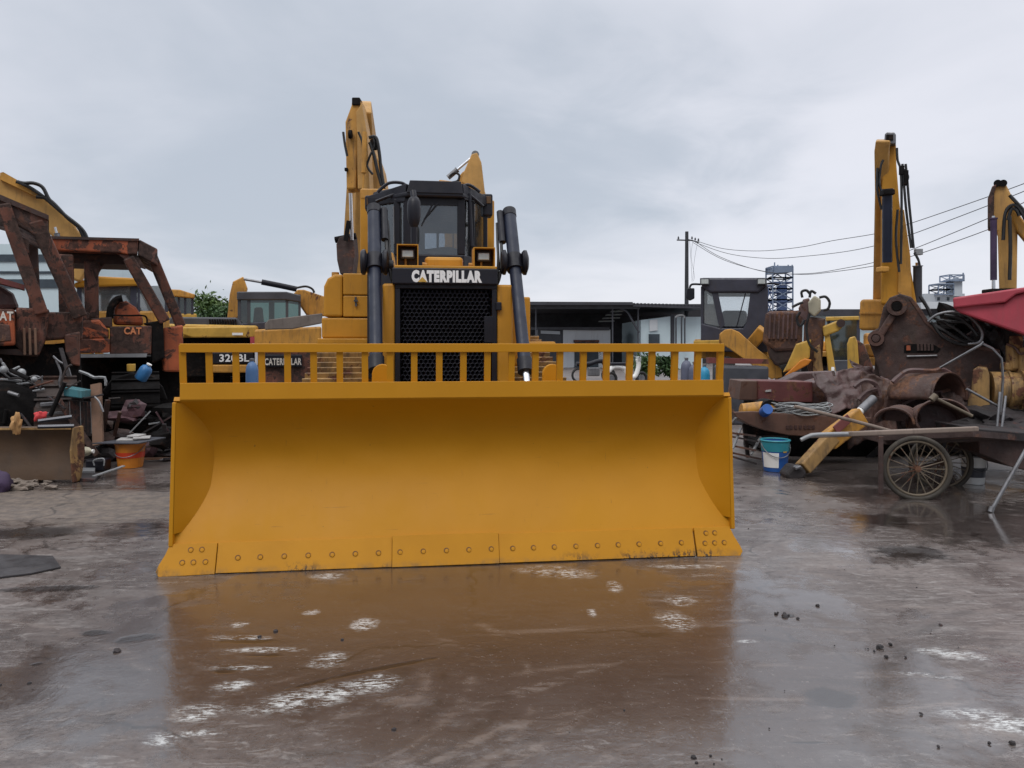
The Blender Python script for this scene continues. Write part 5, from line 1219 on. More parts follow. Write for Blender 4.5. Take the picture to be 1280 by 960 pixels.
# steel ring with cable loops over the bracket
hg_ = thing('steel_hoop', 'thin bent steel hoop with dark cables leaning on the bracket', 'hoop', W(1200, 432, 9.9))
MB().hose([W(a, b, 9.85) for a, b in ((1160, 402), (1170, 394), (1185, 390), (1200, 391), (1213, 397), (1223, 407), (1228, 418), (1224, 428), (1210, 430))], 0.017, 8).build('hoop', 'steel', hg_, world=True, smooth=60)
for P in ([(1165, 396), (1180, 403), (1196, 412), (1215, 426), (1228, 427)], [(1163, 403), (1176, 411), (1198, 424), (1216, 430)], [(1170, 400), (1190, 402), (1208, 404), (1222, 420)], [(1180, 394), (1200, 398), (1214, 410)], [(1166, 404), (1178, 420), (1200, 430), (1230, 430)], [(1150, 370), (1160, 386), (1164, 396)]):
    MB().hose([W(a, b, 9.9) for a, b in P], 0.022).build('cable', 'hose_rubber', hg_, world=True, smooth=60)
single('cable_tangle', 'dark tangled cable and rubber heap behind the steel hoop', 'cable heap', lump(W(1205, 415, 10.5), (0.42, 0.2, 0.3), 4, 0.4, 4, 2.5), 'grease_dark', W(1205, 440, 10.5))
single('cable_tangle', 'mossy brown rubbish heap right of the steel hoop under the red hood', 'scrap heap', lump(W(1245, 425, 10.4), (0.32, 0.25, 0.38), 14, 0.4, 4, 2.5), 'dark_scrap', W(1245, 455, 10.4))
# bent frame of thin bars
tf = thing('bent_frame', 'triangle of thin bent steel bars standing on the crumpled scrap', 'steel frame', W(1225, 520, 9.2))
MB().hose([W(a, b, 9.2) for a, b in ((1175, 460), (1226, 431), (1229, 430), (1252, 448), (1252, 500), (1247, 538))], 0.014, 6, 2).build('bar', 'steel', tf, world=True, smooth=60)
YAW[0] = 0.62
# red hood
rh = thing('red_hood', 'bright red sheet-metal hood jutting in at the right edge', 'machine hood', (6.25, 9.6, 0))
MB().slab([W(a, b, 9.2) for a, b in ((1191, 384), (1192, 379), (1255, 379), (1265, 370), (1330, 352), (1330, 440), (1285, 420), (1200, 391))], (0.0, 0.75, 0.0)).build('hood_panel', 'red_paint', rh, world=True, bevel=0.03)
MB().slab([W(a, b, 9.15) for a, b in ((1191, 372), (1280, 359), (1330, 352), (1270, 368), (1256, 378), (1192, 385))], (0.0, 0.85, 0.0)).build('hood_top', 'red_paint', rh, world=True, bevel=0.02)
barp('support_post', 'scrap_yellow', rh, (1270, 420), 9.6, (1268, 480), 9.6, 0.14, 0.14, 0.02)
for px, py, w, h in ((1266, 446, 0.10, 0.3), (1262, 458, .16, .1), (1276, 455, .1, .4)):
    MB().box(W(px, py, 9.5), (w, 0.15, h)).build('bracket', 'scrap_yellow', rh, world=True, bevel=0.02)
MB().hose([W(a, b, 9.4) for a, b in ((1258, 430), (1268, 434), (1275, 442), (1284, 440))], 0.016).build('pipe', 'rust', rh, world=True, smooth=60)

YAW[0] = None
# crumpled rust heaps
def sheet(c, U, V, seed, amp, n=26):
    "a crumpled, folded plate: a grid pushed about by creases"
    c, U, V = Vector(c), Vector(U), Vector(V)
    Nn = U.cross(V).normalized(); vs = []
    for i in range(n + 1):
        for j in range(n + 1):
            u, v = i / n * 2 - 1, j / n * 2 - 1
            q = Vector((u * 1.1 + seed, v * 1.1 - seed, seed * .7))
            h = noise.noise(q) + 0.9 * abs(noise.noise(q * 1.7 + Vector((4, 1, 0)))) + 0.35 * abs(noise.noise(q * 3.6)) + 0.06 * noise.noise(q * 9)
            e = 1 + 0.16 * noise.noise(Vector((u * 2, v * 2, seed)))
            vs.append(c + U * u * e + V * v * e + Nn * h * amp - Nn * 0.35 * amp * (u * u + v * v))
    m = n + 1
    return MB()._add(vs, [(i * m + j, i * m + j + 1, (i + 1) * m + j + 1, (i + 1) * m + j) for i in range(n) for j in range(n)])
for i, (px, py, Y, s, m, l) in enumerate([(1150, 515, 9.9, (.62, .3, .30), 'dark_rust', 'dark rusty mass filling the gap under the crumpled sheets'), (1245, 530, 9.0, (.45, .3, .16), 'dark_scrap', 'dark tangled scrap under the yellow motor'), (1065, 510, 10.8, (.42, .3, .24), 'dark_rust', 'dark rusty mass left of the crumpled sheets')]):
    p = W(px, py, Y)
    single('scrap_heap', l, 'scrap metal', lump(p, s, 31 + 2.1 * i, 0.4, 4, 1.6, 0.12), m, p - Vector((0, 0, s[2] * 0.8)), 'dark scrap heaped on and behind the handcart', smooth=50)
for i, (px, py, Y, U, V, am, m, l) in enumerate([
    (1062, 486, 10.3, (.36, .05, .05), (-.05, .16, .26), .11, 'purple_rust', 'crumpled purple-brown sheet left of the handcart load'),
    (1100, 508, 9.5, (.20, -.05, -.08), (.04, .08, .36), .08, 'rust', 'upright brown crumpled sheet above the left of the handcart wheel'),
    (1078, 522, 9.9, (.17, .03, .06), (.06, .1, .30), .07, 'dark_rust', 'dark upright crumpled plate left of the handcart leg'),
    (1128, 500, 9.7, (.16, .04, -.05), (-.05, .08, .24), .07, 'purple_rust', 'purple-brown plate leaning between the digger buckets and the bracket'),
    (1205, 505, 9.3, (.22, .06, .04), (.0, .12, .2), .09, 'dark_rust', 'dark folded plate right of the digger buckets'),
    (1085, 470, 10.6, (.2, .0, -.1), (.0, .12, .12), .06, 'purple_rust', 'small purple-brown sheet scrap at the foot of the bracket')]):
    p = W(px, py, Y)
    o = single('crumpled_sheet', l, 'scrap metal', sheet(p, U, V, 3.7 * i + 1.3, am), m, p - Vector((0, 0, abs(V[2]) * .8)), 'crumpled sheets heaped on and behind the handcart', smooth=70)
    q = o.modifiers.new('thickness', 'SOLIDIFY'); q.thickness = 0.014
def shell(name, label, px, py, Y, r, w_, axis, start, sweep, seed):
    "an old digger bucket: bent plate, two cheek plates and a lip"
    c = W(px, py, Y); ax = Vector(axis).normalized()
    up = Vector((0, 0, 1)); fx = up.cross(ax).normalized(); up = ax.cross(fx)
    t = thing(name, label, 'digger bucket', c - Vector((0, 0, r)), 0, 'old digger buckets on the handcart')
    n = 22; ang = [R(start + sweep * i / n) for i in range(n + 1)]
    pt = lambda a, s_: c + fx * math.cos(a) * r + up * math.sin(a) * r * 0.82 + ax * s_
    vs = []
    for i, a in enumerate(ang):
        for j in range(9):
            s_ = (j / 8 - 0.5) * w_
            p = pt(a, s_); d_ = 0.022 * noise.noise(p * 4 + Vector((seed, 0, 0))) + 0.008 * noise.noise(p * 13)
            vs.append(p + (p - c - ax * s_).normalized() * d_)
    o = MB()._add(vs, [(i * 9 + j, i * 9 + j + 1, i * 9 + j + 10, i * 9 + j + 9) for i in range(n) for j in range(8)]).build('back_plate', 'rust', t, world=True, smooth=50)
    q = o.modifiers.new('thickness', 'SOLIDIFY'); q.thickness = 0.018; q.offset = -1
    for s_ in (-w_ / 2, w_ / 2):
        if s_ < 0: MB().slab([pt(a, s_) for a in ang], ax * 0.02).build('cheek_plate', 'purple_rust' if s_ < 0 else 'dark_rust', t, world=True)
        MB().hose([pt(a, s_ + 0.01) for a in ang[::2]], 0.016, 6, 2).build('rim', 'rust', t, world=True, smooth=60)
    return t
shell('digger_bucket', 'rounded rusty digger bucket lying open side down under the big bracket', 1158, 497, 9.35, 0.36, 0.55, (0.5, -0.86, 0.05), -8, 190, 2)
shell('digger_bucket', 'smaller rusty digger bucket tipped on its side on the handcart bed', 1172, 527, 8.55, 0.27, 0.42, (-0.25, -0.95, 0.18), 12, 200, 7)
shell('digger_bucket', 'dark rusty digger bucket at the left end of the handcart bed', 1122, 527, 8.7, 0.20, 0.4, (-0.6, -0.8, 0.0), 0, 185, 11)
for i, P in enumerate(([(1116, 478), (1130, 466), (1142, 463), (1165, 464), (1178, 462), (1192, 470), (1200, 478)], [(1074, 500), (1084, 490), (1096, 486)], [(1126, 505), (1150, 495), (1180, 490), (1196, 482)], [(1068, 484), (1080, 476), (1094, 480), (1100, 494)])):
    single('scrap_strip', ('curled rusty strip edging the folded plate', 'short curled rusty strip at the left of the heap', 'long bent rusty strip across the heap', 'looped rusty strip by the purple-brown scrap')[i], 'metal strip', MB().hose([W(a, b, 9.45 if i else 9.35) for a, b in P], 0.03, 5), 'purple_rust', W(*P[0], 9.4), smooth=60)
hp = single('square_tube', 'pale end of a square tube poking from the crumpled scrap', 'tube', MB().bar(W(1043, 468, 10.3), W(1041, 461, 10.0), 0.035, 0.05), 'white_paint', W(1043, 468, 10.3))
pb_ = single('angled_pipe', 'thin rusty pipe with a frayed yellow end poking up from the handcart load', 'pipe', MB().tube(W(1168, 497, 8.2), W(1215, 520, 8.2), 0.018).tube(W(1164, 500, 8.2), W(1170, 494, 8.2), 0.035), 'rim_rust', W(1215, 520, 8.2), smooth=50)
YAW[0] = 0.62
# yellow motor
ym = thing('yellow_motor', 'scuffed yellow cylindrical motor with square flange at the right edge', 'motor', W(1240, 520, 9.2))
MB().slab([W(a, b, 9.1) for a, b in ((1216, 463), (1222, 459), (1234, 460), (1237, 470), (1237, 516), (1209, 516), (1210, 500), (1214, 490))], (0, 0.5, 0)).build('flange', 'scrap_yellow', ym, world=True, bevel=0.02)
MB().tube(W(1236, 487, 9.35), W(1310, 490, 9.5), 0.22, n=28).build('motor_body', 'scrap_yellow', ym, world=True, smooth=40)
for px in (1258, 1275): MB().tube(W(px, 487.6, 9.38), W(px + 3, 487.7, 9.385), 0.235, n=28).build('ring', 'scrap_yellow', ym, world=True, smooth=40)
for a, b in (((1246, 538), (1250, 490)), ((1252, 536), (1257, 495)), ((1208, 486), (1248, 508))):
    single('thin_rod', {1246: 'thin grey rod standing in front of the yellow motor', 1252: 'shorter thin rod just right of the other before the yellow motor', 1208: 'slanting thin rod left of the yellow motor'}[a[0]], 'rod', MB().tube(W(*a, 8.6), W(*b, 8.7), 0.014), 'steel', W(*a, 8.6), smooth=60)
YAW[0] = None
# trough, maroon box, wire coil
tg = thing('metal_trough', 'brown boat-shaped metal trough heaped with wire', 'trough', W(1000, 548, 9.7))
pts = [(916, 515), (921, 522), (935, 530), (955, 538), (985, 544), (1030, 547), (1080, 546), (1090, 522), (1000, 518), (940, 514)]
tp = plate(9.4, pts, 0.03, 'front_plate', 'trough_brown', tg, 0.01)
plate(10.1, pts, 0.03, 'rear_plate', 'trough_brown', tg, 0.01)
MB().slab([W(a, b, 9.43) for a, b in pts[:7]] + [W(a, b - 4, 9.43) for a, b in reversed(pts[:7])], (0, 0.66, 0)).build('bottom_plate', 'trough_brown', tg, world=True)
for i, k in enumerate((0, 4.5, 10, 16, 22, 27, 32)): plate(9.385, [(983 + k, 532), (986.4 + k, 531.6), (986.4 + k, 536), (983 + k, 536.2)], 0.012, 'worn_mark', 'letter_dark', tp)
single('yellow_pipe', 'half-round yellow steel piece on the left of the trough', 'steel piece', MB().lathe([(0.085, 0), (0.10, 0.4)], frame(W(926, 513, 9.6), Vector((0, 1, 0)), Vector((0.1, 0, 1)).normalized(), Vector((1, 0, 0.08)).normalized()), 24, True), 'worn_yellow', W(930, 517, 9.6), smooth=40)
single('blue_can', 'small blue can with white mark lying in the trough mouth', 'can', MB().lathe([(0.06, 0), (0.065, 0.01), (0.065, 0.14), (0.06, 0.15)], frame(W(955, 515.5, 9.36), Vector((1, 0, 0)), Vector((0, 0.35, 0.93)).normalized(), Vector((0, -0.93, 0.35)).normalized()), 20), 'blue_plastic', W(955, 520, 9.4), smooth=40)
single('pipe_hole', 'dark short pipe end behind the blue can', 'pipe', MB().ring(frame(W(964, 514, 9.5), Vector((1, 0, 0)), Vector((0, 0, 1)), Vector((0, 1, 0))), 0.09, 0.14, 0, 0.3, 24), 'grease_dark', W(964, 520, 9.5), smooth=40)
wc = thing('wire_coil', 'loose coil of pale grey wire lying on the trough', 'wire coil', W(1000, 520, 9.6))
rw = random.Random(21)
for k in range(16):
    cx, cy = W(1000, 511 + rw.uniform(-5, 4), 9.55), None
    a0 = rw.uniform(0, 6)
    P = [cx + Vector(((0.36 + rw.uniform(-.05, .05)) * math.cos(a0 + t), (0.16 + rw.uniform(-.03, .03)) * math.sin(a0 + t), 0.035 * math.sin(t * 2 + k) + rw.uniform(-0.01, 0.01))) for t in [5.4 * i / 9 for i in range(10)]]
    MB().hose(P, 0.0075, 5).build('wire_loop', 'wire_grey', wc, world=True, smooth=60)
bxm = thing('maroon_box', 'maroon steel box with pale rear corner behind the wire coil', 'steel box', W(972, 502, 10.9))
plate(10.6, [(927, 476), (947, 476), (947, 500), (924, 500)], 0.6, 'box_side', 'trough_brown', bxm, 0.01)
plate(10.55, [(948, 476), (1016, 477.5), (1016, 503), (948, 502)], 0.6, 'box_front', 'box_maroon', bxm, 0.01)
plate(10.53, [(957, 488), (964, 487), (964, 489.5), (957, 490)], 0.02, 'sticker', 'paper', bxm)
plate(10.7, [(1017, 478), (1046, 470), (1046, 500), (1017, 505)], 0.4, 'end_plate', 'purple_rust', bxm, 0.01)
single('steel_plate', 'purple-brown steel plate standing behind the maroon box', 'steel plate', MB().slab([W(a, b, 11.4) for a, b in ((975, 478), (1000, 466), (1048, 464), (1050, 500), (975, 500))], (0, 0.3, 0)), 'purple_rust', W(1010, 500, 11.4), bevel=0.02)
sk = thing('void_skip', 'added black steel skip filling the dark void below the trough and handcart load', 'skip', (4.9, 10.9, 0))  # added dark container stands in for the black void and props the load
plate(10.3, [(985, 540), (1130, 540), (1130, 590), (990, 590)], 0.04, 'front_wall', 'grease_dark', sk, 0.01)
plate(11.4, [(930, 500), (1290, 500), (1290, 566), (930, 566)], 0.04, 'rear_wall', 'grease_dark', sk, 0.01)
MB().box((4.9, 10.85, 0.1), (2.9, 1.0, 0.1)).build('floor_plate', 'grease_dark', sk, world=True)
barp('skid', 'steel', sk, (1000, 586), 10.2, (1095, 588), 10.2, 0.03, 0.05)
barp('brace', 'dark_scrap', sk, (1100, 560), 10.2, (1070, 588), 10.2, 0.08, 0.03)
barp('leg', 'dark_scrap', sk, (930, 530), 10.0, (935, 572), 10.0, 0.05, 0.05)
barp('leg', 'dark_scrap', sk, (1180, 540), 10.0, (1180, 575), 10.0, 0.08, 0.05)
# blue bucket, small frames
gb = G(969, 588)
bt, BMx, bb_ = bucket('plastic_bucket', 'blue and teal plastic bucket with a pale label under the trough', gb, 0.165, 0.36, 'blue_plastic', 'teal_plastic', (0.66, 1.0), 'teal_plastic')
q = lambda z: 0.165 * (0.82 + 0.18 * z / 0.36) + 0.0045
MB()._add([BMx @ Vector((q(z) * math.cos(a), q(z) * math.sin(a), z)) for z in (0.05, 0.225) for a in [R(-170 + 8.5 * i) for i in range(10)]], [(i, i + 1, 11 + i, 10 + i) for i in range(9)]).build('label', 'white_paint', bb_, world=True, smooth=60)
MB()._add([BMx @ Vector((q(z) * math.cos(a), q(z) * math.sin(a), z)) for z in (0.228, 0.245) for a in [R(-75 + 5 * i) for i in range(5)]], [(i, i + 1, 6 + i, 5 + i) for i in range(4)]).build('label', 'bright_yellow', bb_, world=True, smooth=60)
for i, (a, b) in enumerate((((926, 535), (916, 561)), ((951, 546), (939, 568)), ((905, 555), (945, 563)), ((910, 545), (948, 552)), ((908, 536), (920, 522)), ((915, 566), (952, 574)), ((906, 568), (946, 580)), ((905, 540), (945, 545)))):
    m = ('galvanised', 'galvanised', 'rust', 'dark_scrap', 'galvanised', 'dark_rust', 'dark_scrap', 'dark_rust')[i]
    p0, p1 = W(*a, 9.5), W(*b, 9.4)
    single('frame_bar', ('leftmost pale bar leaning under the trough', 'pale bar leaning right beside the blue bucket')[i] if i < 2 else 'thin dark bar of the stack left of the blue bucket', 'bar', MB().bar(p0, p1, 0.026 if i < 2 else 0.035, 0.02), m, p1 if p1.z < p0.z else p0, 'thin bars stacked left of the blue bucket')
# leaning yellow cylinder leg
yl = thing('outrigger_leg', 'worn yellow outrigger leg leaning from the scrap to the ground', 'outrigger leg', G(1000, 597))
foot = G(1003, 595); Yt = 8.9
barp('leg_beam', 'scrap_yellow', yl, (1003, 586), 8.75, (1040, 546), 8.9, 0.15, 0.16, 0.015)
barp('upper_beam', 'worn_yellow', yl, (1034, 552), 8.88, (1076, 520), 9.05, 0.22, 0.14, 0.02)
barp('inner_plate', 'red_beam', yl, (1044, 538), 8.79, (1062, 522), 8.86, 0.1, 0.02, 0.005)
MB().tube(W(1064, 524, 9.0), W(1076, 513, 9.05), 0.045).build('rod', 'white_paint', yl, world=True, smooth=40)
MB().tube(W(1076, 513, 9.05), W(1092, 498, 9.15), 0.05).build('pipe', 'steel', yl, world=True, smooth=40)
MB().slab([W(a, b, 8.6) for a, b in ((982, 594), (992, 582), (1004, 584), (1010, 592), (1004, 600), (986, 601))], (0, 0.25, 0)).build('foot', 'dark_scrap', yl, world=True, bevel=0.03)
MB().slab([W(a, b, 8.55) for a, b in ((994, 584), (1002, 582), (1002, 585), (995, 588))], (0, 0.1, 0)).build('foot_clip', 'steel', yl, world=True, bevel=0.01)

# handcart
hc = thing('handcart', 'old two-wheeled handcart with spoked wheels loaded with scrap', 'handcart', (4.35, 7.9, 0))
YC = 7.45
def spoked(px, py, Y, rad, yaw):
    c = W(px, py, Y)
    ax = Vector((math.sin(yaw), -math.cos(yaw), 0)); tx = Vector((math.cos(yaw), math.sin(yaw), 0))
    M = frame(c, tx, Vector((0, 0, 1)), ax)
    t = MB().torus(M, rad - 0.022, 0.024, 48, 10).build('tyre', 'dusty_tyre', hc, world=True, smooth=60)
    MB().torus(M, rad - 0.055, 0.013, 48, 8).build('rim', 'rim_rust', t, world=True, smooth=60)
    MB().tube(M @ Vector((0, 0, -0.06)), M @ Vector((0, 0, 0.06)), 0.028).build('hub', 'rust', t, world=True, smooth=40)
    for i in range(20):
        a = 2 * PI * i / 20
        b = a + (0.25 if i % 2 else -0.25)
        MB().tube(M @ Vector((0.025 * math.cos(b), 0.025 * math.sin(b), 0.045 if i % 2 else -0.045)), M @ Vector(((rad - 0.06) * math.cos(a), (rad - 0.06) * math.sin(a), 0)), 0.0048, n=6).build('spoke', 'rim_rust', t, world=True)
spoked(1146, 585.5, YC, 0.315, R(-14))
spoked(1176, 578, YC + 0.75, 0.315, R(-14))
MB().tube(W(1146, 585.5, YC), W(1176, 578, YC + 0.75), 0.02).build('axle', 'rust', hc, world=True)
zb = W(1140, 543, 7.5).z
MB().slab([W(1098, 543, 7.55), W(1216, 538, 7.35), W(1330, 548, 8.2), W(1200, 540, 9.0)], (0, 0, -0.06)).build('bed', 'dark_rust', hc, world=True)
barp('cart_rail', 'pole_wood', hc, (1012, 544.5), 7.2, (1222, 536), 7.25, 0.045, 0.05, 0.01)
MB().hose([W(a, b, 7.1) for a, b in ((1001, 550), (1012, 545), (1026, 543), (1060, 542.5))], 0.018, 8).build('handle', 'galvanised', hc, world=True, smooth=60)
MB().hose([W(a, b, 8.4) for a, b in ((993, 508), (1030, 517), (1070, 527), (1118, 540))], 0.02, 8).build('handle', 'pole_wood', hc, world=True, smooth=60)
barp('cart_leg', 'dark_rust', hc, (1101, 545), 7.5, (1101, 618), 7.45, 0.045, 0.03)
MB().slab([W(a, b, 7.8) for a, b in ((1224, 545), (1330, 556), (1330, 600), (1262, 583), (1224, 566))], (0, 0.6, 0)).build('side_panel', 'dark_rust', hc, world=True, bevel=0.01)
MB().slab([W(a, b, 7.6) for a, b in ((1108, 545), (1216, 541), (1216, 552), (1108, 556))], (0, 0.5, 0)).build('frame_beam', 'dark_rust', hc, world=True, bevel=0.01)
MB().slab([W(a, b, 7.72) for a, b in ((1222, 536), (1330, 545), (1330, 556), (1226, 548))], (0, 0.8, 0)).build('upper_panel', 'dark_scrap', hc, world=True, bevel=0.01)
single('prop_stick', 'thin grey prop stick slanting to the ground at the right edge', 'stick', MB().tube(G(1238, 640), W(1292, 545, 6.9), 0.016).tube(G(1238, 640), G(1238, 640) + Vector((0.02, 0.005, 0.045)), 0.024), 'steel', G(1238, 640), smooth=60)
bucket('paint_pail', 'paint-splashed white pail under the handcart right of the wheels', G(1217, 604), 0.125, 0.30, 'white_paint', 'galvanised', (0.25, 0.6), 'dark_grey', group=None)

# ------------------------------------------------------------------ background: shed, plants, pole, wires, towers
YS = 46.0
sh = thing('open_shed', 'long open shed with dark roof and white walls behind the bulldozer', 'shed', (W(775, 430, YS).x, YS, 0))
zg = lambda Y: HY + CH * F / Y
plate(YS, [(655, 377), (791, 377.5), (791, 381), (655, 381)], 14, 'roof', 'roof_dark', sh)
plate(YS + 0.2, [(791, 379.5), (884, 382), (884, 386), (791, 383)], 14, 'roof', 'roof_dark', sh)
for k in range(20): plate(YS + 0.15, [(792 + 4.5 * k, 378.6 + .11 * k), (794 + 4.5 * k, 378.6 + .11 * k), (794 + 4.5 * k, 380 + .11 * k), (792 + 4.5 * k, 380 + .11 * k)], 13.8, 'roof_ridge', 'roof_dark', sh)
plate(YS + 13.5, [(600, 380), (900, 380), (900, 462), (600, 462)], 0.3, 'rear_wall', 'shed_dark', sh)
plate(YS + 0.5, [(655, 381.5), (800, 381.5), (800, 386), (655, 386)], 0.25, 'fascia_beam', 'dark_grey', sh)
for k, (x0, x1, y) in enumerate(((765, 779, 388.5), (759, 777, 393), (755, 775, 397), (750, 768, 401))):
    MB().slab([W(a, b, YS + 6 + k) for a, b in ((x0, y), (x1, y - 0.6), (x1, y + 0.9), (x0 - 1, y + 1.2))], (0, 0.8, 0)).build('skylight', 'roof_light_sheet', sh, world=True)
plate(YS + 3.0, [(664, 409), (762, 409), (762, 413), (664, 412)], 0.3, 'cross_beam', 'dark_grey', sh)
wA_ = plate(YS + 3.2, [(704, 412), (763, 412), (763, 490), (704, 490)], 4.0, 'wall', 'wall_white', sh)
fr_ = plate(YS + 3.15, [(718, 425), (748, 425), (748, 461), (718, 461)], 0.06, 'window', 'window_dark', wA_)
plate(YS + 3.1, [(717, 425), (749, 425), (749, 428), (717, 428)], 0.08, 'window_head', 'frame_rust', fr_)
plate(YS + 3.1, [(717, 459), (749, 459), (749, 461.5), (717, 461.5)], 0.08, 'window_sill', 'dark_grey', fr_)
plate(YS + 3.1, [(732.4, 428), (733.4, 428), (733.4, 459), (732.4, 459)], 0.06, 'mullion', 'dark_grey', fr_)
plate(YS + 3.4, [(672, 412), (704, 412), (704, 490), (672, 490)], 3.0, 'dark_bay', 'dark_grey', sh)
plate(YS + 3.25, [(676, 413), (700, 414), (700, 418), (676, 417)], 0.1, 'bay_panel', 'factory_pale', sh)
for px, a in ((669, 383), (765, 384), (797, 384)): plate(YS + 0.6, [(px, a), (px + 1.6, a), (px + 1.6, 461), (px, 461)], 0.1, 'post', 'dark_grey', sh)
MB().hose([W(a, b, YS + 0.7) for a, b in ((776, 386), (784, 390), (790, 400), (799, 416))], 0.06).build('brace', 'dark_grey', sh, world=True)
wB = plate(YS + 1.0, [(801, 400), (838, 395.5), (838, 490), (801, 490)], 8.0, 'wall', 'wall_blue', sh)
plate(YS + 0.9, [(811, 417.5), (824.5, 417.5), (824.5, 432), (811, 432)], 0.1, 'window', 'window_dark', wB)
plate(YS + 0.9, [(812, 400), (822, 399), (822, 413), (812, 414)], 0.05, 'wall_notice', 'wall_white', wB)
wC = plate(YS + 1.2, [(843, 396), (878, 396), (878, 490), (843, 490)], 6.0, 'wall', 'wall_blue', sh)
plate(YS + 1.1, [(838.5, 393), (843, 393), (843, 475), (838.5, 475)], 0.2, 'downpipe_bay', 'dark_grey', sh)
for px in (845, 852, 856): MB().hose([W(a, b, YS + 0.4) for a, b in ((px, 432), (px, 400), (px + 1, 396))], 0.05).build('pipe', 'dark_grey', sh, world=True)
MB().hose([W(a, b, YS + 0.4) for a, b in ((844, 397), (848, 394.5), (854, 394.5), (856, 398))], 0.06).build('pipe', 'galvanised', sh, world=True)
# long low roof on the right
lr = thing('long_shed', 'low dark-roofed shed running behind the right-hand machines', 'shed', (W(1100, 430, 60).x, 60, 0))
plate(60, [(1010, 386.5), (1330, 386.5), (1330, 394), (1010, 394)], 10, 'roof', 'roof_dark', lr)
plate(61, [(1010, 394), (1330, 394), (1330, 454), (1010, 454)], 8, 'wall', 'wall_blue', lr)
bw = plate(59, [(1150, 377), (1240, 378), (1240, 384), (1152, 386)], 8, 'white_roof', 'wall_white', lr)

# utility pole and wires
up_ = thing('utility_pole', 'dark concrete utility pole with a short crossarm right of the shed roof', 'utility pole', (W(858, 430, 50).x, 50, 0))
MB().tube((W(858, 430, 50).x, 50, 0), W(858.5, 289.5, 50), 0.16, 0.11).build('pole', 'pole_dark', up_, world=True, smooth=50)
barp('crossarm', 'pole_dark', up_, (846, 300), 50, (866, 300.5), 50, 0.08)
barp('crossarm', 'pole_dark', up_, (858, 299), 50, (874, 303), 49.5, 0.07)
for px, py in ((848, 299), (865, 299), (869, 300.5), (873, 301.5)):
    MB().lathe([(0.03, 0), (0.07, 0.04), (0.04, 0.09), (0.06, 0.13), (0.0, 0.2)], Matrix.Translation(W(px, py, 49.8)), 10, False).build('insulator', 'dark_grey', up_, world=True)
wires = [[(873, 302, 50), (905, 311, 48), (950, 313.7, 45), (1000, 309, 42), (1040, 301, 39), (1100, 291, 36), (1145, 277, 34), (1235, 246, 30), (1300, 222, 27)], [(869, 303, 50), (910, 317, 48), (960, 323, 45), (1010, 320, 42), (1060, 314, 39), (1102, 305, 36), (1145, 291, 34), (1235, 257, 30), (1300, 231, 27)], [(866, 303, 50), (905, 325, 48), (960, 340, 45), (1010, 342, 42), (1060, 334.5, 39), (1100, 326, 36), (1145, 310, 34), (1235, 273, 30), (1300, 244, 27)], [(871, 303, 50), (900, 321, 48), (950, 338.5, 45), (1000, 343, 42), (1040, 340, 39), (1100, 331, 36), (1150, 317, 34), (1235, 287, 30), (1300, 258, 27)]]
nm = ('topmost', 'second', 'third', 'lowest')
for i, w_ in enumerate(wires):
    single('power_line', nm[i] + ' of the sagging wires running right from the utility pole', 'wire', MB().hose([W(*p) for p in w_], 0.016, 5), 'hose_rubber', W(*w_[0]), 'overhead wires', smooth=60)
for i, w_ in enumerate(([(866, 302), (864, 320), (868, 345), (866, 352)], [(872, 303), (868, 325), (866, 350)], [(862, 301), (864, 330), (865, 352)])):
    single('drop_wire', ('loosest', 'straighter', 'innermost')[i] + ' of the thin wires dropping down beside the utility pole', 'wire', MB().hose([W(a, b, 49.9) for a, b in w_], 0.008, 4), 'pole_dark', W(*w_[-1], 49.9), 'drop wires at the pole')
# blue lattice tower
lt = thing('lattice_tower', 'blue-grey steel lattice tower rising behind the loader cab', 'tower', (W(977, 430, 150).x, 150, 0))
def lattice(x0, x1, y0, y1, n, Y, dp, mat, r, root, name='lattice_bay'):
    for k in range(n):
        a, b = y0 + (y1 - y0) * k / n, y0 + (y1 - y0) * (k + 1) / n
        m = MB()
        c = [W(x0, a, Y), W(x1, a, Y), W(x1, b, Y), W(x0, b, Y)]
        cb = [p + Vector((0, dp, 0)) for p in c]
        for P in (c, cb):
            for i in range(4): m.bar(P[i], P[(i + 1) % 4], r, r)
            m.bar(P[0], P[2], r * .7, r * .7); m.bar(P[1], P[3], r * .7, r * .7)
        for i in range(4): m.bar(c[i], cb[i], r, r)
        m.build(name, mat, root, world=True)
lattice(966, 991, 333, 430, 7, 150, 4.0, 'tower_steel', 0.24, lt)
plate(151, [(975, 356), (984, 356), (984, 430), (975, 430)], 2.0, 'lift_shaft', 'tower_blue', lt)
plate(149.5, [(968, 334), (990, 332), (990, 340), (968, 341)], 4.5, 'top_deck', 'tower_steel', lt)
for x in (968, 972, 985, 990): MB().bar(W(x, 334, 150), W(x + .3, 328 if x == 968 else 331, 150), 0.2, 0.2).build('top_rail', 'tower_steel', lt, world=True)
lattice(958, 966, 357, 430, 4, 152, 3.0, 'tower_blue', 0.22, lt)
for k in range(4): plate(150.5, [(966, 352 + 12 * k), (991, 352 + 12 * k), (991, 354 + 12 * k), (966, 354 + 12 * k)], 3.5, 'platform', 'tower_blue', lt)
ft = thing('factory_tower', 'pale distant plant tower with railed platforms beyond the red hood', 'factory', (W(1190, 430, 220).x, 220, 0))
plate(222, [(1156, 367), (1206, 367), (1206, 430), (1156, 430)], 8, 'base_block', 'factory_pale', ft)
for a in (1172, 1184): plate(221.8, [(a, 371.5), (a + 3, 371.5), (a + 3, 375.5), (a, 375.5)], 0.2, 'window', 'window_dark', ft)
lattice(1173, 1192, 355, 368, 2, 220, 5.0, 'tower_steel', 0.28, ft)
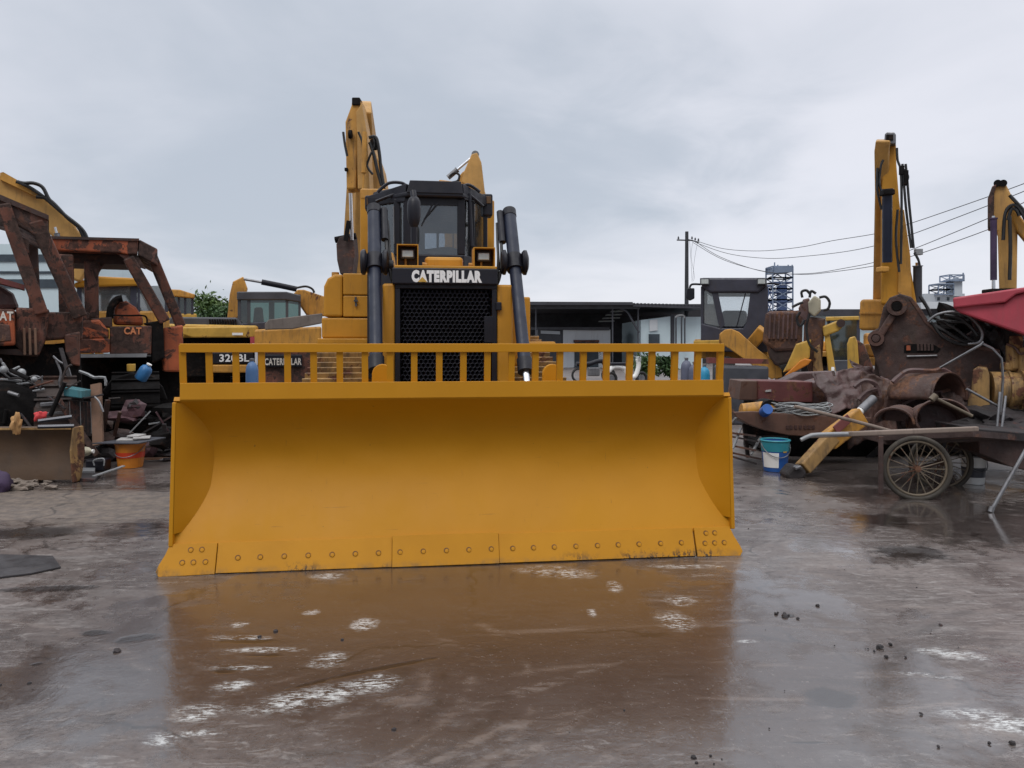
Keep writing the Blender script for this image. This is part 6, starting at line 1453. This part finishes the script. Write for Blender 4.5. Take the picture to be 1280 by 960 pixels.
plate(220.5, [(1192, 348), (1203, 348), (1203, 370), (1192, 370)], 4, 'tank', 'factory_pale', ft)
lattice(1187, 1205, 343.5, 351, 1, 219.5, 5.0, 'tower_steel', 0.26, ft, 'top_rail')
plate(219.6, [(1186, 350), (1206, 350), (1206, 351.5), (1186, 351.5)], 5, 'platform', 'tower_steel', ft)
plate(219.6, [(1173, 354), (1193, 354), (1193, 355.5), (1173, 355.5)], 5, 'platform', 'tower_steel', ft)
MB().bar(W(1204, 350, 219.5), W(1204, 341, 219.5), 0.3, 0.3).build('mast', 'tower_steel', ft, world=True)
# foliage
def tree(name, label, cat, base, h, rad, n, seed, leaf=0.12, mat='leaf', trunk=True, group=None):
    r_ = random.Random(seed)
    t = thing(name, label, cat, base, 0, group)
    base = Vector(base)
    lm = MB()
    if trunk:
        tm = MB().tube((0, 0, 0), (0.05, 0, h * 0.55), h * 0.035, h * 0.018, 8)
        for k in range(6):
            a = r_.uniform(0, 6.3); z = h * r_.uniform(0.35, 0.6)
            tm.tube((0.03, 0, z * 0.9), (rad * 0.6 * math.cos(a), rad * 0.6 * math.sin(a), z + h * r_.uniform(.1, .3)), h * 0.014, h * 0.005, 6)
        tm.build('trunk', 'bark', t)
    cl = [(Vector((r_.gauss(0, rad * .45), r_.gauss(0, rad * .45), h * (r_.uniform(.45, .95) if trunk else r_.uniform(.15, .85)))), rad * r_.uniform(.25, .5)) for _ in range(14)]
    for _ in range(n):
        c, q_ = r_.choice(cl)
        p = c + Vector((r_.gauss(0, 1), r_.gauss(0, 1), r_.gauss(0, .8))) * q_ * 0.55
        if p.z < 0.03: continue
        u = Vector((r_.gauss(0, 1), r_.gauss(0, 1), r_.gauss(0, 1))).normalized()
        v = u.cross(Vector((r_.gauss(0, 1), r_.gauss(0, 1), r_.gauss(0, 1)))).normalized()
        s = leaf * r_.uniform(.6, 1.3)
        lm._add([p - u * s, p - v * s * .4 , p + u * s, p + v * s * .4], [(0, 1, 2, 3)])
    lm.build('crown' if trunk else 'foliage', mat, t)
    return t
tree('leafy_tree', 'green tree rising above the yellow hood left of the dozer', 'tree', (W(262, 430, 52).x, 52, 0), 4.6, 1.7, 3400, 1, 0.2, 'leaf', True, 'trees beyond the machines')
tree('leafy_tree', 'darker low tree just right of the other behind the excavator boom', 'tree', (W(277, 430, 50).x, 50, 0), 4.0, 1.0, 1800, 2, 0.18, 'leaf_dark', True, 'trees beyond the machines')
tree('leafy_tree', 'small tree half hidden at the left of the green trees', 'tree', (W(247, 430, 54).x, 54, 0), 3.9, 1.2, 1800, 3, 0.2, 'leaf_dark', True, 'trees beyond the machines')
tree('leafy_shrub', 'green shrub behind the rack right of the white scooter', 'shrub', (W(806, 430, 30).x, 30, 0), 1.15, 0.5, 1400, 5, 0.09, 'leaf', False, 'shrubs before the shed')
tree('leafy_shrub', 'darker spiky shrub right of the green one behind the rack', 'shrub', (W(830, 430, 31).x, 31, 0), 1.1, 0.45, 1200, 6, 0.12, 'leaf_dark', False, 'shrubs before the shed')
# scooter in front of the shed
sc_ = thing('motor_scooter', 'white motor scooter parked before the shed behind the rack', 'scooter', (W(783, 430, 28).x, 28, 0), R(20))
for y in (-0.62, 0.62):
    M = frame(Vector((y, 0, 0.25)), Vector((1, 0, 0)), Vector((0, 0, 1)), Vector((0, -1, 0)))
    t_ = MB().torus(M, 0.2, 0.055, 24, 8).build('wheel', 'rubber', sc_, smooth=60)
    MB().tube(M @ Vector((0, 0, -.03)), M @ Vector((0, 0, .03)), 0.13).build('rim', 'steel', t_, smooth=40)
MB().hose([(-0.75, 0, 0.5), (-0.5, 0, 0.68), (-0.1, 0, 0.62), (0.05, 0, 0.35), (0.35, 0, 0.32), (0.5, 0, 0.7), (0.46, 0, 0.95)], 0.085, 10).build('scooter_body', 'white_paint', sc_, smooth=60)
MB().box((-0.35, 0, 0.78), (0.6, 0.24, 0.1)).build('seat', 'satin_black', sc_, bevel=0.04)
MB().hose([(0.42, -0.32, 1.08), (0.48, 0, 1.0), (0.42, 0.32, 1.08)], 0.018).build('handlebar', 'steel', sc_, smooth=60)
MB().box((0.5, 0, 0.95), (0.14, 0.2, 0.18)).build('headlight', 'lamp_lens', sc_, bevel=0.03)
mc_ = thing('motorcycle', 'small dark motorcycle left of the white scooter behind the rack', 'motorcycle', (W(742, 430, 30).x, 30, 0), R(10))
for y in (-0.6, 0.6):
    M = frame(Vector((y, 0, 0.29)), Vector((1, 0, 0)), Vector((0, 0, 1)), Vector((0, -1, 0)))
    MB().torus(M, 0.25, 0.045, 28, 8).build('wheel', 'rubber', mc_, smooth=60)
MB().hose([(-0.7, 0, 0.72), (-0.2, 0, 0.72), (0.15, 0, 0.82), (0.4, 0, 0.78), (0.6, 0, 0.3)], 0.09, 8).build('motorcycle_body', 'satin_black', mc_, smooth=60)
MB().box((0.0, 0, 0.42), (0.45, 0.25, 0.34)).build('engine', 'steel', mc_, bevel=0.04)
MB().hose([(0.34, -0.34, 1.05), (0.42, 0, 0.98), (0.34, 0.34, 1.05)], 0.018).build('handlebar', 'steel', mc_, smooth=60)
for s in (-1, 1): MB().tube((0.36, 0.3 * s, 1.03), (0.36, 0.36 * s, 1.18), 0.012).lathe([(0, -.01), (.05, -.01), (.05, .01), (0, .01)], Matrix.Translation((0.36, 0.36 * s, 1.2)) @ Matrix.Rotation(R(90), 4, 'Y'), 12, False).build('mirror', 'satin_black', mc_, smooth=40)
# ------------------------------------------------------------------ ground
def lines(lo, hi, step, far0, far1):
    out = [lo + step * i for i in range(int((hi - lo) / step) + 1)]
    d, p = step, out[-1]
    while p < far1: d *= 1.45; p += d; out.append(p)
    d, p, pre = step, out[0], []
    while p > far0: d *= 1.45; p -= d; pre.append(p)
    return list(reversed(pre)) + out
def ground():
    import numpy as np
    xs = np.array(lines(-6.2, 6.6, 0.032, -900, 900)); ys = np.array(lines(2.3, 9.6, 0.032, -60, 1500))
    GX, GY = np.meshgrid(xs, ys)
    def field(bl):
        best = np.full(GX.shape, -3.0)
        for x, y, rx, ry, rot in bl:
            dx, dy = GX - x, GY - y
            u = (dx * math.cos(rot) + dy * math.sin(rot)) / rx; v = (-dx * math.sin(rot) + dy * math.cos(rot)) / ry
            best = np.maximum(best, 1 - np.sqrt(u * u + v * v))
        return best
    def px(l):
        out = []
        for a, b_, ra, rb, rot in l:
            g = G(a, b_); out.append((g.x, g.y, ra * g.y / F, rb * g.y * g.y / (CH * F), rot))
        return out
    chalk = px([(480, 853, 14, 8, 0), (250, 888, 26, 10, 0), (290, 855, 20, 6, 0), (205, 923, 22, 9, 0), (250, 915, 30, 4, 0), (300, 797, 34, 3, 0), (330, 812, 40, 3, 0), (295, 834, 40, 3, 0), (410, 824, 18, 8, 0), (455, 780, 13, 7, 0), (700, 714, 42, 6, -0.25), (768, 732, 7, 6, 0), (845, 776, 20, 9, 0), (850, 750, 16, 5, 0), (410, 720, 18, 3, 0), (740, 765, 5, 4, 0), (1250, 900, 55, 11, -0.3), (1195, 816, 30, 5, -0.3), (935, 800, 14, 2, 0), (1160, 842, 40, 2.5, -0.2), (390, 765, 9, 3, 0), (300, 780, 8, 3, 0), (860, 707, 45, 2, 0)]) + [(-0.87, 3.26, 0.23, 0.085, 0.5), (-0.70, 3.36, 0.16, 0.06, 0.5), (-0.60, 3.46, 0.05, 0.05, 0)]
    dark = px([(1102, 649, 34, 8, 0.05), (1036, 870, 34, 14, 0), (170, 797, 26, 5, 0.3), (120, 790, 20, 4, 0), (40, 665, 60, 8, 0), (1140, 690, 45, 9, 0), (45, 830, 10, 3, 0), (310, 801, 40, 2.5, 0), (330, 818, 30, 2, 0), (280, 838, 20, 2.5, 0), (985, 768, 8, 3, 0), (60, 735, 60, 4, 0.1), (1010, 926, 30, 2, 0)]) + [(-0.62, 3.56, 0.30, 0.022, 0.46), (-0.9, 3.40, 0.12, 0.015, 0.5)]
    light = [(0.08, 3.33, 0.22, 0.018, 0.62), (0.16, 3.42, 0.3, 0.015, 0.55), (0.15, 2.95, 0.22, 0.02, 0.9), (-0.2, 2.85, 0.3, 0.016, 0.8), (0.35, 2.8, 0.25, 0.015, 0.7), (1.3, 4.2, 0.3, 0.012, 0.1), (1.9, 3.5, 0.4, 0.014, 0.05), (2.4, 4.4, 0.5, 0.02, -0.1), (1.7, 3.2, 0.35, 0.016, 0.2), (2.6, 3.7, 0.4, 0.02, -0.05)]
    mud = [(-0.1, 4.05, 2.2, 1.25, 0), (0.7, 3.7, 0.7, 0.5, 0.3)]  # muddy ground together with the zone of the blade's painted reflection
    dry = [(-4.6, 7.2, 2.4, 0.75, 0)]
    # turning sweeps: faint concentric lines dragged by the tracks
    sweep = np.zeros(GX.shape)
    for cx_, cy_, radii, a0, a1, wd_ in ((-0.95, 3.42, (0.46, 0.55, 0.66, 0.78, 0.92, 1.05), -1.5, 1.1, 0.022), (0.9, 1.2, (1.9, 2.05, 2.3, 2.45, 2.75, 2.95), 0.35, 2.6, 0.03), (3.6, 2.4, (1.2, 1.4, 1.7, 1.95, 2.2), 1.4, 3.4, 0.03), (-3.4, 2.0, (1.5, 1.75, 2.1, 2.3), 0.2, 1.9, 0.03)):
        rr_ = np.hypot(GX - cx_, GY - cy_); an = np.arctan2(GY - cy_, GX - cx_)
        win = np.clip((an - a0) * 3, 0, 1) * np.clip((a1 - an) * 3, 0, 1)
        for i_, r_ in enumerate(radii):
            w_ = wd_ * (1 + 0.5 * np.sin(an * 5 + i_))
            sweep += (1 if i_ % 2 else -0.8) * np.exp(-((rr_ - r_ - 0.02 * np.sin(an * 4 + i_ * 2)) / w_) ** 2) * win
    n_x, n_y = len(xs), len(ys)
    # the slab is not dead level: shallow dips hold the water
    H = np.zeros(GX.shape)
    for fx, fy, am, ph in ((0.9, 0.5, 3, 0.3), (-0.6, 1.1, 3, 1.9), (1.9, 1.3, 1.6, 4.0), (-2.3, 2.0, 1.3, 2.2), (3.7, -2.9, 0.7, 0.9)):
        H += am * 0.0004 * np.sin(fx * GX + fy * GY + ph)
    H = H - H.max() - 0.001
    co_ = np.stack([GX, GY, H], -1).reshape(-1, 3)
    idx = np.arange(n_x * n_y).reshape(n_y, n_x)
    q = np.stack([idx[:-1, :-1], idx[:-1, 1:], idx[1:, 1:], idx[1:, :-1]], -1).reshape(-1, 4)
    me = bpy.data.meshes.new('ground')
    me.from_pydata(co_.tolist(), [], q.tolist()); me.update()
    for p_ in me.polygons: p_.use_smooth = True
    for nm_, bl in (('chalk', chalk), ('scar', dark), ('scrape', light), ('mud', mud), ('dry', dry)):
        at_ = me.attributes.new(nm_, 'FLOAT', 'POINT'); at_.data.foreach_set('value', np.clip(field(bl), -3, 1).astype(np.float32).ravel())

    at_ = me.attributes.new('sweep', 'FLOAT', 'POINT'); at_.data.foreach_set('value', sweep.astype(np.float32).ravel())
    k = NT('wet_concrete')
    tc = k.n('ShaderNodeTexCoord'); P = tc.outputs['Object']
    sep = k.n('ShaderNodeSeparateXYZ'); k.l(P, sep.inputs[0]); Yc = sep.outputs[1]
    def att(nm_, nz, wob, lo, hi):
        at_ = k.n('ShaderNodeAttribute'); at_.attribute_name = nm_
        return k.ramp(k.math('ADD', at_.outputs['Fac'], k.math('MULTIPLY', k.math('SUBTRACT', nz, 0.5), wob)), lo, hi)
    def stretched(sx, sy, rot, sc, det, ro_, dist):
        mp = k.n('ShaderNodeMapping'); mp.inputs['Scale'].default_value = (sx, sy, 1); mp.inputs['Rotation'].default_value = (0, 0, R(rot)); k.l(P, mp.inputs[0])
        return k.noise(sc, det, ro_, mp.outputs[0], dist)
    big = k.noise(0.35, 5, 0.6, P, 0.4)
    mid = k.noise(1.4, 6, 0.65, P, 0.5)
    fine = k.noise(9, 6, 0.7, P)
    tiny = k.noise(45, 4, 0.7, P)
    streak = stretched(0.7, 3.2, -10, 1.6, 7, 0.7, 0.8)
    scuff = stretched(3.2, 11, 14, 1.5, 7, 0.75, 1.2)
    brk = stretched(10, 30, -24, 2.2, 7, 0.78, 0.5)
    # standing water lies in soft-edged pools; between them the slab is damp and matt
    pool = k.math('ADD', k.math('MULTIPLY', big, 0.55), k.math('ADD', k.math('MULTIPLY', mid, 0.33), k.math('MULTIPLY', fine, 0.12)))
    reflect_mudm = att('mud', mid, 1.2, -0.4, 0.4)
    drym = att('dry', streak, 1.6, -0.35, 0.35)
    pool = k.math('ADD', pool, k.math('MULTIPLY', reflect_mudm, 0.05))
    pool = k.ramp(pool, 0.468, 0.548)
    far = k.ramp(Yc, 7.2, 11.0, 0.0, 0.5)
    pool = k.math('MULTIPLY', pool, k.math('SUBTRACT', 1.0, k.math('MAXIMUM', drym, k.math('MULTIPLY', far, 1.7))))
    c = k.mix(k.ramp(mid, 0.35, 0.65), (0.085, 0.067, 0.060), (0.185, 0.152, 0.138))
    c = k.mix(k.math('MULTIPLY', k.ramp(streak, 0.50, 0.64), 0.6), c, (0.22, 0.20, 0.19))
    c = k.mix(k.math('MULTIPLY', k.ramp(scuff, 0.53, 0.62), 0.6), c, (0.30, 0.275, 0.26))
    c = k.mix(k.math('MULTIPLY', k.ramp(scuff, 0.45, 0.33), 0.7), c, (0.035, 0.027, 0.024))
    c = k.mix(k.math('MULTIPLY', k.ramp(fine, 0.54, 0.70), 0.45), c, (0.045, 0.035, 0.031))
    c = k.mix(k.math('MULTIPLY', k.ramp(tiny, 0.52, 0.66), 0.45), c, (0.035, 0.028, 0.026))
    c = k.mix(k.math('MULTIPLY', pool, 0.64), c, (0.034, 0.028, 0.027))
    c = k.mix(k.math('MULTIPLY', reflect_mudm, 0.66), c, (0.046, 0.029, 0.023))  # muddy brown, deepened to carry the blade's reflection in the colour
    c = k.mix(k.math('MULTIPLY', drym, k.ramp(streak, 0.3, 0.6, 0.55, 0.95)), c, k.mix(k.ramp(fine, 0.35, 0.65), (0.17, 0.13, 0.098), (0.075, 0.058, 0.047)))
    sw = k.n('ShaderNodeAttribute'); sw.attribute_name = 'sweep'
    swn = k.math('MULTIPLY', sw.outputs['Fac'], k.ramp(streak, 0.38, 0.62))
    c = k.mix(k.ramp(swn, 0.1, 0.9, 0.0, 0.34), c, (0.21, 0.165, 0.14))
    c = k.mix(k.ramp(swn, -0.1, -0.7, 0.0, 0.5), c, (0.025, 0.018, 0.015))
    wmk = k.math('MULTIPLY', att('chalk', streak, 2.4, -0.6, 0.5), k.ramp(k.math('ADD', k.math('MULTIPLY', brk, 0.65), k.math('MULTIPLY', fine, 0.35)), 0.46, 0.60))
    c = k.mix(wmk, c, (0.60, 0.61, 0.60))
    fl = k.math('MULTIPLY', k.ramp(brk, 0.66, 0.72), k.ramp(mid, 0.45, 0.6))
    c = k.mix(k.math('MULTIPLY', fl, 0.5), c, (0.36, 0.35, 0.34))
    vo = k.n('ShaderNodeTexVoronoi', feature='DISTANCE_TO_EDGE'); vo.inputs['Scale'].default_value = 0.42
    wob = k.n('ShaderNodeVectorMath', operation='ADD'); wsc = k.n('ShaderNodeVectorMath', operation='SCALE')
    wn_ = k.n('ShaderNodeTexNoise'); wn_.inputs['Scale'].default_value = 2.6; wn_.inputs['Detail'].default_value = 5; k.l(P, wn_.inputs['Vector'])
    k.l(wn_.outputs['Color'], wsc.inputs[0]); wsc.inputs['Scale'].default_value = 0.55
    k.l(P, wob.inputs[0]); k.l(wsc.outputs[0], wob.inputs[1]); k.l(wob.outputs[0], vo.inputs['Vector'])
    crack = k.math('MULTIPLY', k.ramp(vo.outputs['Distance'], 0.0, 0.012, 1, 0), k.ramp(mid, 0.44, 0.56))
    c = k.mix(k.math('MULTIPLY', crack, 0.75), c, (0.02, 0.015, 0.013))
    c = k.mix(k.math('MULTIPLY', k.ramp(tiny, 0.40, 0.30), 0.35), c, (0.26, 0.235, 0.215))
    dm = att('scar', fine, 1.6, -0.25, 0.3)
    c = k.mix(k.math('MULTIPLY', dm, 0.85), c, (0.014, 0.011, 0.010))
    lm_ = att('scrape', fine, 2.6, -1.2, 0.7)
    c = k.mix(k.math('MULTIPLY', k.math('MULTIPLY', lm_, 0.6), k.ramp(scuff, 0.42, 0.58)), c, (0.20, 0.165, 0.145))
    k.l(c, k.b.inputs['Base Color'])
    damp = k.ramp(mid, 0.35, 0.65, 0.26, 0.42)
    mixr = k.n('ShaderNodeMix', data_type='FLOAT'); k.l(pool, mixr.inputs[0]); k.l(damp, mixr.inputs[2]); k.l(k.math('ADD', 0.09, k.math('MULTIPLY', reflect_mudm, 0.16)), mixr.inputs[3])
    ro = k.math('MAXIMUM', mixr.outputs[0], k.math('MULTIPLY', drym, 0.7))
    ro = k.math('MAXIMUM', ro, k.math('MULTIPLY', wmk, 0.6))
    k.l(k.math('MAXIMUM', ro, far), k.b.inputs['Roughness'])
    k.b.inputs['IOR'].default_value = 1.6
    k.b.inputs['Coat IOR'].default_value = 1.6
    k.b.inputs['Coat Roughness'].default_value = 0.07
    film = k.math('MULTIPLY', pool, k.math('SUBTRACT', 1.0, k.math('MULTIPLY', reflect_mudm, 0.55)))
    k.l(film, k.b.inputs['Coat Weight'])
    h = k.math('ADD', k.math('MULTIPLY', mid, 0.9), k.math('ADD', k.math('MULTIPLY', fine, 0.30), k.math('MULTIPLY', tiny, 0.12)))
    h = k.math('ADD', h, k.math('MULTIPLY', scuff, 0.06))
    h = k.math('SUBTRACT', h, k.math('MULTIPLY', dm, 0.3))
    k.bump(h, 0.36, 0.03)
    k.l(k.math('SUBTRACT', 0.34, k.math('MULTIPLY', pool, 0.26)), k.t.nodes['Bump'].inputs['Strength'])
    k.l(k.t.nodes['Bump'].outputs[0], k.b.inputs['Coat Normal'])
    me.materials.append(k.m)
    o = bpy.data.objects.new('ground', me); COL.objects.link(o)
    o['kind'] = 'structure'
    o['label'] = 'wet stained concrete yard'
ground()
# loose grit and crumbs on the wet concrete: nobody could count it
gm = MB(); r5 = random.Random(77)
spots = [(1000, 770, 30, 12), (1080, 812, 40, 14), (990, 768, 12, 4), (1105, 815, 12, 6), (1160, 800, 60, 20), (880, 950, 20, 6), (1230, 930, 50, 5), (1270, 928, 40, 5), (60, 855, 30, 8), (150, 790, 60, 16), (930, 660, 20, 14), (330, 790, 60, 20), (1000, 900, 200, 40), (1100, 740, 150, 40), (560, 900, 300, 40)]
for i in range(70):
    a, b, c_, d_ = spots[i % len(spots)]
    px, py = r5.gauss(a, c_ * .7), r5.gauss(b, d_ * .7)
    if py < 715 and px < 935: continue
    if py < 600: continue
    g = G(px, py)
    s = abs(r5.gauss(0, 0.0045)) * (1 if r5.random() < .9 else 2.2) + 0.0015
    M = Matrix.Translation(g + Vector((0, 0, s * 0.15 - 0.003))) @ Matrix.Rotation(r5.uniform(0, 6), 4, 'Z') @ Matrix.Rotation(r5.uniform(-.5, .5), 4, 'X')
    gm.lathe([(0.0, -s * .6), (s * r5.uniform(.8, 1.2), -s * .2), (s * .8, s * .4), (0, s * .6)], M, 5, False)
go = gm.build('gravel', 'dark_scrap'); go['kind'] = 'stuff'; go['label'] = 'dark grit scattered over the wet concrete'

# ------------------------------------------------------------------ sky, sun, camera
SUN_EL, SUN_AZ = 52.0, 200.0      # high, behind and a little left of the camera, veiled by cloud
w = bpy.data.worlds.new('World'); SC.world = w; w.use_nodes = True
t = w.node_tree; t.nodes.clear()
N = lambda typ, **kw: [setattr(n_ := t.nodes.new(typ), a, b) for a, b in kw.items()] and n_ if kw else t.nodes.new(typ)
outw = t.nodes.new('ShaderNodeOutputWorld'); bg = t.nodes.new('ShaderNodeBackground')
bg.inputs['Strength'].default_value = 0.10
sky = t.nodes.new('ShaderNodeTexSky'); sky.sky_type = 'NISHITA'; sky.sun_disc = False
sky.sun_elevation = R(SUN_EL); sky.sun_rotation = R(SUN_AZ)
tc = t.nodes.new('ShaderNodeTexCoord')
sp = t.nodes.new('ShaderNodeSeparateXYZ'); t.links.new(tc.outputs['Generated'], sp.inputs[0])
def wm(op, a, b=0.0):
    n_ = t.nodes.new('ShaderNodeMath'); n_.operation = op
    for s_, v in ((n_.inputs[0], a), (n_.inputs[1], b)):
        if isinstance(v, (int, float)): s_.default_value = v
        else: t.links.new(v, s_)
    return n_.outputs[0]
def wr(f, lo, hi, a=0.0, b=1.0):
    n_ = t.nodes.new('ShaderNodeMapRange'); n_.interpolation_type = 'SMOOTHSTEP'
    t.links.new(f, n_.inputs[0])
    for i_, v in enumerate((lo, hi, a, b)): n_.inputs[1 + i_].default_value = v
    return n_.outputs[0]
def wmix(f, a, b):
    n_ = t.nodes.new('ShaderNodeMix'); n_.data_type = 'RGBA'
    for s_, v in ((n_.inputs[0], f), (n_.inputs[6], a), (n_.inputs[7], b)):
        if isinstance(v, tuple): s_.default_value = (*v, 1)
        elif isinstance(v, (int, float)): s_.default_value = v
        else: t.links.new(v, s_)
    return n_.outputs[2]
den = wm('ADD', wm('MAXIMUM', sp.outputs[2], 0.0), 0.22)
cv = t.nodes.new('ShaderNodeCombineXYZ')
t.links.new(wm('DIVIDE', sp.outputs[0], den), cv.inputs[0]); t.links.new(wm('DIVIDE', sp.outputs[1], den), cv.inputs[1])
def wn(scale, det, ro, dist, off):
    mp = t.nodes.new('ShaderNodeMapping'); mp.inputs['Location'].default_value = off
    t.links.new(cv.outputs[0], mp.inputs[0])
    n_ = t.nodes.new('ShaderNodeTexNoise'); n_.inputs['Scale'].default_value = scale; n_.inputs['Detail'].default_value = det
    n_.inputs['Roughness'].default_value = ro; n_.inputs['Distortion'].default_value = dist
    t.links.new(mp.outputs[0], n_.inputs[0]); return n_.outputs['Fac']
n1 = wn(0.9, 5, 0.5, 0.5, (3.1, 1.7, 0)); n2 = wn(2.6, 6, 0.55, 0.4, (0.4, 5.2, 0))
side = wr(sp.outputs[0], -0.35, 0.62)
low = wr(sp.outputs[2], 0.0, 0.20, 1, 0)
cl = wm('ADD', wm('ADD', wm('MULTIPLY', n1, 0.80), wm('MULTIPLY', n2, 0.22)), wm('SUBTRACT', wm('MULTIPLY', side, 0.28), 0.10))
cl = wm('ADD', cl, wm('MULTIPLY', low, 0.05))
# one darker soft cloud high in the middle, a paler bank to the right
pd = t.nodes.new('ShaderNodeVectorMath'); pd.operation = 'DISTANCE'; pd.inputs[1].default_value = (0.30, 2.15, 0)
t.links.new(cv.outputs[0], pd.inputs[0])
pdn = wm('ADD', pd.outputs['Value'], wm('MULTIPLY', wm('SUBTRACT', n2, 0.5), 1.2))
cl = wm('SUBTRACT', cl, wr(pdn, 0.0, 0.65, 0.12, 0.0))
ca = wmix(wr(cl, 0.30, 0.75), (5.3, 5.8, 6.6), (8.3, 8.4, 9.1))
zen = wr(sp.outputs[2], 0.35, 0.95)
ca = wmix(zen, ca, (17.0, 17.2, 17.8))
# dark bank added to the unseen sky behind the camera, dimming faces turned its way
back = wm('MULTIPLY', wr(sp.outputs[1], -0.15, -0.6), wr(sp.outputs[2], 0.25, 0.75, 1, 0))
ca = wmix(back, ca, (3.6, 3.8, 4.3))
fin = wmix(0.90, sky.outputs[0], ca)
t.links.new(fin, bg.inputs[0]); t.links.new(bg.outputs[0], outw.inputs[0])

sd = bpy.data.lights.new('sun', 'SUN'); sd.energy = 0.9; sd.angle = R(25); sd.color = (1.0, 0.96, 0.90)
so = bpy.data.objects.new('sun', sd); COL.objects.link(so)
az, el = R(SUN_AZ), R(SUN_EL)
to_sun = Vector((math.sin(az) * math.cos(el), math.cos(az) * math.cos(el), math.sin(el)))
so.rotation_euler = to_sun.to_track_quat('Z', 'Y').to_euler()
so.location = to_sun * 40

cd = bpy.data.cameras.new('camera'); co = bpy.data.objects.new('camera', cd); COL.objects.link(co)
cd.sensor_width = 36; cd.lens = F / 1280 * 36; cd.shift_y = -(480 - HY) / 1280
cd.clip_end = 4000; cd.clip_start = 0.05
co.location = (0, 0, CH); co.rotation_euler = (R(90), 0, 0)
SC.camera = co
SC.view_settings.view_transform = 'Standard'; SC.view_settings.look = 'None'
SC.view_settings.gamma = 1; SC.view_settings.exposure = 0.03; SC.view_settings.use_curve_mapping = False
SC.render.engine = 'CYCLES'
SC.cycles.max_bounces = 8; SC.cycles.transparent_max_bounces = 24
SC.cycles.use_denoising = True
